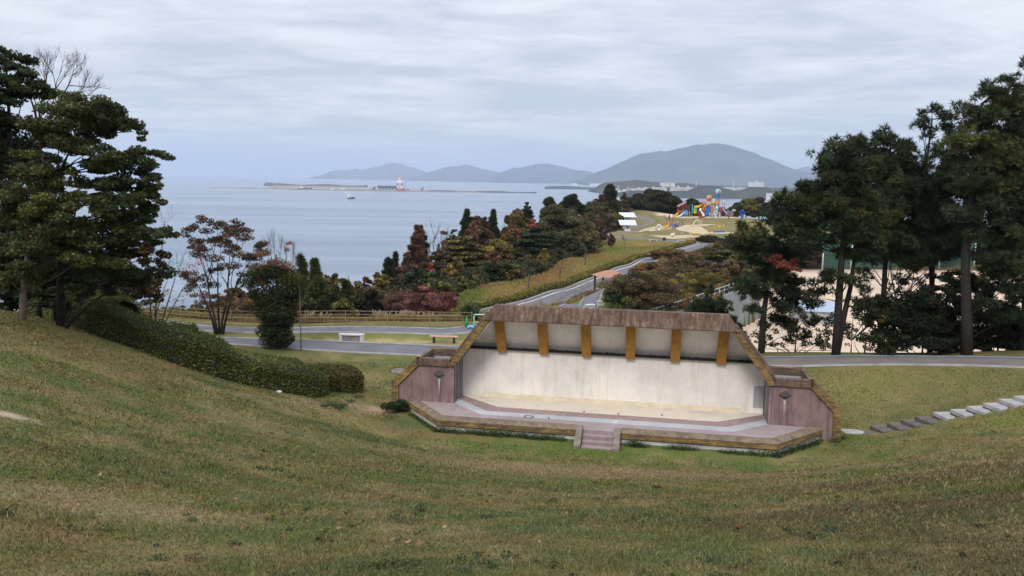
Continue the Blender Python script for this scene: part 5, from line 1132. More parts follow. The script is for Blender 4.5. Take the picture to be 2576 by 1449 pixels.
def litter():
    X, Y = [], []
    for u, v, q, su, sv in [(250, 900, 260, 2.5, 1.5), (60, 840, 200, 2.2, 1.6), (600, 980, 120, 2.0, .5), (420, 940, 120, 2.0, .6), (780, 1012, 70, 1.2, .3), (1500, 1145, 30, 5, .6), (1850, 1165, 24, 3, .6), (300, 1000, 90, 3, 2), (900, 1150, 120, 7, 3), (1900, 1250, 120, 7, 2.5), (700, 1300, 80, 3, 1.6), (2200, 1200, 70, 4, 2), (2080, 1110, 18, .8, .4)]:
        p = ground_hit(u, v); X += list(p[0] + rng.normal(size=q) * su); Y += list(p[1] + rng.normal(size=q) * sv)
    X, Y = np.array(X), np.array(Y); s, t = st_of(X, Y); m = ~((np.abs(s) < 10.2) & (t > -3.4)); X, Y = X[m], Y[m]; P = np.c_[X, Y, terr(X, Y) + .035]
    k = rng.integers(0, 3, len(X)); C = np.array([(.26, .13, .06), (.34, .22, .12), (.17, .085, .05)])[k] * rng.uniform(.7, 1.3, (len(X), 1))
    v, f, c = leaf_quads(P, .085, C, 2.0, .6); tag(raw_mesh('fallen_leaves', v, f, M['leaf'], None, c), 'dry fallen leaves scattered on the grass', kind='stuff')
    for u, v_, lb, sz, col in [(1858, 1337, 'curled brown leaf lying alone on the lawn in the right foreground', .15, (.12, .05, .025)), (555, 1120 - 150 + 510 - 500, 'reddish brown leaf on the slope below the hedge', .14, (.22, .09, .045))]:
        p = ground_hit(u, v_ if u > 1000 else 1480 - 1 - 500); mb = MB(); n = 9
        vs = []; 
        for i in range(n):
            a = i / (n - 1) - .5
            for q in (-1, 0, 1): vs.append((a * sz, q * sz * .32 * math.cos(a * 2.6), .02 + abs(q) * sz * .22 + a * a * sz * .6))
        fs = [(i * 3 + j, (i + 1) * 3 + j, (i + 1) * 3 + j + 1, i * 3 + j + 1) for i in range(n - 1) for j in (0, 1)]
        mb.add(vs, fs); tag(mb.build('leaf', paint('dead_leaf_' + lb[:4], col, .8), loc=p + np.array([0, 0, .02]), rz=.6), lb, 'leaf')
litter()
def undergrowth():
    cl = []; cs = [(.036, .05, .018), (.07, .066, .024), (.11, .075, .03), (.085, .055, .03), (.13, .075, .03), (.05, .06, .022)]
    for _ in range(620):
        y = rng.uniform(90, 208); x = float(belt_x(y)) - 1.5 - rng.uniform(0, 1) ** 1.3 * 20; h = rng.uniform(.5, 1.5); z = tz(x, y); cl.append(((x, y, z + h * .4), (rng.uniform(.8, 1.8), rng.uniform(.8, 1.8), h), np.array(cs[rng.integers(0, 6)]) * rng.uniform(.7, 1.2)))
    for _ in range(420):
        y = rng.uniform(88, 195); x = float(road_x(y)) + 5 + rng.uniform(0, 1) * 17; z = tz(x, y); h = rng.uniform(.4, 1.2)
        if z < -8 or (y < 104 and x < 14): continue
        cl.append(((x, y, z + h * .4), (rng.uniform(.7, 1.6), rng.uniform(.7, 1.6), h), np.array(cs[rng.integers(1, 6)]) * rng.uniform(.7, 1.2)))
    for _ in range(160):
        y = rng.uniform(66, 92); x = -12 - rng.uniform(0, 24) + (y - 66) * .2; h = rng.uniform(.4, 1.0); z = tz(x, y); cl.append(((x, y, z + h * .4), (rng.uniform(.6, 1.3), rng.uniform(.6, 1.3), h), np.array(cs[rng.integers(0, 6)]) * rng.uniform(.8, 1.3)))
    crown('undergrowth', cl, M['leaf'], None, 6, .36); tag(bpy.data.objects['undergrowth'], 'low mixed undergrowth covering the floor of the wood and the slope right of the road', kind='stuff')
def weeds():
    cl = []
    def put(s, t, r, h, c): x, y = st_w(s, t); cl.append(((x, y, tz(x, y) + h * .5), (r, r * .7, h), c))
    g1, g2 = (.035, .06, .02), (.06, .10, .025)
    for s in np.arange(-7.1, 7.3, .22):
        if -1.4 < s < 1.1: continue
        d = vnoise(np.array([s * .9]), np.array([1.0]), 5)[0]
        if d > .34: put(s, -2.74 - rng.uniform(0, .14), .18 + .14 * d, .10 + .30 * max(0, d - .42), g1 if rng.uniform() < .65 else g2)
    for k in np.arange(0, 1, .085):
        put(7.15 + 2.1 * k, -2.77 + 2.35 * k - .1, .24, .12 + .12 * rng.uniform(), g1); put(-7.15 - 2.0 * k, -2.75 + 2.35 * k - .12, .16, .06 + .05 * rng.uniform(), g1)
    put(9.9, -.3, .3, .2, g2); put(10.3, .2, .25, .15, g1); put(1.55, -2.85, .3, .22, g1); put(1.9, -2.85, .25, .16, g1)
    crown('weeds', cl, M['leaf'], None, 120, .06, up=.6); tag(bpy.data.objects['weeds'], 'low green weeds along the foot of the stage', kind='stuff')
    undergrowth()
    x, y = st_w(-9.75, -.35); b = np.array([x, y, 0]); R = empty('bush', b, 0, 'small dark leafy bush growing against the left stage wing', 'bush')
    MB().tube([(0, 0, -.2), (0, 0, .3)], .03, 5).build('stem', M['bark'], R)
    crown('leaves', [((rng.uniform(-.55, .4), rng.uniform(-.3, .1), .22 + rng.uniform(0, .2)), (.33, .3, .22), (.028, .042, .016)) for _ in range(9)], M['leaf'], R, 150, .09, up=.9)
    cl = [((p[0], p[1], p[2] + .07), (.3, .25, .09), (.05, .085, .04)) for p in [ground_hit(u, v) for u, v in [(835, 1020), (860, 1022), (880, 1012), (900, 1000), (850, 1028), (815, 1024), (885, 990)]]]
    crown('clover', cl, M['leaf'], None, 110, .07, up=1.2); tag(bpy.data.objects['clover'], 'bluish green clover at the end of the hedge', kind='stuff')
    for u, v, lb in [(702, 988, 'pale round stone lying on the grass below the hedge')]:
        p = ground_hit(u, v); tag(MB().ball((0, 0, .04), .11, 10, 7, (1.3, .8, .7)).build('rock', M['stone'], loc=p), lb, 'stone')
weeds()
# ------------------------------------------------------------------ the wooded cape
DG, GR, OL, YE, OR, RB, RD, BR, GO, RU = (.032, .045, .019), (.050, .064, .022), (.105, .092, .028), (.20, .155, .03), (.185, .10, .038), (.125, .062, .044), (.25, .065, .042), (.11, .075, .042), (.088, .077, .04), (.13, .058, .042)
q4 = lambda x, y: ((1300 + x / 2.415) / 1.4907, (750 + y / 2.415) / 1.4907)
k3 = lambda x, y: ((2200 + x / 2.8975) / 1.4907, (650 + y / 2.8975) / 1.4907)
k7 = lambda x, y: ((600 + x / 2.229) / 1.4907, (800 + y / 2.229) / 1.4907)
def T(fr, s, x, ytop, depth, w, kind, col, label, **k):
    u, v = fr(x, ytop); return far_tree(u, v, depth, w / s / 1.4907, kind, col, label, group=k.pop('group', 'trees of the wooded cape'), **k)
def belt():
    t4 = lambda *a, **k: T(q4, 2.415, *a, **k)
    t4(25, 618, 128, 120, 'broad', DG, 'small round black green tree at the left foot of the wooded cape, against the sea')
    t4(165, 650, 122, 150, 'broad', RB, 'low reddish tree between the small black green tree and the yellow bushes', col2=RD)
    t4(285, 612, 130, 130, 'broad', BR, 'dull brown tree on the skyline left of the small dark pines')
    t4(385, 540, 134, 120, 'pine', DG, 'small dark pine on the skyline with a spreading top, left of the dead looking pine')
    t4(445, 492, 140, 60, 'cone', DG, 'thin dark spiky pine just left of the red brown dead pine')
    t4(340, 668, 112, 210, 'layered', OL, 'spreading yellow olive tree low on the left of the cape', col2=YE)
    t4(640, 248, 140, 215, 'cone', RB, 'red brown dying pine standing out against the sea', col2=(.16, .07, .045), dens=5)
    t4(668, 250, 143, 110, 'cone', DG, 'dark green pine tip growing behind the red brown dying pine')
    t4(560, 470, 132, 170, 'broad', RB, 'dark red tree below the red brown dying pine', col2=BR)
    t4(790, 268, 150, 120, 'bare', BR, 'leafless tree on the skyline right of the dying pine')
    t4(880, 265, 155, 110, 'broad', OR, 'small orange crowned tree on the skyline left of the flat topped pine', col2=(.26, .12, .05))
    t4(965, 268, 152, 150, 'layered', GR, 'flat topped grey green tree on the skyline beside the small orange crown')
    t4(1085, 98, 165, 130, 'cone', DG, 'tall dark pine on the skyline left of the red leaved tree')
    t4(1205, 95, 163, 190, 'broad', RB, 'red leaved upright tree between two dark skyline pines', col2=(.155, .075, .055))
    t4(1322, 103, 168, 90, 'cone', DG, 'narrow dark pine right of the red leaved upright tree')
    t4(1185, 200, 158, 240, 'broad', RU, 'wine red crown in front of the red leaved upright tree', col2=BR)
    t4(1420, 150, 168, 150, 'broad', OR, 'orange tinged tree right of the narrow dark pine', col2=RB)
    t4(1530, 88, 174, 220, 'broad', OL, 'golden olive round crown on the skyline below the small layered pine', col2=OR)
    t4(1628, 22, 190, 140, 'layered', DG, 'small layered pine alone on the skyline against the water')
    t4(1690, 140, 170, 95, 'broad', RD, 'bright red crown near the top of the cape', col2=(.33, .09, .05))
    t4(1500, 240, 158, 230, 'broad', OR, 'orange brown tree below the golden olive crown', col2=OL)
    t4(1822, -10, 205, 150, 'pine', DG, 'dark pine on the skyline, left one of the pair above the brown crowns')
    t4(2035, -38, 212, 210, 'pine', DG, 'broad dark pine on the skyline, right one of the pair')
    t4(1930, 60, 180, 400, 'broad', GO, 'wide grey brown crown below the pair of skyline pines')
    t4(2070, 150, 186, 260, 'broad', GO, 'tangled grey olive tree right of the wide grey brown crown', col2=(.14, .11, .06))
    t4(1050, 330, 142, 380, 'layered', OL, 'wide tree with flat yellow olive tiers in the middle of the cape', col2=(.16, .13, .035))
    t4(820, 430, 138, 220, 'layered', GO, 'grey brown layered tree left of the yellow olive tiers', col2=BR)
    t4(1370, 372, 146, 260, 'broad', OL, 'yellow green tree with a few red sprays left of the big dark layered tree', col2=YE)
    t4(1330, 455, 143, 130, 'broad', RU, 'small red crown tucked below the yellow green tree')
    t4(1705, 262, 150, 370, 'layered', DG, 'big dark green tree with horizontal tiers at the meadow edge', dens=17)
    t4(1965, 290, 160, 270, 'broad', GR, 'deep green round tree right of the big dark layered tree', col2=GO)
    t4(2150, 210, 178, 230, 'broad', OL, 'olive green tree at the right end of the wood', col2=(.13, .10, .05))
    t4(2190, 300, 172, 160, 'broad', GO, 'tangled tree with bare boughs at the right edge of the wood')
    t4(2270, 190, 205, 130, 'broad', (.10, .062, .055), 'purplish bare looking thicket above the path bend')
    t4(640, 615, 112, 260, 'layered', GR, 'dark layered tree above the red bushes', col2=DG)
    t4(785, 650, 110, 200, 'broad', GR, 'plain green tree right of the dark layered tree above the red bushes', col2=GO)
    t4(940, 600, 116, 170, 'broad', OR, 'orange yellow tree low in the middle of the wood', col2=YE)
    t4(1010, 520, 126, 160, 'broad', OL, 'olive tree with orange tips above the low orange yellow one', col2=OR)
    t4(760, 560, 125, 90, 'broad', RD, 'small scarlet spray left of the orange yellow tree')
    t4(1050, 668, 107, 190, 'broad', GR, 'green bushy tree at the lower wood edge left of the tall grasses', col2=OL)
    t4(1240, 570, 120, 260, 'broad', DG, 'large dark tree at the lower wood edge above the tall grasses', dens=16, col2=GR)
    t4(1420, 560, 122, 240, 'broad', GR, 'mixed green tree between the large dark tree and the big layered tree', col2=OL)
    t4(1610, 540, 132, 240, 'broad', DG, 'dark shrubby tree at the wood edge below the big layered tree', dens=16)
    t4(1778, 548, 140, 80, 'broad', YE, 'narrow golden yellow bush at the wood edge by the meadow', col2=OL, hmin=3)
    t4(1870, 530, 146, 190, 'broad', DG, 'dark green tree right of the narrow golden yellow bush', col2=GR, dens=16)
    t4(2040, 420, 158, 150, 'broad', GR, 'leafy tree at the wood edge half way along the meadow', col2=OL)
    # foot of the cape, just behind the fence
    t4(235, 785, 80, 200, 'shrub', (.030, .028, .020), 'black brown bush left of the red bushes', dens=24)
    t4(440, 840, 84, 280, 'shrub', (.125, .058, .05), 'left red bush, dull wine red, behind the pampas grass', col2=(.15, .07, .058), dens=22, size=.2, group='red bushes')
    t4(680, 785, 86, 330, 'shrub', (.145, .06, .05), 'middle and tallest of the three red bushes', col2=(.17, .072, .058), dens=22, size=.2, group='red bushes')
    t4(890, 815, 88, 230, 'shrub', (.175, .06, .05), 'right red bush, brightest red, beside the meadow', col2=(.2, .08, .06), dens=22, size=.2, group='red bushes')
    t4(860, 750, 97, 220, 'shrub', OL, 'yellow green shrub showing above the right red bush', col2=YE)
    t4(80, 740, 86, 170, 'shrub', OL, 'olive bush left of the black brown bush', col2=(.13, .1, .03))
    t4(130, 780, 95, 160, 'broad', BR, 'orange brown tree behind the olive bush', col2=OR)
    t7 = lambda *a, **k: T(k7, 2.229, *a, **k)
    lg, lg2 = (.045, .062, .02), (.075, .085, .024)
    t7(1190, 372, 76, 130, 'cone', lg, 'light green pine beside the ivy clad tree, tallest of its row', col2=lg2, dens=9, group='light green pines behind the fence')
    t7(1300, 398, 78, 190, 'cone', lg, 'light green pine with two upright candles, second of its row', col2=lg2, dens=9, group='light green pines behind the fence')
    t7(1330, 560, 72, 260, 'pine', lg, 'bushy light green pine low behind the fence', col2=lg2, dens=9, group='light green pines behind the fence')
    t7(1440, 480, 88, 170, 'broad', OL, 'pale olive tree between the light green pines and the small black green tree')
    t7(1560, 590, 80, 190, 'pine', lg, 'light green pine at the right end of its row', col2=OL, dens=9, group='light green pines behind the fence')
    t7(1530, 720, 72, 220, 'shrub', lg2, 'yellow green shrub directly behind the fence left of the black brown bush', col2=OL)
    t7(1220, 690, 70, 150, 'shrub', lg, 'green shrub directly behind the fence right of the ivy clad tree', col2=lg2)
    t7(700, 740, 70, 260, 'shrub', (.13, .095, .04), 'tawny shrub seen through the stems of the autumn tree', col2=(.19, .12, .05))
    t7(330, 745, 88, 160, 'shrub', OL, 'olive shrub on the brow above the sea, left of the autumn tree', col2=BR)
    t7(620, 690, 84, 180, 'shrub', BR, 'brown shrub on the brow behind the autumn tree', col2=OR)
    # around the play hill
    t3 = lambda *a, **k: T(k3, 2.8975, *a, group=k.pop('group', 'trees around the play hill'), **k)
    t3(235, 138, 262, 170, 'pine', (.035, .042, .018), 'dark topped pine left of the big round tree behind the path')
    t3(120, 200, 255, 170, 'broad', (.15, .10, .06), 'pale brown tree left of the dark topped pine', col2=BR)
    t3(90, 310, 235, 290, 'broad', OL, 'olive tree at the bend of the hill path', col2=GO)
    t3(290, 230, 272, 150, 'broad', BR, 'brown and olive tree in front of the dark topped pine', col2=OL)
    t3(400, 210, 290, 90, 'layered', BR, 'wispy brown tree right of the dark topped pine')
    t3(300, 400, 236, 150, 'broad', OL, 'bright olive bush nearest the roofed panels', col2=(.12, .12, .03))
    t3(200, 430, 230, 200, 'broad', GO, 'dull bush left of the bright olive bush')
    t3(765, 170, 305, 400, 'broad', (.036, .034, .018), 'big round dark tree behind the play hill', dens=18)
    t3(600, 290, 300, 150, 'broad', DG, 'dark shoulder of foliage left of the big round dark tree', dens=18)
    t3(480, 268, 300, 200, 'broad', DG, 'low dark tree behind the roofed panels', dens=16)
    t3(890, 260, 308, 180, 'broad', (.036, .034, .018), 'dark tree behind the left end of the play equipment', dens=16)
    t3(1110, 258, 322, 270, 'broad', DG, 'rounded dark tree directly behind the play tower', dens=16)
    t3(1540, 368, 318, 160, 'shrub', OL, 'low olive bush right of the play tower, against the water')
    t3(1730, 290, 288, 200, 'broad', GR, 'green tree with a yellowish side right of the play hill', col2=YE)
    t3(1870, 272, 290, 210, 'broad', (.10, .07, .055), 'thin brownish tree beside the green and yellow tree', dens=9)
    t3(2010, 330, 280, 190, 'broad', DG, 'dark tree between the thin brownish tree and the right hand pines')
    t3(60, 520, 205, 200, 'broad', GO, 'dark olive tree at the right foot of the wood beside the upper meadow', col2=DG)
    t3(265, 650, 196, 60, 'shrub', BR, 'young tree staked on the upper meadow, left of the thin leafless one', hmin=2.5)
    t3(412, 640, 192, 70, 'bare', BR, 'thin leafless young tree on the upper meadow below the roofed panels', hmin=3)
    # right of the road
    tr = lambda *a, **k: T(k3, 2.8975, *a, group=k.pop('group', 'autumn trees right of the road'), **k)
    tr(560, 1065, 86, 600, 'broad', (.105, .085, .04), 'big brown green bush tree beside the pink roofed shelter', col2=(.15, .10, .05), dens=20, size=.2)
    tr(330, 1140, 84, 220, 'broad', GR, 'dark green left flank of the foliage beside the white stone seats', col2=DG, size=.2, dens=18)
    tr(780, 1120, 90, 330, 'broad', GO, 'grey olive crown right of the big brown green bush tree', col2=BR, size=.2)
    tr(430, 1360, 78, 240, 'shrub', (.07, .085, .022), 'fresh green low shrub just above the canopy edge', size=.2)
    tr(1010, 1085, 104, 260, 'broad', (.17, .15, .03), 'bright yellow green tree in the middle of the autumn trees', col2=(.25, .17, .03), size=.22)
    tr(1240, 1030, 110, 260, 'broad', (.19, .14, .03), 'yellow tree right of the bright yellow green one', col2=(.14, .12, .03), size=.22)
    tr(1400, 1190, 100, 150, 'shrub', (.30, .18, .035), 'golden shrub against the concrete wall', size=.2)
    tr(1080, 1290, 92, 260, 'shrub', (.14, .11, .035), 'ochre shrub in front of the concrete wall', col2=(.24, .13, .03), size=.2)
    tr(700, 980, 126, 330, 'broad', OR, 'orange brown crown behind the big brown green bush tree', col2=BR)
    tr(960, 835, 150, 420, 'broad', BR, 'wide olive brown tree just below the far end of the road', col2=OR)
    tr(1180, 900, 138, 330, 'broad', BR, 'brown tree right of the wide olive brown one', col2=OL)
    tr(1440, 790, 152, 330, 'layered', GR, 'dark tree with grass green tiers near the far road end', col2=OL)
    tr(1350, 960, 128, 300, 'broad', (.115, .07, .045), 'dull red brown crown above the yellow tree', col2=BR)
    tr(1560, 700, 170, 260, 'broad', OL, 'olive tree where the road meets the play hill', col2=BR)
    tr(1640, 900, 122, 280, 'broad', BR, 'brown and green crown above the railing of the concrete wall', col2=OL)
    tr(1700, 760, 140, 260, 'broad', GR, 'dark green tree left of the shorter pine crown', col2=OL)
    # beyond the sports ground
    for u, v, y, w, c, lb in [(2060, 610, 195, 120, GR, 'green tree behind the first net pole'), (2150, 620, 200, 130, DG, 'dark tree behind the second net pole'), (2260, 625, 205, 150, GR, 'green tree behind the far net, middle'), (2370, 630, 200, 150, DG, 'dark tree behind the far net, right of the middle'), (2480, 620, 205, 160, GR, 'green tree beyond the sports ground, behind the thickest pine'), (2575, 625, 200, 150, DG, 'dark tree beyond the sports ground at the right edge'), (1990, 640, 190, 110, GO, 'olive tree beyond the left corner of the sports ground')]:
        far_tree(u, v, y, w, 'broad', c, lb, group='trees beyond the sports ground', hmin=6)
belt()
# ------------------------------------------------------------------ shelter, wall, net, bits along the paths
def shelter():
    b = on_ground(1532, 95); zt = at_y(1528, 695, 95)[2]; h = max(2.2, zt - b[2]); R = empty('picnic_shelter', b, math.radians(20), 'open shelter with a dusky pink hipped roof where the diagonal path ends', 'shelter')
    mb = MB(); e = h * .70; a = [(-1.75, -1.5, e), (1.75, -1.5, e), (1.75, 1.5, e), (-1.75, 1.5, e), (-.5, 0, h), (.5, 0, h)]
    mb.add(a, [(0, 1, 5, 4), (2, 3, 4, 5), (1, 2, 5), (3, 0, 4), (3, 2, 1, 0)]); mb.build('roof', paint('pink_roof', (.40, .205, .145), .8), R)
    for sx in (-1.35, 1.35):
        for sy in (-1.1, 1.1): MB().b2((sx - .09, sy - .09, -.3), (sx + .09, sy + .09, e)).build('post', M['bark'], R)
    MB().b2((-1.4, -.25, .38), (1.4, .25, .46)).b2((-1.2, -.2, -.1), (-1, .2, .38)).b2((1, -.2, -.1), (1.2, .2, .38)).build('seat', M['bench_wood'], R)
shelter()
def retaining_wall():
    pts = WALLP
    b = pts[0]; R = empty('retaining_wall', (b[0], b[1], b[2] - 1.1), 0, 'grey green concrete wall with a pale railing above the sports ground', 'wall'); b = np.array([b[0], b[1], b[2] - 1.1])
    P = [p - b for p in pts]; v, f = [], []
    for p in P:
        n = np.array([.78, -.62, 0]); top = p[2] - 1.1
        for o, z in ((0, top), (.3, top), (.9, -9.2 - b[2]), (-.2, -9.2 - b[2])): v.append((p[0] + n[0] * o, p[1] + n[1] * o, z))
    for i in range(len(P) - 1):
        for j in range(4): f.append((i * 4 + j, i * 4 + (j + 1) % 4, i * 4 + 4 + (j + 1) % 4, i * 4 + 4 + j))
    f += [(3, 2, 1, 0), tuple(len(v) - 4 + j for j in range(4))]
    MB().add(v, f).build('wall', plain('wall_concrete', (.24, .27, .265), .9, .22, .35), R)
    rl = MB(); rl.tube([tuple(p) for p in P], .05, 6).tube([(p[0], p[1], p[2] - .5) for p in P], .03, 6); rl.build('rail', M['steel'], R)
    L = np.array(P); d = np.r_[0, np.cumsum(np.linalg.norm(np.diff(L, axis=0), axis=1))]
    for s in np.arange(0, d[-1], 2.0):
        q = [np.interp(s, d, L[:, k]) for k in range(3)]; MB().tube([(q[0], q[1], q[2] - 1.2), tuple(q)], .045, 6).build('post', M['steel'], R)
retaining_wall()
def nets():
    y = 188; zs = -9
    cols = [2068, 2140, 2262, 2362, 2450]; pts = [on_ground(u, y + i * 1.5) for i, u in enumerate(cols)]
    for i, p in enumerate(pts): p[2] = zs
    tops = [598, 592, 604, 610, 612]; b = pts[0]; R = empty('ball_net', b, 0, 'tall green ball net hung between white poles at the far side of the sports ground', 'net')
    for p, u, v in zip(pts, cols, tops):
        h = at_y(u, v, p[1])[2] - zs; MB().tube([(p[0] - b[0], p[1] - b[1], -.3), (p[0] - b[0], p[1] - b[1], h)], [.2, .13], 8).build('pole', M['white'], R)
    t = NT('green_net'); t.b.inputs['Alpha'].default_value = .42; m = t.done((.05, .13, .10), .8); h = at_y(2200, 612, y)[2] - zs
    for p, q in zip(pts[:-1], pts[1:]):
        a, c = p - b, q - b; MB().add([(a[0], a[1], .2), (c[0], c[1], .2), (c[0], c[1], h), (a[0], a[1], h), (a[0], a[1] + .03, .2), (c[0], c[1] + .03, .2), (c[0], c[1] + .03, h), (a[0], a[1] + .03, h)], [(0, 1, 2, 3), (7, 6, 5, 4), (0, 4, 5, 1), (1, 5, 6, 2), (2, 6, 7, 3), (3, 7, 4, 0)]).build('net', m, R)
    # pale shed roof standing on the sand, seen between the trunks
    p = on_ground(2050, 118); p[2] = -9.1; R = empty('shed', p, math.radians(-14), 'low shed with a pale blue grey roof on the sand between the pines', 'shed')
    MB().b2((-3.2, -2.6, 0), (3.2, 2.6, 1.7)).build('wall', plain('shed_wall', (.35, .37, .40), .8, .15, .5), R); MB().prism([(-3.0, 1.7), (0, 2.9), (3.0, 1.7), (2.9, 1.58), (-2.9, 1.58)], -3.5, 3.5, 'x').build('roof', paint('shed_roof', (.36, .43, .54), .6), R)
    MB().b2((-.6, -2.64, 0), (.6, -2.59, 1.6)).build('door', M['steel'], R)
nets()
def small_things():
    p = ground_hit(1174, 824); R = empty('traffic_cone', p, 0, 'bright green traffic cone at the edge of the lower path', 'traffic cone'); g = paint('cone_green', (.01, .33, .12), .5)
    MB().b2((-.19, -.19, 0), (.19, .19, .04)).build('base', g, R); MB().lathe((0, 0, .04), [(.14, 0), (.035, .78), (0, .78)], 14).build('body', g, R)
    p = ground_hit(1192, 827); R = empty('barrier', p, 0, 'pale mint pipe barrier beside the green traffic cone', 'barrier'); mt = paint('mint_pipe', (.42, .66, .58), .4)
    MB().tube([(0, 0, 0), (0, 0, 1.0), (.05, 0, 1.06), (1.25, 0, 1.06), (1.3, 0, 1.0), (1.3, 0, 0)], .045, 8).build('frame', mt, R); MB().tube([(.03, 0, .5), (1.27, 0, .5)], .03, 8).build('rail', mt, R)
    p = ground_hit(1184, 827); R = empty('water_bag', p, 0, 'light blue weight bag lying at the foot of the mint barrier', 'bag'); MB().ball((0, -.1, .14), .2, 12, 8, (1.5, .9, .7)).build('bag', paint('bag_blue', (.16, .42, .72), .4), R); MB().ball((-.02, -.27, .16), .06, 8, 6).build('cap', paint('bag_dark', (.03, .1, .3), .4), R)
    far_tree(1184, 800, 62.5, 36, 'shrub', (.035, .06, .022), 'small fresh green bush behind the green traffic cone', hmin=1.2, size=.16, dens=30)
    for u, v, y, lb in [(1329, 722, 106, 'thin staked sapling on the meadow, nearest the red bushes'), (1408, 700, 122, 'staked sapling with a post on the lower meadow'), (1471, 690 - 28, 138, 'bare staked sapling half way up the meadow')]:
        b = on_ground(u, y); R = empty('sapling', b, 0, lb, 'sapling'); MB().tube([(0, 0, -.2), (0, 0, 2.1)], .06, 6).build('stake', M['twig'], R); mb = MB(); twigs(mb, (.1, 0, 0), (0, 0, 1), 1.2, .04, 3, .35, 3); mb.build('stem', M['bark'], R)
    # chain link fence posts right of the canopy, at the edge of the drop
    b = on_ground(1817, 60); R = empty('mesh_fence', b, 0, 'dark post and rail fence at the edge of the drop right of the stage canopy', 'fence')
    pts = [on_ground(u, 60 + i * .6) - b for i, u in enumerate((1817, 1885, 1953, 2021, 2089))]
    for q in pts: MB().tube([(q[0], q[1], q[2] - .3), (q[0], q[1], q[2] + 1.9)], .035, 6).build('post', M['metal_dark'], R)
    for h in (1.0, 1.85): MB().tube([(q[0], q[1], q[2] + h) for q in pts], .02, 5).build('rail', M['metal_dark'], R)
    # white car and pale lower road on the brow above the sea
    p = on_ground(497, 300); R = empty('parked_car', p, math.radians(8), 'tiny white car parked beyond the cable fence at the far left', 'car')
    bd = [(-1.9, .3), (-1.85, .75), (-1.2, .85), (-.75, 1.35), (.75, 1.38), (1.35, .9), (1.9, .8), (1.95, .35)]; MB().prism(bd, -.8, .8, 'y').build('body', M['white'], R, bevel=.05)
    MB().prism([(-1.05, .9), (-.68, 1.28), (.7, 1.3), (1.15, .92)], -.805, .805, 'y').build('window', paint('car_glass', (.02, .025, .03), .15), R)
    for sx in (-1.2, 1.25):
        for sy in (-.72, .72): MB().tube([(sx, sy - .1, .32), (sx, sy + .1, .32)], .32, 14).build('wheel', M['metal_dark'], R)
    q = [(-132, 302), (-118, 302), (-104, 301), (-88, 298)]; ribbon('road', q, 5, 5, M['asphalt'], off=.08)
small_things()

# ------------------------------------------------------------------ play hill
def kb(x, y): return ((2450 + x / 6.0375) / 1.4907, (690 + y / 6.0375) / 1.4907)
RED, ORG, YEL, BLU, SKY, PNK, WHT, PUR, GRN = [paint('play_' + n, c, .5) for n, c in [('red', (.33, .065, .04)), ('orange', (.55, .24, .07)), ('yellow', (.68, .46, .025)), ('blue', (.035, .10, .42)), ('sky_blue', (.09, .36, .55)), ('pink', (.50, .22, .33)), ('white', (.78, .74, .72)), ('purple', (.23, .16, .38)), ('green', (.25, .45, .12))]]
def frame(x, y):
    p = ground_hit(*kb(x, y)); k = p[1] / 2020 / (6.0375 * 1.4907); return p, k
def slide(mb, a, b, w, bend=.0, sag=.25):
    pts = [np.array(a) + (np.array(b) - np.array(a)) * t + np.array([bend * math.sin(t * math.pi * 2), 0, -sag * math.sin(math.pi * t)]) for t in np.linspace(0, 1, 9)]
    for p, q in zip(pts[:-1], pts[1:]):
        d = unit(q - p); sd = unit(np.cross(d, [0, 0, 1])) * w / 2; u = np.array([0, 0, .06])
        vs = [p - sd, p + sd, q + sd, q - sd]; mb.add(vs + [x + u for x in vs], [(3, 2, 1, 0), (4, 5, 6, 7), (0, 1, 5, 4), (1, 2, 6, 5), (2, 3, 7, 6), (3, 0, 4, 7)])
        for s in (-1, 1):
            e = [p + sd * s, q + sd * s]; o = sd * .14 * s; h = np.array([0, 0, .32]); vs = [e[0], e[1], e[1] + h, e[0] + h]; mb.add(vs + [x - o for x in vs], [(3, 2, 1, 0), (4, 5, 6, 7), (0, 1, 5, 4), (1, 2, 6, 5), (2, 3, 7, 6), (3, 0, 4, 7)])
def play_house():
    p, k = frame(640, 735); X = lambda x: (x - 640) * k; Z = lambda y: (735 - y) * k
    R = empty('play_house', p, 0, 'red play house with a sloping pink roof and two slides, left of the tower', 'play house')
    mb = MB(); mb.prism([(X(540), Z(500)), (X(725), Z(400)), (X(725), Z(418)), (X(540), Z(520))], -1.3, 1.3, 'y'); mb.build('roof', PNK, R)
    for x, yt in ((558, 495), (612, 465), (665, 440), (715, 412)):
        for d in (-1.1, 1.1): MB().b2((X(x) - .09, d - .09, -.2), (X(x) + .09, d + .09, Z(yt) - .02)).build('post', RED, R)
    MB().b2((X(555), -1.1, Z(660)), (X(720), 1.1, Z(650))).build('deck', RED, R)
    for x0, x1, y0, y1 in ((520, 552, 580, 650), (560, 660, 600, 650)): MB().b2((X(x0), -1.2, Z(y1)), (X(x1), -1.12, Z(y0))).build('panel', RED, R)
    m = MB(); slide(m, (X(545), -1.2, Z(650)), (X(440), -2.6, Z(718)), .75); m.build('slide', YEL, R)
    m = MB(); slide(m, (X(665), -1.2, Z(655)), (X(510), -3.2, Z(738)), .7); m.build('slide', WHT, R)
    MB().b2((X(640), -1.4, Z(690)), (X(760), -1.3, Z(600))).build('panel', SKY, R)
    for x in (640, 692, 752): MB().b2((X(x) - .1, -1.5, -.2), (X(x) + .1, -1.3, Z(600))).build('post', SKY, R)
    MB().tube([(X(852), -1.5, -.2), (X(852), -1.5, Z(455))], .17, 10).build('climbing_pole', SKY, R)
    MB().b2((X(730), .3, 0), (X(830), .5, Z(470))).build('net_panel', paint('play_netting', (.055, .055, .07), .9), R)
    MB().tube([(X(800), -1.2, -.2), (X(800), -1.2, Z(620))], .2, 8).build('post', ORG, R)
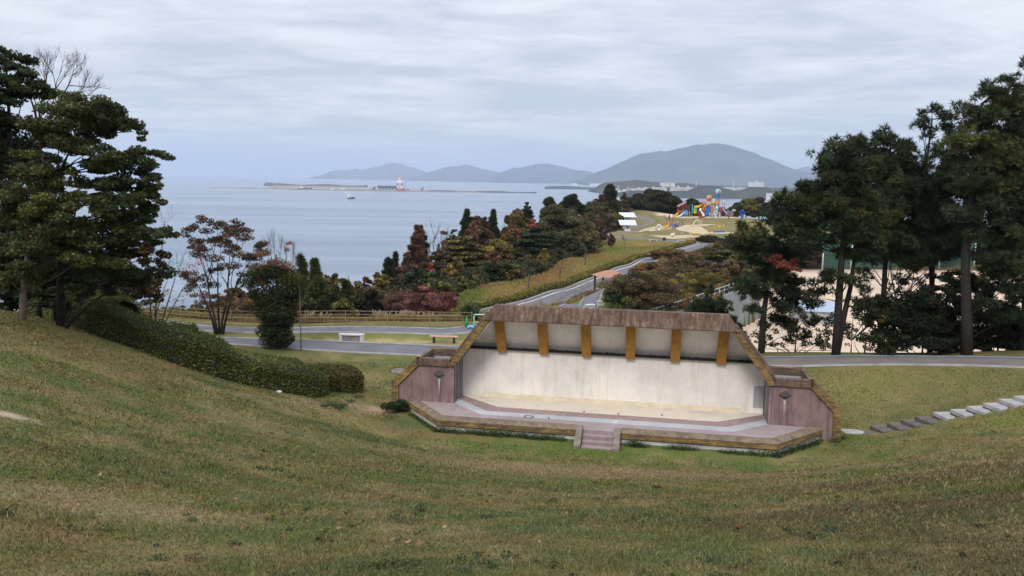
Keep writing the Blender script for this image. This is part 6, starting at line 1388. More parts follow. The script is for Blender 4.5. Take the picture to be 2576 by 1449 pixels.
def play_tower():
    p, k = frame(1250, 745); X = lambda x: (x - 1250) * k; Z = lambda y: (745 - y) * k
    R = empty('play_tower', p, 0, 'tall colourful play tower with two big balls on top and a winding slide', 'play tower')
    for x, y, r, c1, st, lb in ((1435, 182, 68, paint('ball_cream', (.62, .50, .34), .4), SKY, 'blue'), (1242, 318, 65, paint('ball_orange', (.60, .32, .10), .4), paint('ball_pink', (.46, .20, .17), .4), 'or')):
        bl = MB(); bl.ball((X(x), 0, Z(y)), r * k, 24, 15); o = bl.build('ball', c1, R); o.data.materials.append(st)
        for f in o.data.polygons:
            a = math.atan2(f.center.y, f.center.x - X(x))
            if int((a + math.pi + .2) / (2 * math.pi) * 8) % 2 == 0: f.material_index = 1
        MB().lathe((X(x), 0, Z(y + r * 1.05)), [(r * k * .45, -.25), (r * k * .5, .1), (0, .1)], 14).build('ball_collar', BLU if lb == 'blue' else st, R)
    for x in (1385, 1465):
        for d in (-.7, .7): MB().tube([(X(x), d, -.2), (X(x), d, Z(250))], .1, 8).build('tower_post', BLU, R)
    for x in (1185, 1300):
        for d in (-.7, .7): MB().tube([(X(x), d, -.2), (X(x), d, Z(375))], .1, 8).build('tower_post', ORG, R)
    for x in (1130, 1350, 1420):
        for d in (-1, 1): MB().tube([(X(x), d, -.2), (X(x), d, Z(480))], .12, 8).build('tower_post', ORG, R)
    for x0, x1, y0, y1, m, n in ((1400, 1475, 355, 450, ORG, 'panel'), (1300, 1365, 330, 420, paint('play_cream', (.62, .55, .40), .5), 'panel'), (1255, 1350, 560, 625, ORG, 'panel'), (1370, 1450, 520, 610, SKY, 'panel'), (1000, 1120, 590, 700, RED, 'panel'), (1460, 1540, 520, 620, RED, 'panel')):
        MB().b2((X(x0), -1.1, Z(y1)), (X(x1), -1.0, Z(y0))).build(n, m, R)
    for y in (470, 640): MB().b2((X(1180), -1, Z(y)), (X(1470), 1, Z(y - 8))).build('deck', RED, R)
    m = MB(); m.tube([(X(1380), -.9, Z(440)), (X(1290), -1.2, Z(440)), (X(1180), -1.3, Z(480)), (X(1090), -1.4, Z(540))], .38, 12); m.build('tube_slide', ORG, R)
    m = MB(); pts = [(X(1050), -1.5, Z(560)), (X(1025), -1.9, Z(600)), (X(1060), -2.4, Z(650)), (X(1090), -3, Z(700)), (X(1070), -3.6, Z(745))]
    for a, b in zip(pts[:-1], pts[1:]): slide(m, a, b, .8, 0, 0)
    m.build('winding_slide', WHT, R)
    m = MB(); m.tube([(X(1090), -3.8, .25), (X(1040), -5.0, .2), (X(950), -5.6, .18)], .3, 10); m.build('slide_end', RED, R)
    m = MB(); m.tube([(X(910), .4, Z(600)), (X(930), .3, Z(525)), (X(1030), .1, Z(520)), (X(1130), 0, Z(440))], .42, 12); m.build('tube_bridge', YEL, R)
    MB().b2((X(905), .2, Z(670)), (X(985), .5, Z(560))).build('panel', GRN, R)
    m = MB(); m.ball((X(945), .2, Z(655)), .55, 12, 8, (1.2, 1, .7)); m.build('bucket', YEL, R)
    MB().prism([(X(1050), Z(410)), (X(1155), Z(385)), (X(1155), Z(400)), (X(1050), Z(425))], -.9, .9, 'y').build('roof', PNK, R)
    for x in (1060, 1145): MB().b2((X(x) - .1, -.8, -.2), (X(x) + .1, -.6, Z(412))).build('post', RED, R)
    m = MB(); slide(m, (X(1240), -1, Z(500)), (X(1160), -2.2, Z(700)), 1.5, 0, .1); m.build('climbing_net', BLU, R)
    for x in (1170, 1215): MB().tube([(X(x + 60), -1.05, Z(490)), (X(x), -2.3, Z(700))], .09, 6).build('net_rail', SKY, R)
    MB().lathe((X(1300), -1.4, 0), [(.35, -.2), (.35, Z(670)), (0, Z(670))], 10).build('stump', SKY, R)
    MB().lathe((X(1410), -.9, Z(570)), [(.3, 0), (.5, .4), (.3, 1.0), (0, 1.1)], 12).build('capsule', WHT, R)
def slide_tower():
    p, k = frame(1560, 740); X = lambda x: (x - 1560) * k; Z = lambda y: (740 - y) * k
    R = empty('slide_tower', p, 0, 'red tower with a blue and white slide at the right end of the play equipment', 'slide tower')
    for x in (1475, 1530, 1600): MB().tube([(X(x), 0, -.2), (X(x), 0, Z(520))], .12, 8).build('post', RED, R)
    MB().b2((X(1460), -.3, Z(640)), (X(1610), .3, Z(525))).build('panel', RED, R)
    for x in (1560, 1598): MB().tube([(X(x), .2, 0), (X(x), .2, Z(400))], .07, 6).build('mast', RED, R)
    MB().lathe((X(1578), .2, Z(410)), [(.28, 0), (.28, .2), (.02, .6)], 10).build('cap', WHT, R)
    m = MB(); slide(m, (X(1540), -.4, Z(550)), (X(1690), -2.4, Z(740)), 1.0); m.build('slide', BLU, R)
    m = MB(); slide(m, (X(1541), -.5, Z(545)), (X(1670), -2.3, Z(728)), .55); m.build('slide_bed', paint('slide_pale', (.5, .58, .78), .4), R)
    MB().b2((X(1640), .8, 0), (X(1800), 1.0, Z(610))).build('mesh_panel', paint('play_mesh', (.22, .21, .2), .8), R)
    for x, c in ((1805, M['steel']), (1700, GRN)): MB().tube([(X(x), .9, -.2), (X(x), .9, Z(580))], .1, 6).build('post', c, R)
def teardrop(x, y0, y1, hw, m, label, rim=.16):
    p, k = frame(x, y1); R = empty('play_ring', p, 0, label, 'play ring'); h = (y1 - y0) * k; w = hw * k; pts = []
    for t in np.linspace(0, 2 * np.pi, 22): pts.append((math.sin(t) * w * (.62 + .38 * math.cos(t)) if math.cos(t) < 0 else math.sin(t) * w, 0, h * .58 + math.cos(t) * h * .42))
    MB().tube(pts, rim, 8).build('ring', m, R); MB().tube([(0, 0, -.3), (0, 0, h * .2)], rim * 1.1, 8).build('foot', m, R); MB().ball((0, .05, h * .6), w * .42, 12, 8, (1, .3, 1)).build('spinner', m, R)
play_house(); play_tower(); slide_tower()
teardrop(1405, 612, 772, 40, WHT, 'white drop shaped ring panel in front of the play tower'); teardrop(1705, 648, 790, 24, RED, 'slim dark red drop shaped ring panel right of the blue slide'); teardrop(2008, 600, 785, 42, BLU, 'tall blue drop shaped ring panel standing alone at the right side of the hill', .3)
def small_set():
    p, k = frame(380, 985); X = lambda x: (x - 380) * k; Z = lambda y: (985 - y) * k
    R = empty('small_play_set', p, 0, 'small play set with a red and white umbrella dome and two slides', 'play set')
    d = MB(); n = 16
    d.lathe((X(365), 0, Z(765)), [(r * 78 * k, z * 85 * k) for r, z in ((1, 0), (.96, .3), (.8, .65), (.5, .9), (.02, 1.0))], n); o = d.build('umbrella_roof', WHT, R); o.data.materials.append(RED)
    for f in o.data.polygons:
        if int((math.atan2(f.center.y, f.center.x - X(365)) + math.pi) / (2 * math.pi) * 8) % 2: f.material_index = 1
    for x in (300, 430):
        for q in (-.6, .6): MB().tube([(X(x), q, -.2), (X(x), q, Z(765))], .07, 6).build('post', RED, R)
    MB().tube([(X(362), 0, 0), (X(362), 0, Z(760))], .1, 8).build('mast', RED, R)
    MB().b2((X(290), -.7, Z(935)), (X(440), .7, Z(925))).build('deck', RED, R); MB().b2((X(290), -.8, Z(930)), (X(360), -.7, Z(850))).build('panel', ORG, R); MB().b2((X(370), -.8, Z(950)), (X(440), -.7, Z(865))).build('panel', PUR, R)
    m = MB(); slide(m, (X(320), -.8, Z(925)), (X(210), -1.8, Z(1000)), .9); m.build('slide', YEL, R)
    m = MB(); slide(m, (X(450), -.3, Z(930)), (X(700), -3.6, Z(1045)), 1.3, 0, .1); m.build('slide', BLU, R)
    MB().b2((X(490), -.6, 0), (X(515), -.4, Z(890))).build('post', paint('play_maroon', (.2, .05, .05), .6), R)
def arches():
    p, k = frame(985, 955); R = empty('climbing_arches', p, math.radians(15), 'white double climbing arch on the grass below the play tower', 'climbing frame')
    for d, r in ((-.5, 105), (.5, 78)): MB().tube([(math.cos(a) * r * k, d, math.sin(a) * 145 * k * (r / 105) ** .5) for a in np.linspace(0, math.pi, 15)], .09, 6).build('arch', WHT, R)
    for a in np.linspace(.25, 2.9, 9): MB().tube([(math.cos(a) * 105 * k, -.5, math.sin(a) * 145 * k), (math.cos(a) * 78 * k, .5, math.sin(a) * 145 * k * .86)], .05, 5).build('rung', WHT, R)
    MB().b2((-1.9, -.8, -.1), (1.9, .8, .06)).build('footing', M['playsand'], R)
small_set(); arches()
def riders():
    p, k = frame(125, 1050); R = empty('play_snail', p, 0, 'white ring shaped crawl toy left of the small play set', 'crawl toy'); MB().tube([(math.cos(a) * .75, 0, .85 + math.sin(a) * .85) for a in np.linspace(0, 2 * np.pi, 18)], .22, 8).build('ring', WHT, R); MB().ball((-.8, .1, .75), .42, 10, 8).build('body', paint('play_pale_pink', (.6, .42, .36), .5), R)
    for x, y, m, lb, s in ((430, 1200, WHT, 'white dome shaped spring rider nearest the stone benches', 1.1), (640, 1165, PNK, 'pink spring rider between the white and the grey one', .8), (838, 1175, M['steel'], 'low grey spring rider between the pink and the yellow one', .6), (925, 1165, YEL, 'yellow spring rider at the right end of the row', .8)):
        p, k = frame(x, y); R = empty('spring_rider', p, 0, lb, 'spring rider', 'spring riders on the play hill'); MB().lathe((0, 0, -.1), [(.14, 0), (.14, .42 * s), (0, .42 * s)], 8).build('spring', M['metal_dark'], R)
        MB().ball((0, 0, .62 * s), .42 * s, 12, 8, (1.35, .7, .75)).build('body', m, R); MB().ball((.42 * s, 0, .95 * s), .2 * s, 10, 7).build('head', m, R)
    for x, y, lb in ((1425, 1130, 'left rocking boat with yellow flower poles and a white and blue hull'), (1540, 1130, 'right rocking boat with yellow flower poles and a white and blue hull')):
        p, k = frame(x, y); R = empty('rocking_boat', p, 0, lb, 'rocking boat'); MB().prism([(-.85, .45), (.85, .45), (.6, .05), (-.6, .05)], -.5, .5, 'y').build('hull', WHT, R); MB().prism([(-.8, .75), (.8, .8), (.86, .455), (-.86, .455)], -.45, .45, 'y').build('side', BLU, R)
        for d, h in ((-.45, 2.0), (.45, 2.4)): MB().tube([(d, 0, .5), (d * 1.2, 0, h)], .05, 6).build('stalk', YEL, R); MB().ball((d * 1.2, 0, h), .3, 10, 7, (1, .5, 1)).build('flower', YEL, R)
    for x, y0, y1, w, lb, c in ((1285, 1115, 1255, 40, 'narrow red play post by the path junction', 1), (2025, 1015, 1150, 88, 'square red play panel with a white round face at the right of the hill', 2)):
        p, k = frame(x, y1); R = empty('play_board', p, 0, lb, 'play board'); h = (y1 - y0) * k; m = paint('play_vermilion', (.62, .10, .05), .5)
        MB().b2((-w * k / 2, -.1, h * .22), (w * k / 2, .1, h)).build('board', m, R, bevel=.03); MB().tube([(-w * k * .35, 0, -.2), (-w * k * .35, 0, h * .22)], .09, 6).build('leg', m, R); MB().tube([(w * k * .35, 0, -.2), (w * k * .35, 0, h * .22)], .09, 6).build('leg', m, R)
        MB().tube([(0, -.105, h * .62), (0, -.13, h * .62)], (.32 if c == 2 else .16), 14).build('disc', WHT, R)
riders()
def panels():
    for u, v, vt, lb, s in ((1578, 582, 553, 'roofed white picture panel standing lower and nearer the path bend', 1), (1576, 562, 534, 'roofed white picture panel standing higher up the hill, its foot hidden', 0)):
        p = ground_hit(u, v) if s else on_ground(u, 246); k = p[1] / 2020; h = at_y(u, vt, p[1])[2] - p[2]; R = empty('roofed_panel', p, math.radians(4), lb, 'picture panel', 'roofed picture panels')
        MB().prism([(-1.3, h - 1.5), (1.3, h - .25), (1.3, h - .1), (-1.3, h - 1.35)], -2.4, 2.4, 'x').build('roof', paint('panel_roof', (.60, .62, .68), .4), R)
        MB().b2((-.75, -.35, 0), (.75, .35, h - 1.0)).build('pillar', WHT, R); MB().b2((-.35, -.37, .6), (.35, -.352, h - 1.7)).build('picture', paint('panel_picture', (.34, .40, .48), .6), R); MB().b2((-.25, -.376, h - 2.3), (.2, -.37, h - 1.75)).build('emblem', GRN, R)
        if s: MB().b2((-2.9, -1.6, -.3), (2.9, 1.6, .08)).build('base_slab', M['kerb'], R)
    for u, v, L, lb in ((1643, 607, 1.9, 'long pale stone bench on the far side of the hill path, left one'), (1713, 609, 1.9, 'long pale stone bench on the far side of the hill path, right one')): stone_bench(u, v, lb, 0, 2.0, 'stone benches by the hill path')
    for u, v, lb in ((1601, 549, 'small grey stool stone beside the upper roofed panel'), (1535, 597, 'small grey stool stone left of the path bend')):
        p = ground_hit(u, v); R = empty('stool', p, 0, lb, 'stool'); MB().lathe((0, 0, -.1), [(.4, 0), (.45, .7), (.4, .8), (0, .8)], 12).build('block', M['stone'], R)
    p = ground_hit(1671, 606); R = empty('litter_bin', p, 0, 'dark brown low bin between the two stone benches by the hill path', 'bin'); MB().b2((-.35, -.3, 0), (.35, .3, .8)).build('body', paint('bin_brown', (.06, .04, .03), .7), R, bevel=.03); MB().b2((-.4, -.35, .8), (.4, .35, .88)).build('lid', paint('bin_brown', (.06, .04, .03), .7), R)
panels()
def person(x, y, label, shirt, legs, hgt=1.65, stride=.18, turn=0.0):
    p, k = frame(x, y); s = hgt / 1.7
    J = dict(pel=(0, 0, .92), che=(0, .02, 1.25), nec=(0, .02, 1.45), hea=(0, 0, 1.56), top=(0, 0, 1.68), ls=(-.17, .02, 1.38), rs=(.17, .02, 1.38), le=(-.23, -.02, 1.12), re=(.23, -.02, 1.12), lw=(-.22, -.14, .9), rw=(.22, -.14, .9), lf=(-.22, -.18, .82), rf=(.22, -.18, .82),
             lh=(-.09, 0, .86), rh=(.09, 0, .86), lk=(-.1, -stride * .6, .47), rk=(.1, stride * .3, .47), la=(-.1, -stride, .07), ra=(.1, stride, .07), lt=(-.11, -stride - .17, .03), rt=(.11, stride - .15, .03))
    ed = [('pel', 'che'), ('che', 'nec'), ('nec', 'hea'), ('hea', 'top'), ('che', 'ls'), ('ls', 'le'), ('le', 'lw'), ('lw', 'lf'), ('che', 'rs'), ('rs', 're'), ('re', 'rw'), ('rw', 'rf'), ('pel', 'lh'), ('lh', 'lk'), ('lk', 'la'), ('la', 'lt'), ('pel', 'rh'), ('rh', 'rk'), ('rk', 'ra'), ('ra', 'rt')]
    rad = dict(pel=.145, che=.15, nec=.06, hea=.105, top=.09, ls=.075, rs=.075, le=.05, re=.05, lw=.04, rw=.04, lf=.03, rf=.03, lh=.1, rh=.1, lk=.065, rk=.065, la=.05, ra=.05, lt=.04, rt=.04)
    nm = list(J); me = bpy.data.meshes.new('person'); me.from_pydata([tuple(c * s for c in J[n]) for n in nm], [(nm.index(a), nm.index(b)) for a, b in ed], []); o = bpy.data.objects.new('tmp', me); COL.objects.link(o)
    o.modifiers.new('skin', 'SKIN'); o.modifiers.new('sub', 'SUBSURF').levels = 1
    for n, sv_ in zip(nm, me.skin_vertices[0].data): sv_.radius = (rad[n] * s, rad[n] * s); sv_.use_root = n == 'pel'
    dg = bpy.context.evaluated_depsgraph_get(); ev = bpy.data.meshes.new_from_object(o.evaluated_get(dg)); bpy.data.objects.remove(o)
    q = bpy.data.objects.new('person', ev); COL.objects.link(q); q.location = [float(c) for c in p]; q.rotation_euler.z = turn
    a = ev.color_attributes.new('Col', 'FLOAT_COLOR', 'POINT')
    for i, vv in enumerate(ev.vertices):
        z = vv.co.z / s; c = (.38, .24, .17) if z > 1.44 or (z < .96 and abs(vv.co.x) > .17 * s) else shirt if z > .93 else legs if z > .09 else (.05, .045, .04)
        a.data[i].color = (*c, 1)
    ev.polygons.foreach_set('use_smooth', [True] * len(ev.polygons)); ev.materials.append(M['grass_blade'] if False else M['needle'])
    MB().ball((0, .02 * s, 1.63 * s), .112 * s, 12, 8, (1, 1.05, .8)).build('hair', paint('hair_dark', (.02, .016, .014), .8), q)
    return tag(q, label, 'person')
person(560, 945, 'person in a pale top and dark trousers standing right of the small play set', (.55, .54, .50), (.03, .03, .035)); person(655, 950, 'person in a dark top at the sandy patch, left of the one in grey', (.07, .08, .11), (.35, .28, .14), turn=.8); person(682, 940, 'person in a light grey top beside the one in the dark top', (.42, .44, .48), (.12, .11, .1), 1.55, .1, -.5); person(1925, 1138, 'person with dark hair and a pale jacket next to the square red play panel', (.5, .49, .47), (.38, .34, .3), 1.7, .14, .4)
# ------------------------------------------------------------------ far shore
def ridge(name, prof, yf, yr, yb, col, col2, label=None, rows=16, nz=.5, step=4, fine=1.0, kind='structure', seed=1):
    """hill range standing on the sea: prof is its measured skyline, yf / yr / yb the depths of shore, crest and back"""
    us = np.arange(prof[0][0], prof[-1][0] + 1, step); vs = np.interp(us, [p[0] for p in prof], [p[1] for p in prof]); n = len(us)
    top = np.array([at_y(u, v, yr) for u, v in zip(us, vs)]); hx = top[:, 0]; hz = np.maximum(top[:, 2] - SEA, 1.0)
    sc = 1 / (yb - yf) * 3; g = []
    for j in range(rows * 2 + 1):
        t = j / rows if j <= rows else 2 - j / rows
        y = yf + (yr - yf) * j / rows if j <= rows else yr + (yb - yr) * (j - rows) / rows
        nn = fbm(hx * sc * 2.2 + seed, np.full(n, y) * sc * 2.2, seed, 5) - .5; wv = (fbm(hx * sc * 1.3 + 7, np.full(n, seed * 3.3), seed + 3, 3) - .5) * (yr - yf) * .6 * (1 - t)
        prof_t = t ** 1.15; zz_ = SEA - 3 + (hz + 3) * np.clip(prof_t + nn * nz * 4 * t * (1 - t), 0, 1.0)
        if j == rows: zz_ = SEA + hz * (1 + (fbm(hx * sc * 12, hx * 0 + seed, seed, 5) - .5) * .09 * fine)
        g.append(np.c_[hx, y + wv, zz_])
    V = np.vstack(g); m = rows * 2 + 1; I = np.arange(m * n).reshape(m, n); f = np.stack([I[:-1, :-1], I[:-1, 1:], I[1:, 1:], I[1:, :-1]], -1).reshape(-1, 4)
    k = (fbm(V[:, 0] * sc * 5, V[:, 1] * sc * 5, seed + 5, 4) - .3)[:, None] * 1.6; C = np.array(col) * (1 - np.clip(k, 0, 1)) + np.array(col2) * np.clip(k, 0, 1)  # strong two-colour contrast paints shaded relief into the slopes
    return tag(raw_mesh(name, V, f, M['hill'], None, C, smooth=True), label, kind=kind)
M['hill'] = m_attr('wooded_hill', .95, 0, .02, .02, .35)
c8 = lambda L: [((700 + x / 1.0733) / 1.4907, (500 + y / 1.0733) / 1.4907) for x, y in L]
c5 = lambda L: [((2150 + x / 3.0306) / 1.4907, (650 + y / 3.0306) / 1.4907) for x, y in L]
ridge('mountain', c8([(1575, 186), (1640, 160), (1700, 140), (1760, 110), (1800, 92), (1830, 82), (1900, 76), (1950, 68), (1970, 66), (2000, 58), (2060, 47), (2100, 43), (2130, 42), (2160, 44), (2200, 52), (2260, 72), (2320, 90), (2360, 108), (2400, 128), (2450, 146), (2520, 160), (2650, 172), (2900, 180)]), 9600, 11600, 14000, (.030, .038, .034), (.10, .10, .07), seed=3, rows=20)
ridge('hills', c8([(2380, 170), (2440, 146), (2500, 131), (2540, 140), (2600, 150), (2760, 165)]), 14500, 16000, 18000, (.03, .038, .034), (.10, .10, .07), seed=8)
ridge('hills', c8([(1225, 176), (1260, 158), (1290, 146), (1320, 139), (1350, 136), (1380, 128), (1410, 121), (1425, 124), (1445, 119), (1470, 125), (1500, 130), (1530, 138), (1560, 146), (1600, 149), (1640, 160), (1700, 178)]), 12500, 14500, 16500, (.03, .038, .034), (.10, .10, .075), seed=5)
ridge('hills', c8([(930, 176), (965, 158), (1000, 150), (1040, 137), (1080, 131), (1130, 126), (1150, 131), (1180, 141), (1220, 148), (1255, 157), (1300, 176)]), 14500, 16500, 18500, (.032, .04, .036), (.11, .105, .08), seed=6)
ridge('hills', c8([(553, 172), (565, 160), (590, 150), (620, 147), (650, 149), (680, 141), (700, 145), (740, 138), (780, 131), (800, 124), (830, 117), (845, 124), (860, 121), (880, 129), (920, 140), (965, 157), (1000, 168), (1060, 178)]), 17500, 19500, 21500, (.03, .038, .034), (.10, .10, .07), seed=7)
ridge('headland', c5([(232, 200), (250, 170), (300, 128), (340, 114), (400, 103), (470, 94), (550, 88), (640, 83), (740, 78), (800, 84), (900, 96), (1000, 108), (1150, 112), (1300, 112), (1400, 126), (1500, 138), (1700, 140), (1900, 150), (2100, 152), (2300, 165), (2700, 160)]), 3700, 4100, 4700, (.035, .045, .03), (.08, .07, .04), seed=11, step=3)
ridge('headland', c5([(440, 232), (500, 222), (560, 208), (640, 196), (760, 193), (900, 198), (1050, 203), (1180, 196), (1300, 196), (1350, 178), (1400, 150), (1450, 142), (1520, 138), (1600, 142), (1680, 158), (1760, 178), (1830, 194), (1900, 192), (1960, 170), (2010, 158), (2080, 152), (2160, 160), (2230, 178), (2290, 196), (2360, 214), (2500, 225), (2760, 220)]), 2950, 3150, 3500, (.032, .042, .028), (.06, .055, .034), seed=12, step=3)
ridge('shore', c5([(-320, 152), (-250, 146), (-100, 142), (0, 148), (140, 155), (260, 160), (330, 170)]), 5200, 5350, 5500, (.04, .045, .04), (.08, .075, .06), seed=13, step=3)
def town():
    m1, m2 = plain('far_render', (.74, .72, .66), .8, .1, .02), plain('far_window', (.16, .18, .22), .6, .2, .02)
    def block(x0, x1, y0, y1, D, lb, bays, tower=None, fl=4, wall=None):
        (u0, vt), (u1, vb) = c5([(x0, y0), (x1, y1)]); a, b_ = at_y(u0, vb, D), at_y(u1, vb, D); h = at_y(u0, vt, D)[2] - a[2]; L = abs(b_[0] - a[0]); c = (a + b_) / 2
        R = empty('apartment_block', (c[0], D, min(a[2], b_[2])), 0, lb, 'building', 'white buildings on the headland'); w = MB(); g = MB(); n = max(1, bays)
        for i in range(n):
            q0 = -L / 2 + L * i / n; sx = L / n * (.86 if n > 1 else 1); dh = h * (.92 + .08 * ((i * 7) % 3) / 2); w.b2((q0, 0, -14), (q0 + sx, 14, dh))
            nw = max(2, int(sx / 7))
            for f in range(fl):
                for k in range(nw): z0 = dh * (f + .3) / fl; g.b2((q0 + sx * (k + .22) / nw, -.3, z0), (q0 + sx * (k + .78) / nw, -.05, z0 + dh * .42 / fl))
        if tower: q = -L / 2 + L * tower; w.b2((q - 3.5, 2, h * .8), (q + 3.5, 9, h * 1.45))
        w.build('wall', wall or m1, R); g.build('window', m2, R)
    block(445, 500, 168, 192, 3380, 'stepped white building at the left end of the headland shore', 2, None, 3); block(500, 560, 188, 204, 3330, 'low long white building below the stepped one', 2, None, 2); block(505, 525, 134, 168, 3600, 'lone beige tower block on the wooded slope', 1, None, 7, plain('far_beige', (.40, .33, .29), .8, .1, .02))
    block(566, 600, 178, 192, 3380, 'small white block left of the pinkish one with a roof tower', 1, None, 3); block(600, 660, 164, 188, 3400, 'pinkish block with a white roof tower', 1, .3, 4, plain('far_pink', (.44, .37, .36), .8, .1, .02)); block(662, 770, 168, 188, 3420, 'row of white blocks, leftmost of the long terrace', 4, .8, 3); block(772, 880, 163, 184, 3440, 'row of white blocks, second of the long terrace', 4, .45, 4)
    block(885, 985, 160, 182, 3440, 'row of white blocks in the middle of the terrace', 3, .3, 4); block(990, 1066, 156, 186, 3440, 'taller striped white block at the right end of the left terrace', 4, .5, 5); block(1108, 1240, 155, 187, 3440, 'big striped white block left of the gap, with a roof tower', 6, .66, 6); block(1243, 1370, 156, 190, 3440, 'big striped white block right of the gap', 6, .5, 6)
    block(990, 1165, 103, 131, 3950, 'cream building alone on top of the headland', 3, None, 3); block(1700, 1830, 154, 180, 3440, 'white terrace low between the two knolls, left half', 5, None, 3); block(1832, 1975, 158, 192, 3420, 'white terrace low between the two knolls, right half', 5, None, 4)
    block(2205, 2330, 222, 262, 2920, 'large white waterside building partly behind the pine', 4, None, 4); block(2335, 2420, 206, 244, 2960, 'white building right of the large waterside one', 3, .5, 4); block(2430, 2510, 230, 268, 2900, 'white waterside building at the right, beside the pine branches', 3, None, 3); block(1995, 2170, 96, 140, 6500, 'pale hazy building on the far hillside', 4, .5, 5)
    block(-10, 45, 108, 118, 6800, 'tiny pale building on the far shore, left one', 2, None, 2); block(190, 330, 112, 122, 6600, 'low pale buildings on the far shore beside the headland', 5, None, 2)
    for x, y0, y1, lb in ((1396, 82, 130, 'thin white mast left on the headland skyline'), (1818, 86, 142, 'thin white mast right on the headland skyline')):
        (u, vt), (_, vb) = c5([(x, y0), (x, y1)]); D = 4000; a = at_y(u, vb, D); R = empty('mast', a, 0, lb, 'mast'); MB().tube([(0, 0, -20), (0, 0, at_y(u, vt, D)[2] - a[2])], [2.0, .8], 6).build('pole', M['white'], R)
town()
# ------------------------------------------------------------------ harbour island, crane, ships
c3 = lambda x, y: ((1000 + x / 4.2933) / 1.4907, (630 + y / 4.2933) / 1.4907)
def island():
    e = lambda u, D: at_z(u, 500, SEA)[0] * 0 + at_y(u, 470, D)[0]
    sand = plain('reclaimed_ground', (.30, .265, .225), .95, .3, .004); rock = plain('armour_rock', (.115, .105, .10), .95, .5, .05)
    poly = [(e(672, 3780), 3780), (e(720, 3560), 3560), (e(900, 3530), 3530), (e(1100, 3480), 3480), (e(1160, 3520), 3520), (e(1060, 4000), 4000), (e(925, 4550), 4550), (e(690, 4720), 4720)]
    tag(MB().prism(poly, SEA - 3, SEA + 3.0).build('island', sand), kind='structure')
    def strip(a, b, w, h, m, label, cat='sea wall', name='breakwater'):
        n = 40; R = np.linspace(0, 1, n); P = np.array(a)[None] + (np.array(b) - np.array(a))[None] * R[:, None]; d = unit(np.array(b) - np.array(a)); nn = np.array([-d[1], d[0]]); v, f = [], []
        for i, p in enumerate(P):
            j = 1 + .25 * math.sin(i * 12.9)
            for o, z in ((-w, -4), (-w * .35, h * j), (w * .35, h * j), (w, -4)): v.append((p[0] + nn[0] * o, p[1] + nn[1] * o, SEA + z))
        for i in range(n - 1):
            for k in range(4): f.append((i * 4 + k, i * 4 + (k + 1) % 4, i * 4 + 4 + (k + 1) % 4, i * 4 + 4 + k))
        f += [(3, 2, 1, 0), tuple(len(v) - 4 + k for k in range(4))]; tag(MB().add(v, f).build(name, m), label, cat)
    strip((e(668, 4750), 4750), (e(922, 4560), 4560), 26, 13, rock, 'dark rubble sea wall along the back of the harbour island'); strip((e(528, 3700), 3700), (e(690, 3640), 3640), 16, 4.0, sand, 'thin pale breakwater running out to the left of the harbour island'); strip((e(1078, 3560), 3560), (e(1350, 3560), 3560), 12, 5.5, rock, 'thin dark breakwater running out to the right of the harbour island')
    strip((e(1150, 3480), 3480), (e(1215, 3440), 3440), 10, 3.0, sand, 'low pale spit between the crane and the right breakwater')
    # quay shed and small gear
    u0, u1 = c3(1785, 0)[0], c3(2085, 0)[0]; D = 3720; x0, x1 = e(u0, D), e(u1, D); R = empty('quay_shed', ((x0 + x1) / 2, D, SEA + 3), 0, 'long dark shed on the harbour island left of the crane', 'shed'); L = x1 - x0
    MB().b2((-L / 2, 0, 0), (L / 2, 26, 14)).build('wall', plain('quay_shed_wall', (.085, .095, .13), .8, .3, .03), R); MB().prism([(-3, 14), (13, 18), (29, 14), (29, 13.2), (-3, 13.2)], -L / 2 - 2, L / 2 + 2, 'x').build('roof', plain('quay_shed_roof', (.05, .055, .075), .7, .2, .03), R)
    for i in range(6): MB().b2((-L / 2 + L * (i + .2) / 6, -.4, 0), (-L / 2 + L * (i + .6) / 6, .1, 8)).build('door', M['steel'], R)
    for x, h, lb in ((1637, 24, 'white light pole on the harbour island, left one'), (1757, 26, 'white light pole on the harbour island, next to the long shed')):
        D = 3560; xx = e(c3(x, 0)[0], D); R = empty('light_pole', (xx, D, SEA + 3), 0, lb, 'light pole'); MB().tube([(0, 0, -1), (0, 0, h)], [1.2, .7], 6).build('pole', M['white'], R); MB().b2((-2, -1, h), (2, 1, h + 1.2)).build('lamp_head', M['steel'], R)
    for xa, xb, h, lb in ((1700, 1752, 16, 'dark container stack between the two light poles'), (2480, 2520, 15, 'dark rubble heap of containers right of the crane'), (2210, 2300, 6, 'low row of dark containers just right of the crane'), (1180, 1260, 6, 'low white containers on the island behind the white boat')):
        D = 3640; a, b_ = e(c3(xa, 0)[0], D), e(c3(xb, 0)[0], D); R = empty('containers', ((a + b_) / 2, D, SEA + 3), 0, lb, 'containers'); w = (b_ - a); mb = MB(); k = max(2, int(w / 14))
        for i in range(k): mb.b2((-w / 2 + w * i / k, 0, 0), (-w / 2 + w * (i + .9) / k, 12, h * (.55 + .45 * ((i * 5) % 3) / 2)))
        mb.build('stack', M['white'] if 'white' in lb.split()[1] else plain('container_dark', (.12, .12, .14), .8, .3, .05), R); MB().b2((-w / 2, -.3, 0), (w / 2, 0, 1)).build('pallet', M['kerb'], R)
island()
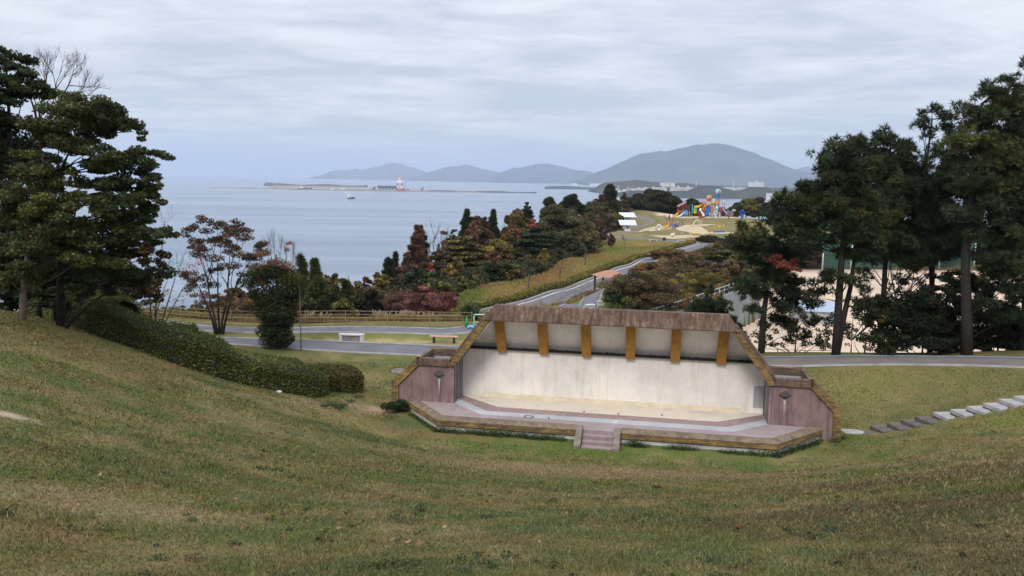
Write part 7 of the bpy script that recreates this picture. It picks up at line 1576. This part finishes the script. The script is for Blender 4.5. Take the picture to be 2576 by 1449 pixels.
def crane():
    D = 3520; (u, v0), (_, v1) = c3(2145, 378), c3(2130, 128); x = at_y(u, v0, D)[0]; zb = SEA + 3; S = (at_y(u, v1, D)[2] - zb) / 100.0
    R = empty('gantry_crane', (x, D, zb), 0, 'red and white striped gantry crane standing on the harbour island', 'crane'); cr, cw = paint('crane_red', (.62, .07, .06), .5), paint('crane_white', (.80, .78, .78), .5)
    X = lambda a: a * S
    for sx in (-17, 13):
        for sy in (0, 22):
            for z0, z1, m in ((0, 16, cr), (16, 34, cw), (34, 52, cr), (52, 62, cw)): MB().b2((X(sx - 3.6), X(sy - 3), X(z0)), (X(sx + 3.6), X(sy + 3), X(z1))).build('leg', m, R)
    for sy in (0, 22): MB().b2((X(-21), X(sy - 3.5), X(0)), (X(17), X(sy + 3.5), X(13))).build('sill_beam', cr, R); MB().b2((X(-19), X(sy - 3.2), X(52)), (X(15), X(sy + 3.2), X(64))).build('portal_beam', cw, R)
    MB().prism([(X(-19), X(64)), (X(15), X(64)), (X(6), X(74)), (X(-12), X(74))], X(-2), X(24), 'y').build('machinery_house', cw, R)
    for sx, tx in ((-12, -7), (5, 1)):
        MB().tube([(X(sx), X(4), X(72)), (X(tx), X(8), X(90))], X(2.4), 6).build('apex_leg', cr, R)
    MB().b2((X(-10), X(2), X(84)), (X(4), X(14), X(93))).build('apex_frame', cw, R); MB().b2((X(-8), X(4), X(93)), (X(2), X(10), X(100))).build('apex_head', cr, R)
    MB().b2((X(-6), X(-6), X(62)), (X(0), X(-2), X(94))).build('raised_boom', cw, R)
    MB().tube([(X(22), X(10), X(4)), (X(21), X(10), X(30))], X(2.6), 6).build('stair_tower', M['steel'], R)
    D2 = 3600; xx = at_y(c3(2205, 340)[0], 470, D2)[0]; R = empty('crawler_crane', (xx, D2, SEA + 3), 0, 'small dark crawler crane with a slanting lattice jib right of the gantry crane', 'crane')
    MB().b2((-5, -3, 0), (5, 3, 6)).build('body', M['metal_dark'], R); x2, z2 = at_y(c3(2250, 200)[0], 470, D2)[0] - xx, at_y(c3(2250, 0)[0], c3(0, 200)[1], D2)[2] - SEA - 3; MB().tube([(2, 0, 5), (x2, 0, z2)], [1.0, .5], 5).build('jib', M['metal_dark'], R)
crane()
def ship(u, v, Lp, label, yaw=0.0, hull=(.05, .055, .075), sup=None, col2=(.78, .77, .76), kind='cargo'):
    p = at_z(u, v, SEA); k = p[1] / 2020; L = Lp * k; R = empty('ship', p, yaw, label, 'ship'); w = L * .17; h = L * .10
    n = 9; v_, f_ = [], []
    for i in range(n):
        t = i / (n - 1); q = -L / 2 + L * t; b = w / 2 * (1 - max(0, (t - .7) / .3) ** 2 * .97) * (1 - max(0, (.1 - t) / .1) * .25); sh = h * (1 + .5 * max(0, (t - .75) / .25))
        for sy, z in ((-.6, -1.5), (-1, sh), (1, sh), (.6, -1.5)): v_.append((q, sy * b, z))
    for i in range(n - 1):
        for j in range(4): f_.append((i * 4 + j, i * 4 + (j + 1) % 4, i * 4 + 4 + (j + 1) % 4, i * 4 + 4 + j))
    f_ += [(3, 2, 1, 0), tuple((n - 1) * 4 + j for j in range(4))]
    MB().add(v_, f_).build('hull', plain('hull_' + label[:6], hull, .6, .15, .05), R)
    c = paint('superstructure', col2, .6); s0, s1, hh = sup or (-.42, -.22, .26)
    MB().b2((L * s0, -w * .42, h), (L * s1, w * .42, L * hh * .7)).b2((L * (s0 + .03), -w * .36, L * hh * .7), (L * (s1 - .02), w * .36, L * hh)).build('superstructure', c, R)
    MB().b2((L * s1 - .05 * k, -w * .34, L * hh * .8), (L * s1 * .0 + L * s1 - L * .018 + L * .02, w * .34, L * hh * .93)).build('bridge_window', M['metal_dark'], R)
    MB().tube([(L * (s0 + s1) / 2, 0, L * hh), (L * (s0 + s1) / 2, 0, L * (hh + .16))], [L * .012, L * .006], 6).build('mast', M['white'], R)
    if kind == 'cargo': MB().tube([(L * .3, 0, h), (L * .3, 0, L * .24)], L * .01, 6).build('foremast', M['white'], R); MB().b2((-L * .18, -w * .35, h), (L * .26, w * .35, h * 1.3)).build('hatch', paint('hatch', (.22, .2, .18), .8), R)
    if kind == 'dredger':
        MB().tube([(L * .05, 0, h), (L * .2, 0, L * .34)], L * .015, 6).build('boom', M['metal_dark'], R); MB().b2((-L * .02, -w * .3, h), (L * .1, w * .3, L * .16)).build('crane_house', paint('crane_house', (.1, .1, .11), .7), R)
    return R
ship(884, 500, 30, 'small white and black coaster heading away in the middle of the bay, nearest ship', math.radians(64), sup=(-.40, -.05, .40)); ship(551, 443.5, 20, 'grey cargo ship far out near the horizon on the left', math.radians(2), (.10, .11, .14)); ship(675, 461, 17, 'grey ship behind the left end of the sea wall', math.radians(8), (.13, .14, .17), (.18, .38, .30)); ship(767, 477, 56 * .62, 'dredger with a white deckhouse moored in front of the harbour island', math.radians(1), (.07, .075, .09), (-.36, -.16, .24), kind='dredger'); ship(837, 479, 11, 'small white workboat close to the island quay', math.radians(20), (.07, .08, .1), (-.35, .2, .55), kind='boat')
p = at_z(870, 484.5, SEA); R = empty('motorboat', p, 0, 'tiny white motorboat above the nearest coaster', 'boat'); MB().prism([(-5, 1.6), (-4.6, -.4), (4, -.4), (6.5, 1.9)], -1.6, 1.6, 'y').build('hull', M['white'], R); MB().b2((-2, -1.1, 1.6), (1.5, 1.1, 3.2)).build('cabin', M['white'], R)
# ------------------------------------------------------------------ the air
def haze():
    m = bpy.data.materials.new('haze'); m.use_nodes = True; N = m.node_tree.nodes; N.remove(N['Principled BSDF']); pv = N.new('ShaderNodeVolumePrincipled')
    pv.inputs['Color'].default_value = (.665, .775, .955, 1); pv.inputs['Density'].default_value = HAZE; pv.inputs['Anisotropy'].default_value = .1
    m.node_tree.links.new(pv.outputs[0], N['Material Output'].inputs['Volume'])
    tag(MB().b2((-42000, -42000, -60), (42000, 42000, 640)).build('haze', m), kind='stuff')
HAZE = 7.6e-5
haze()
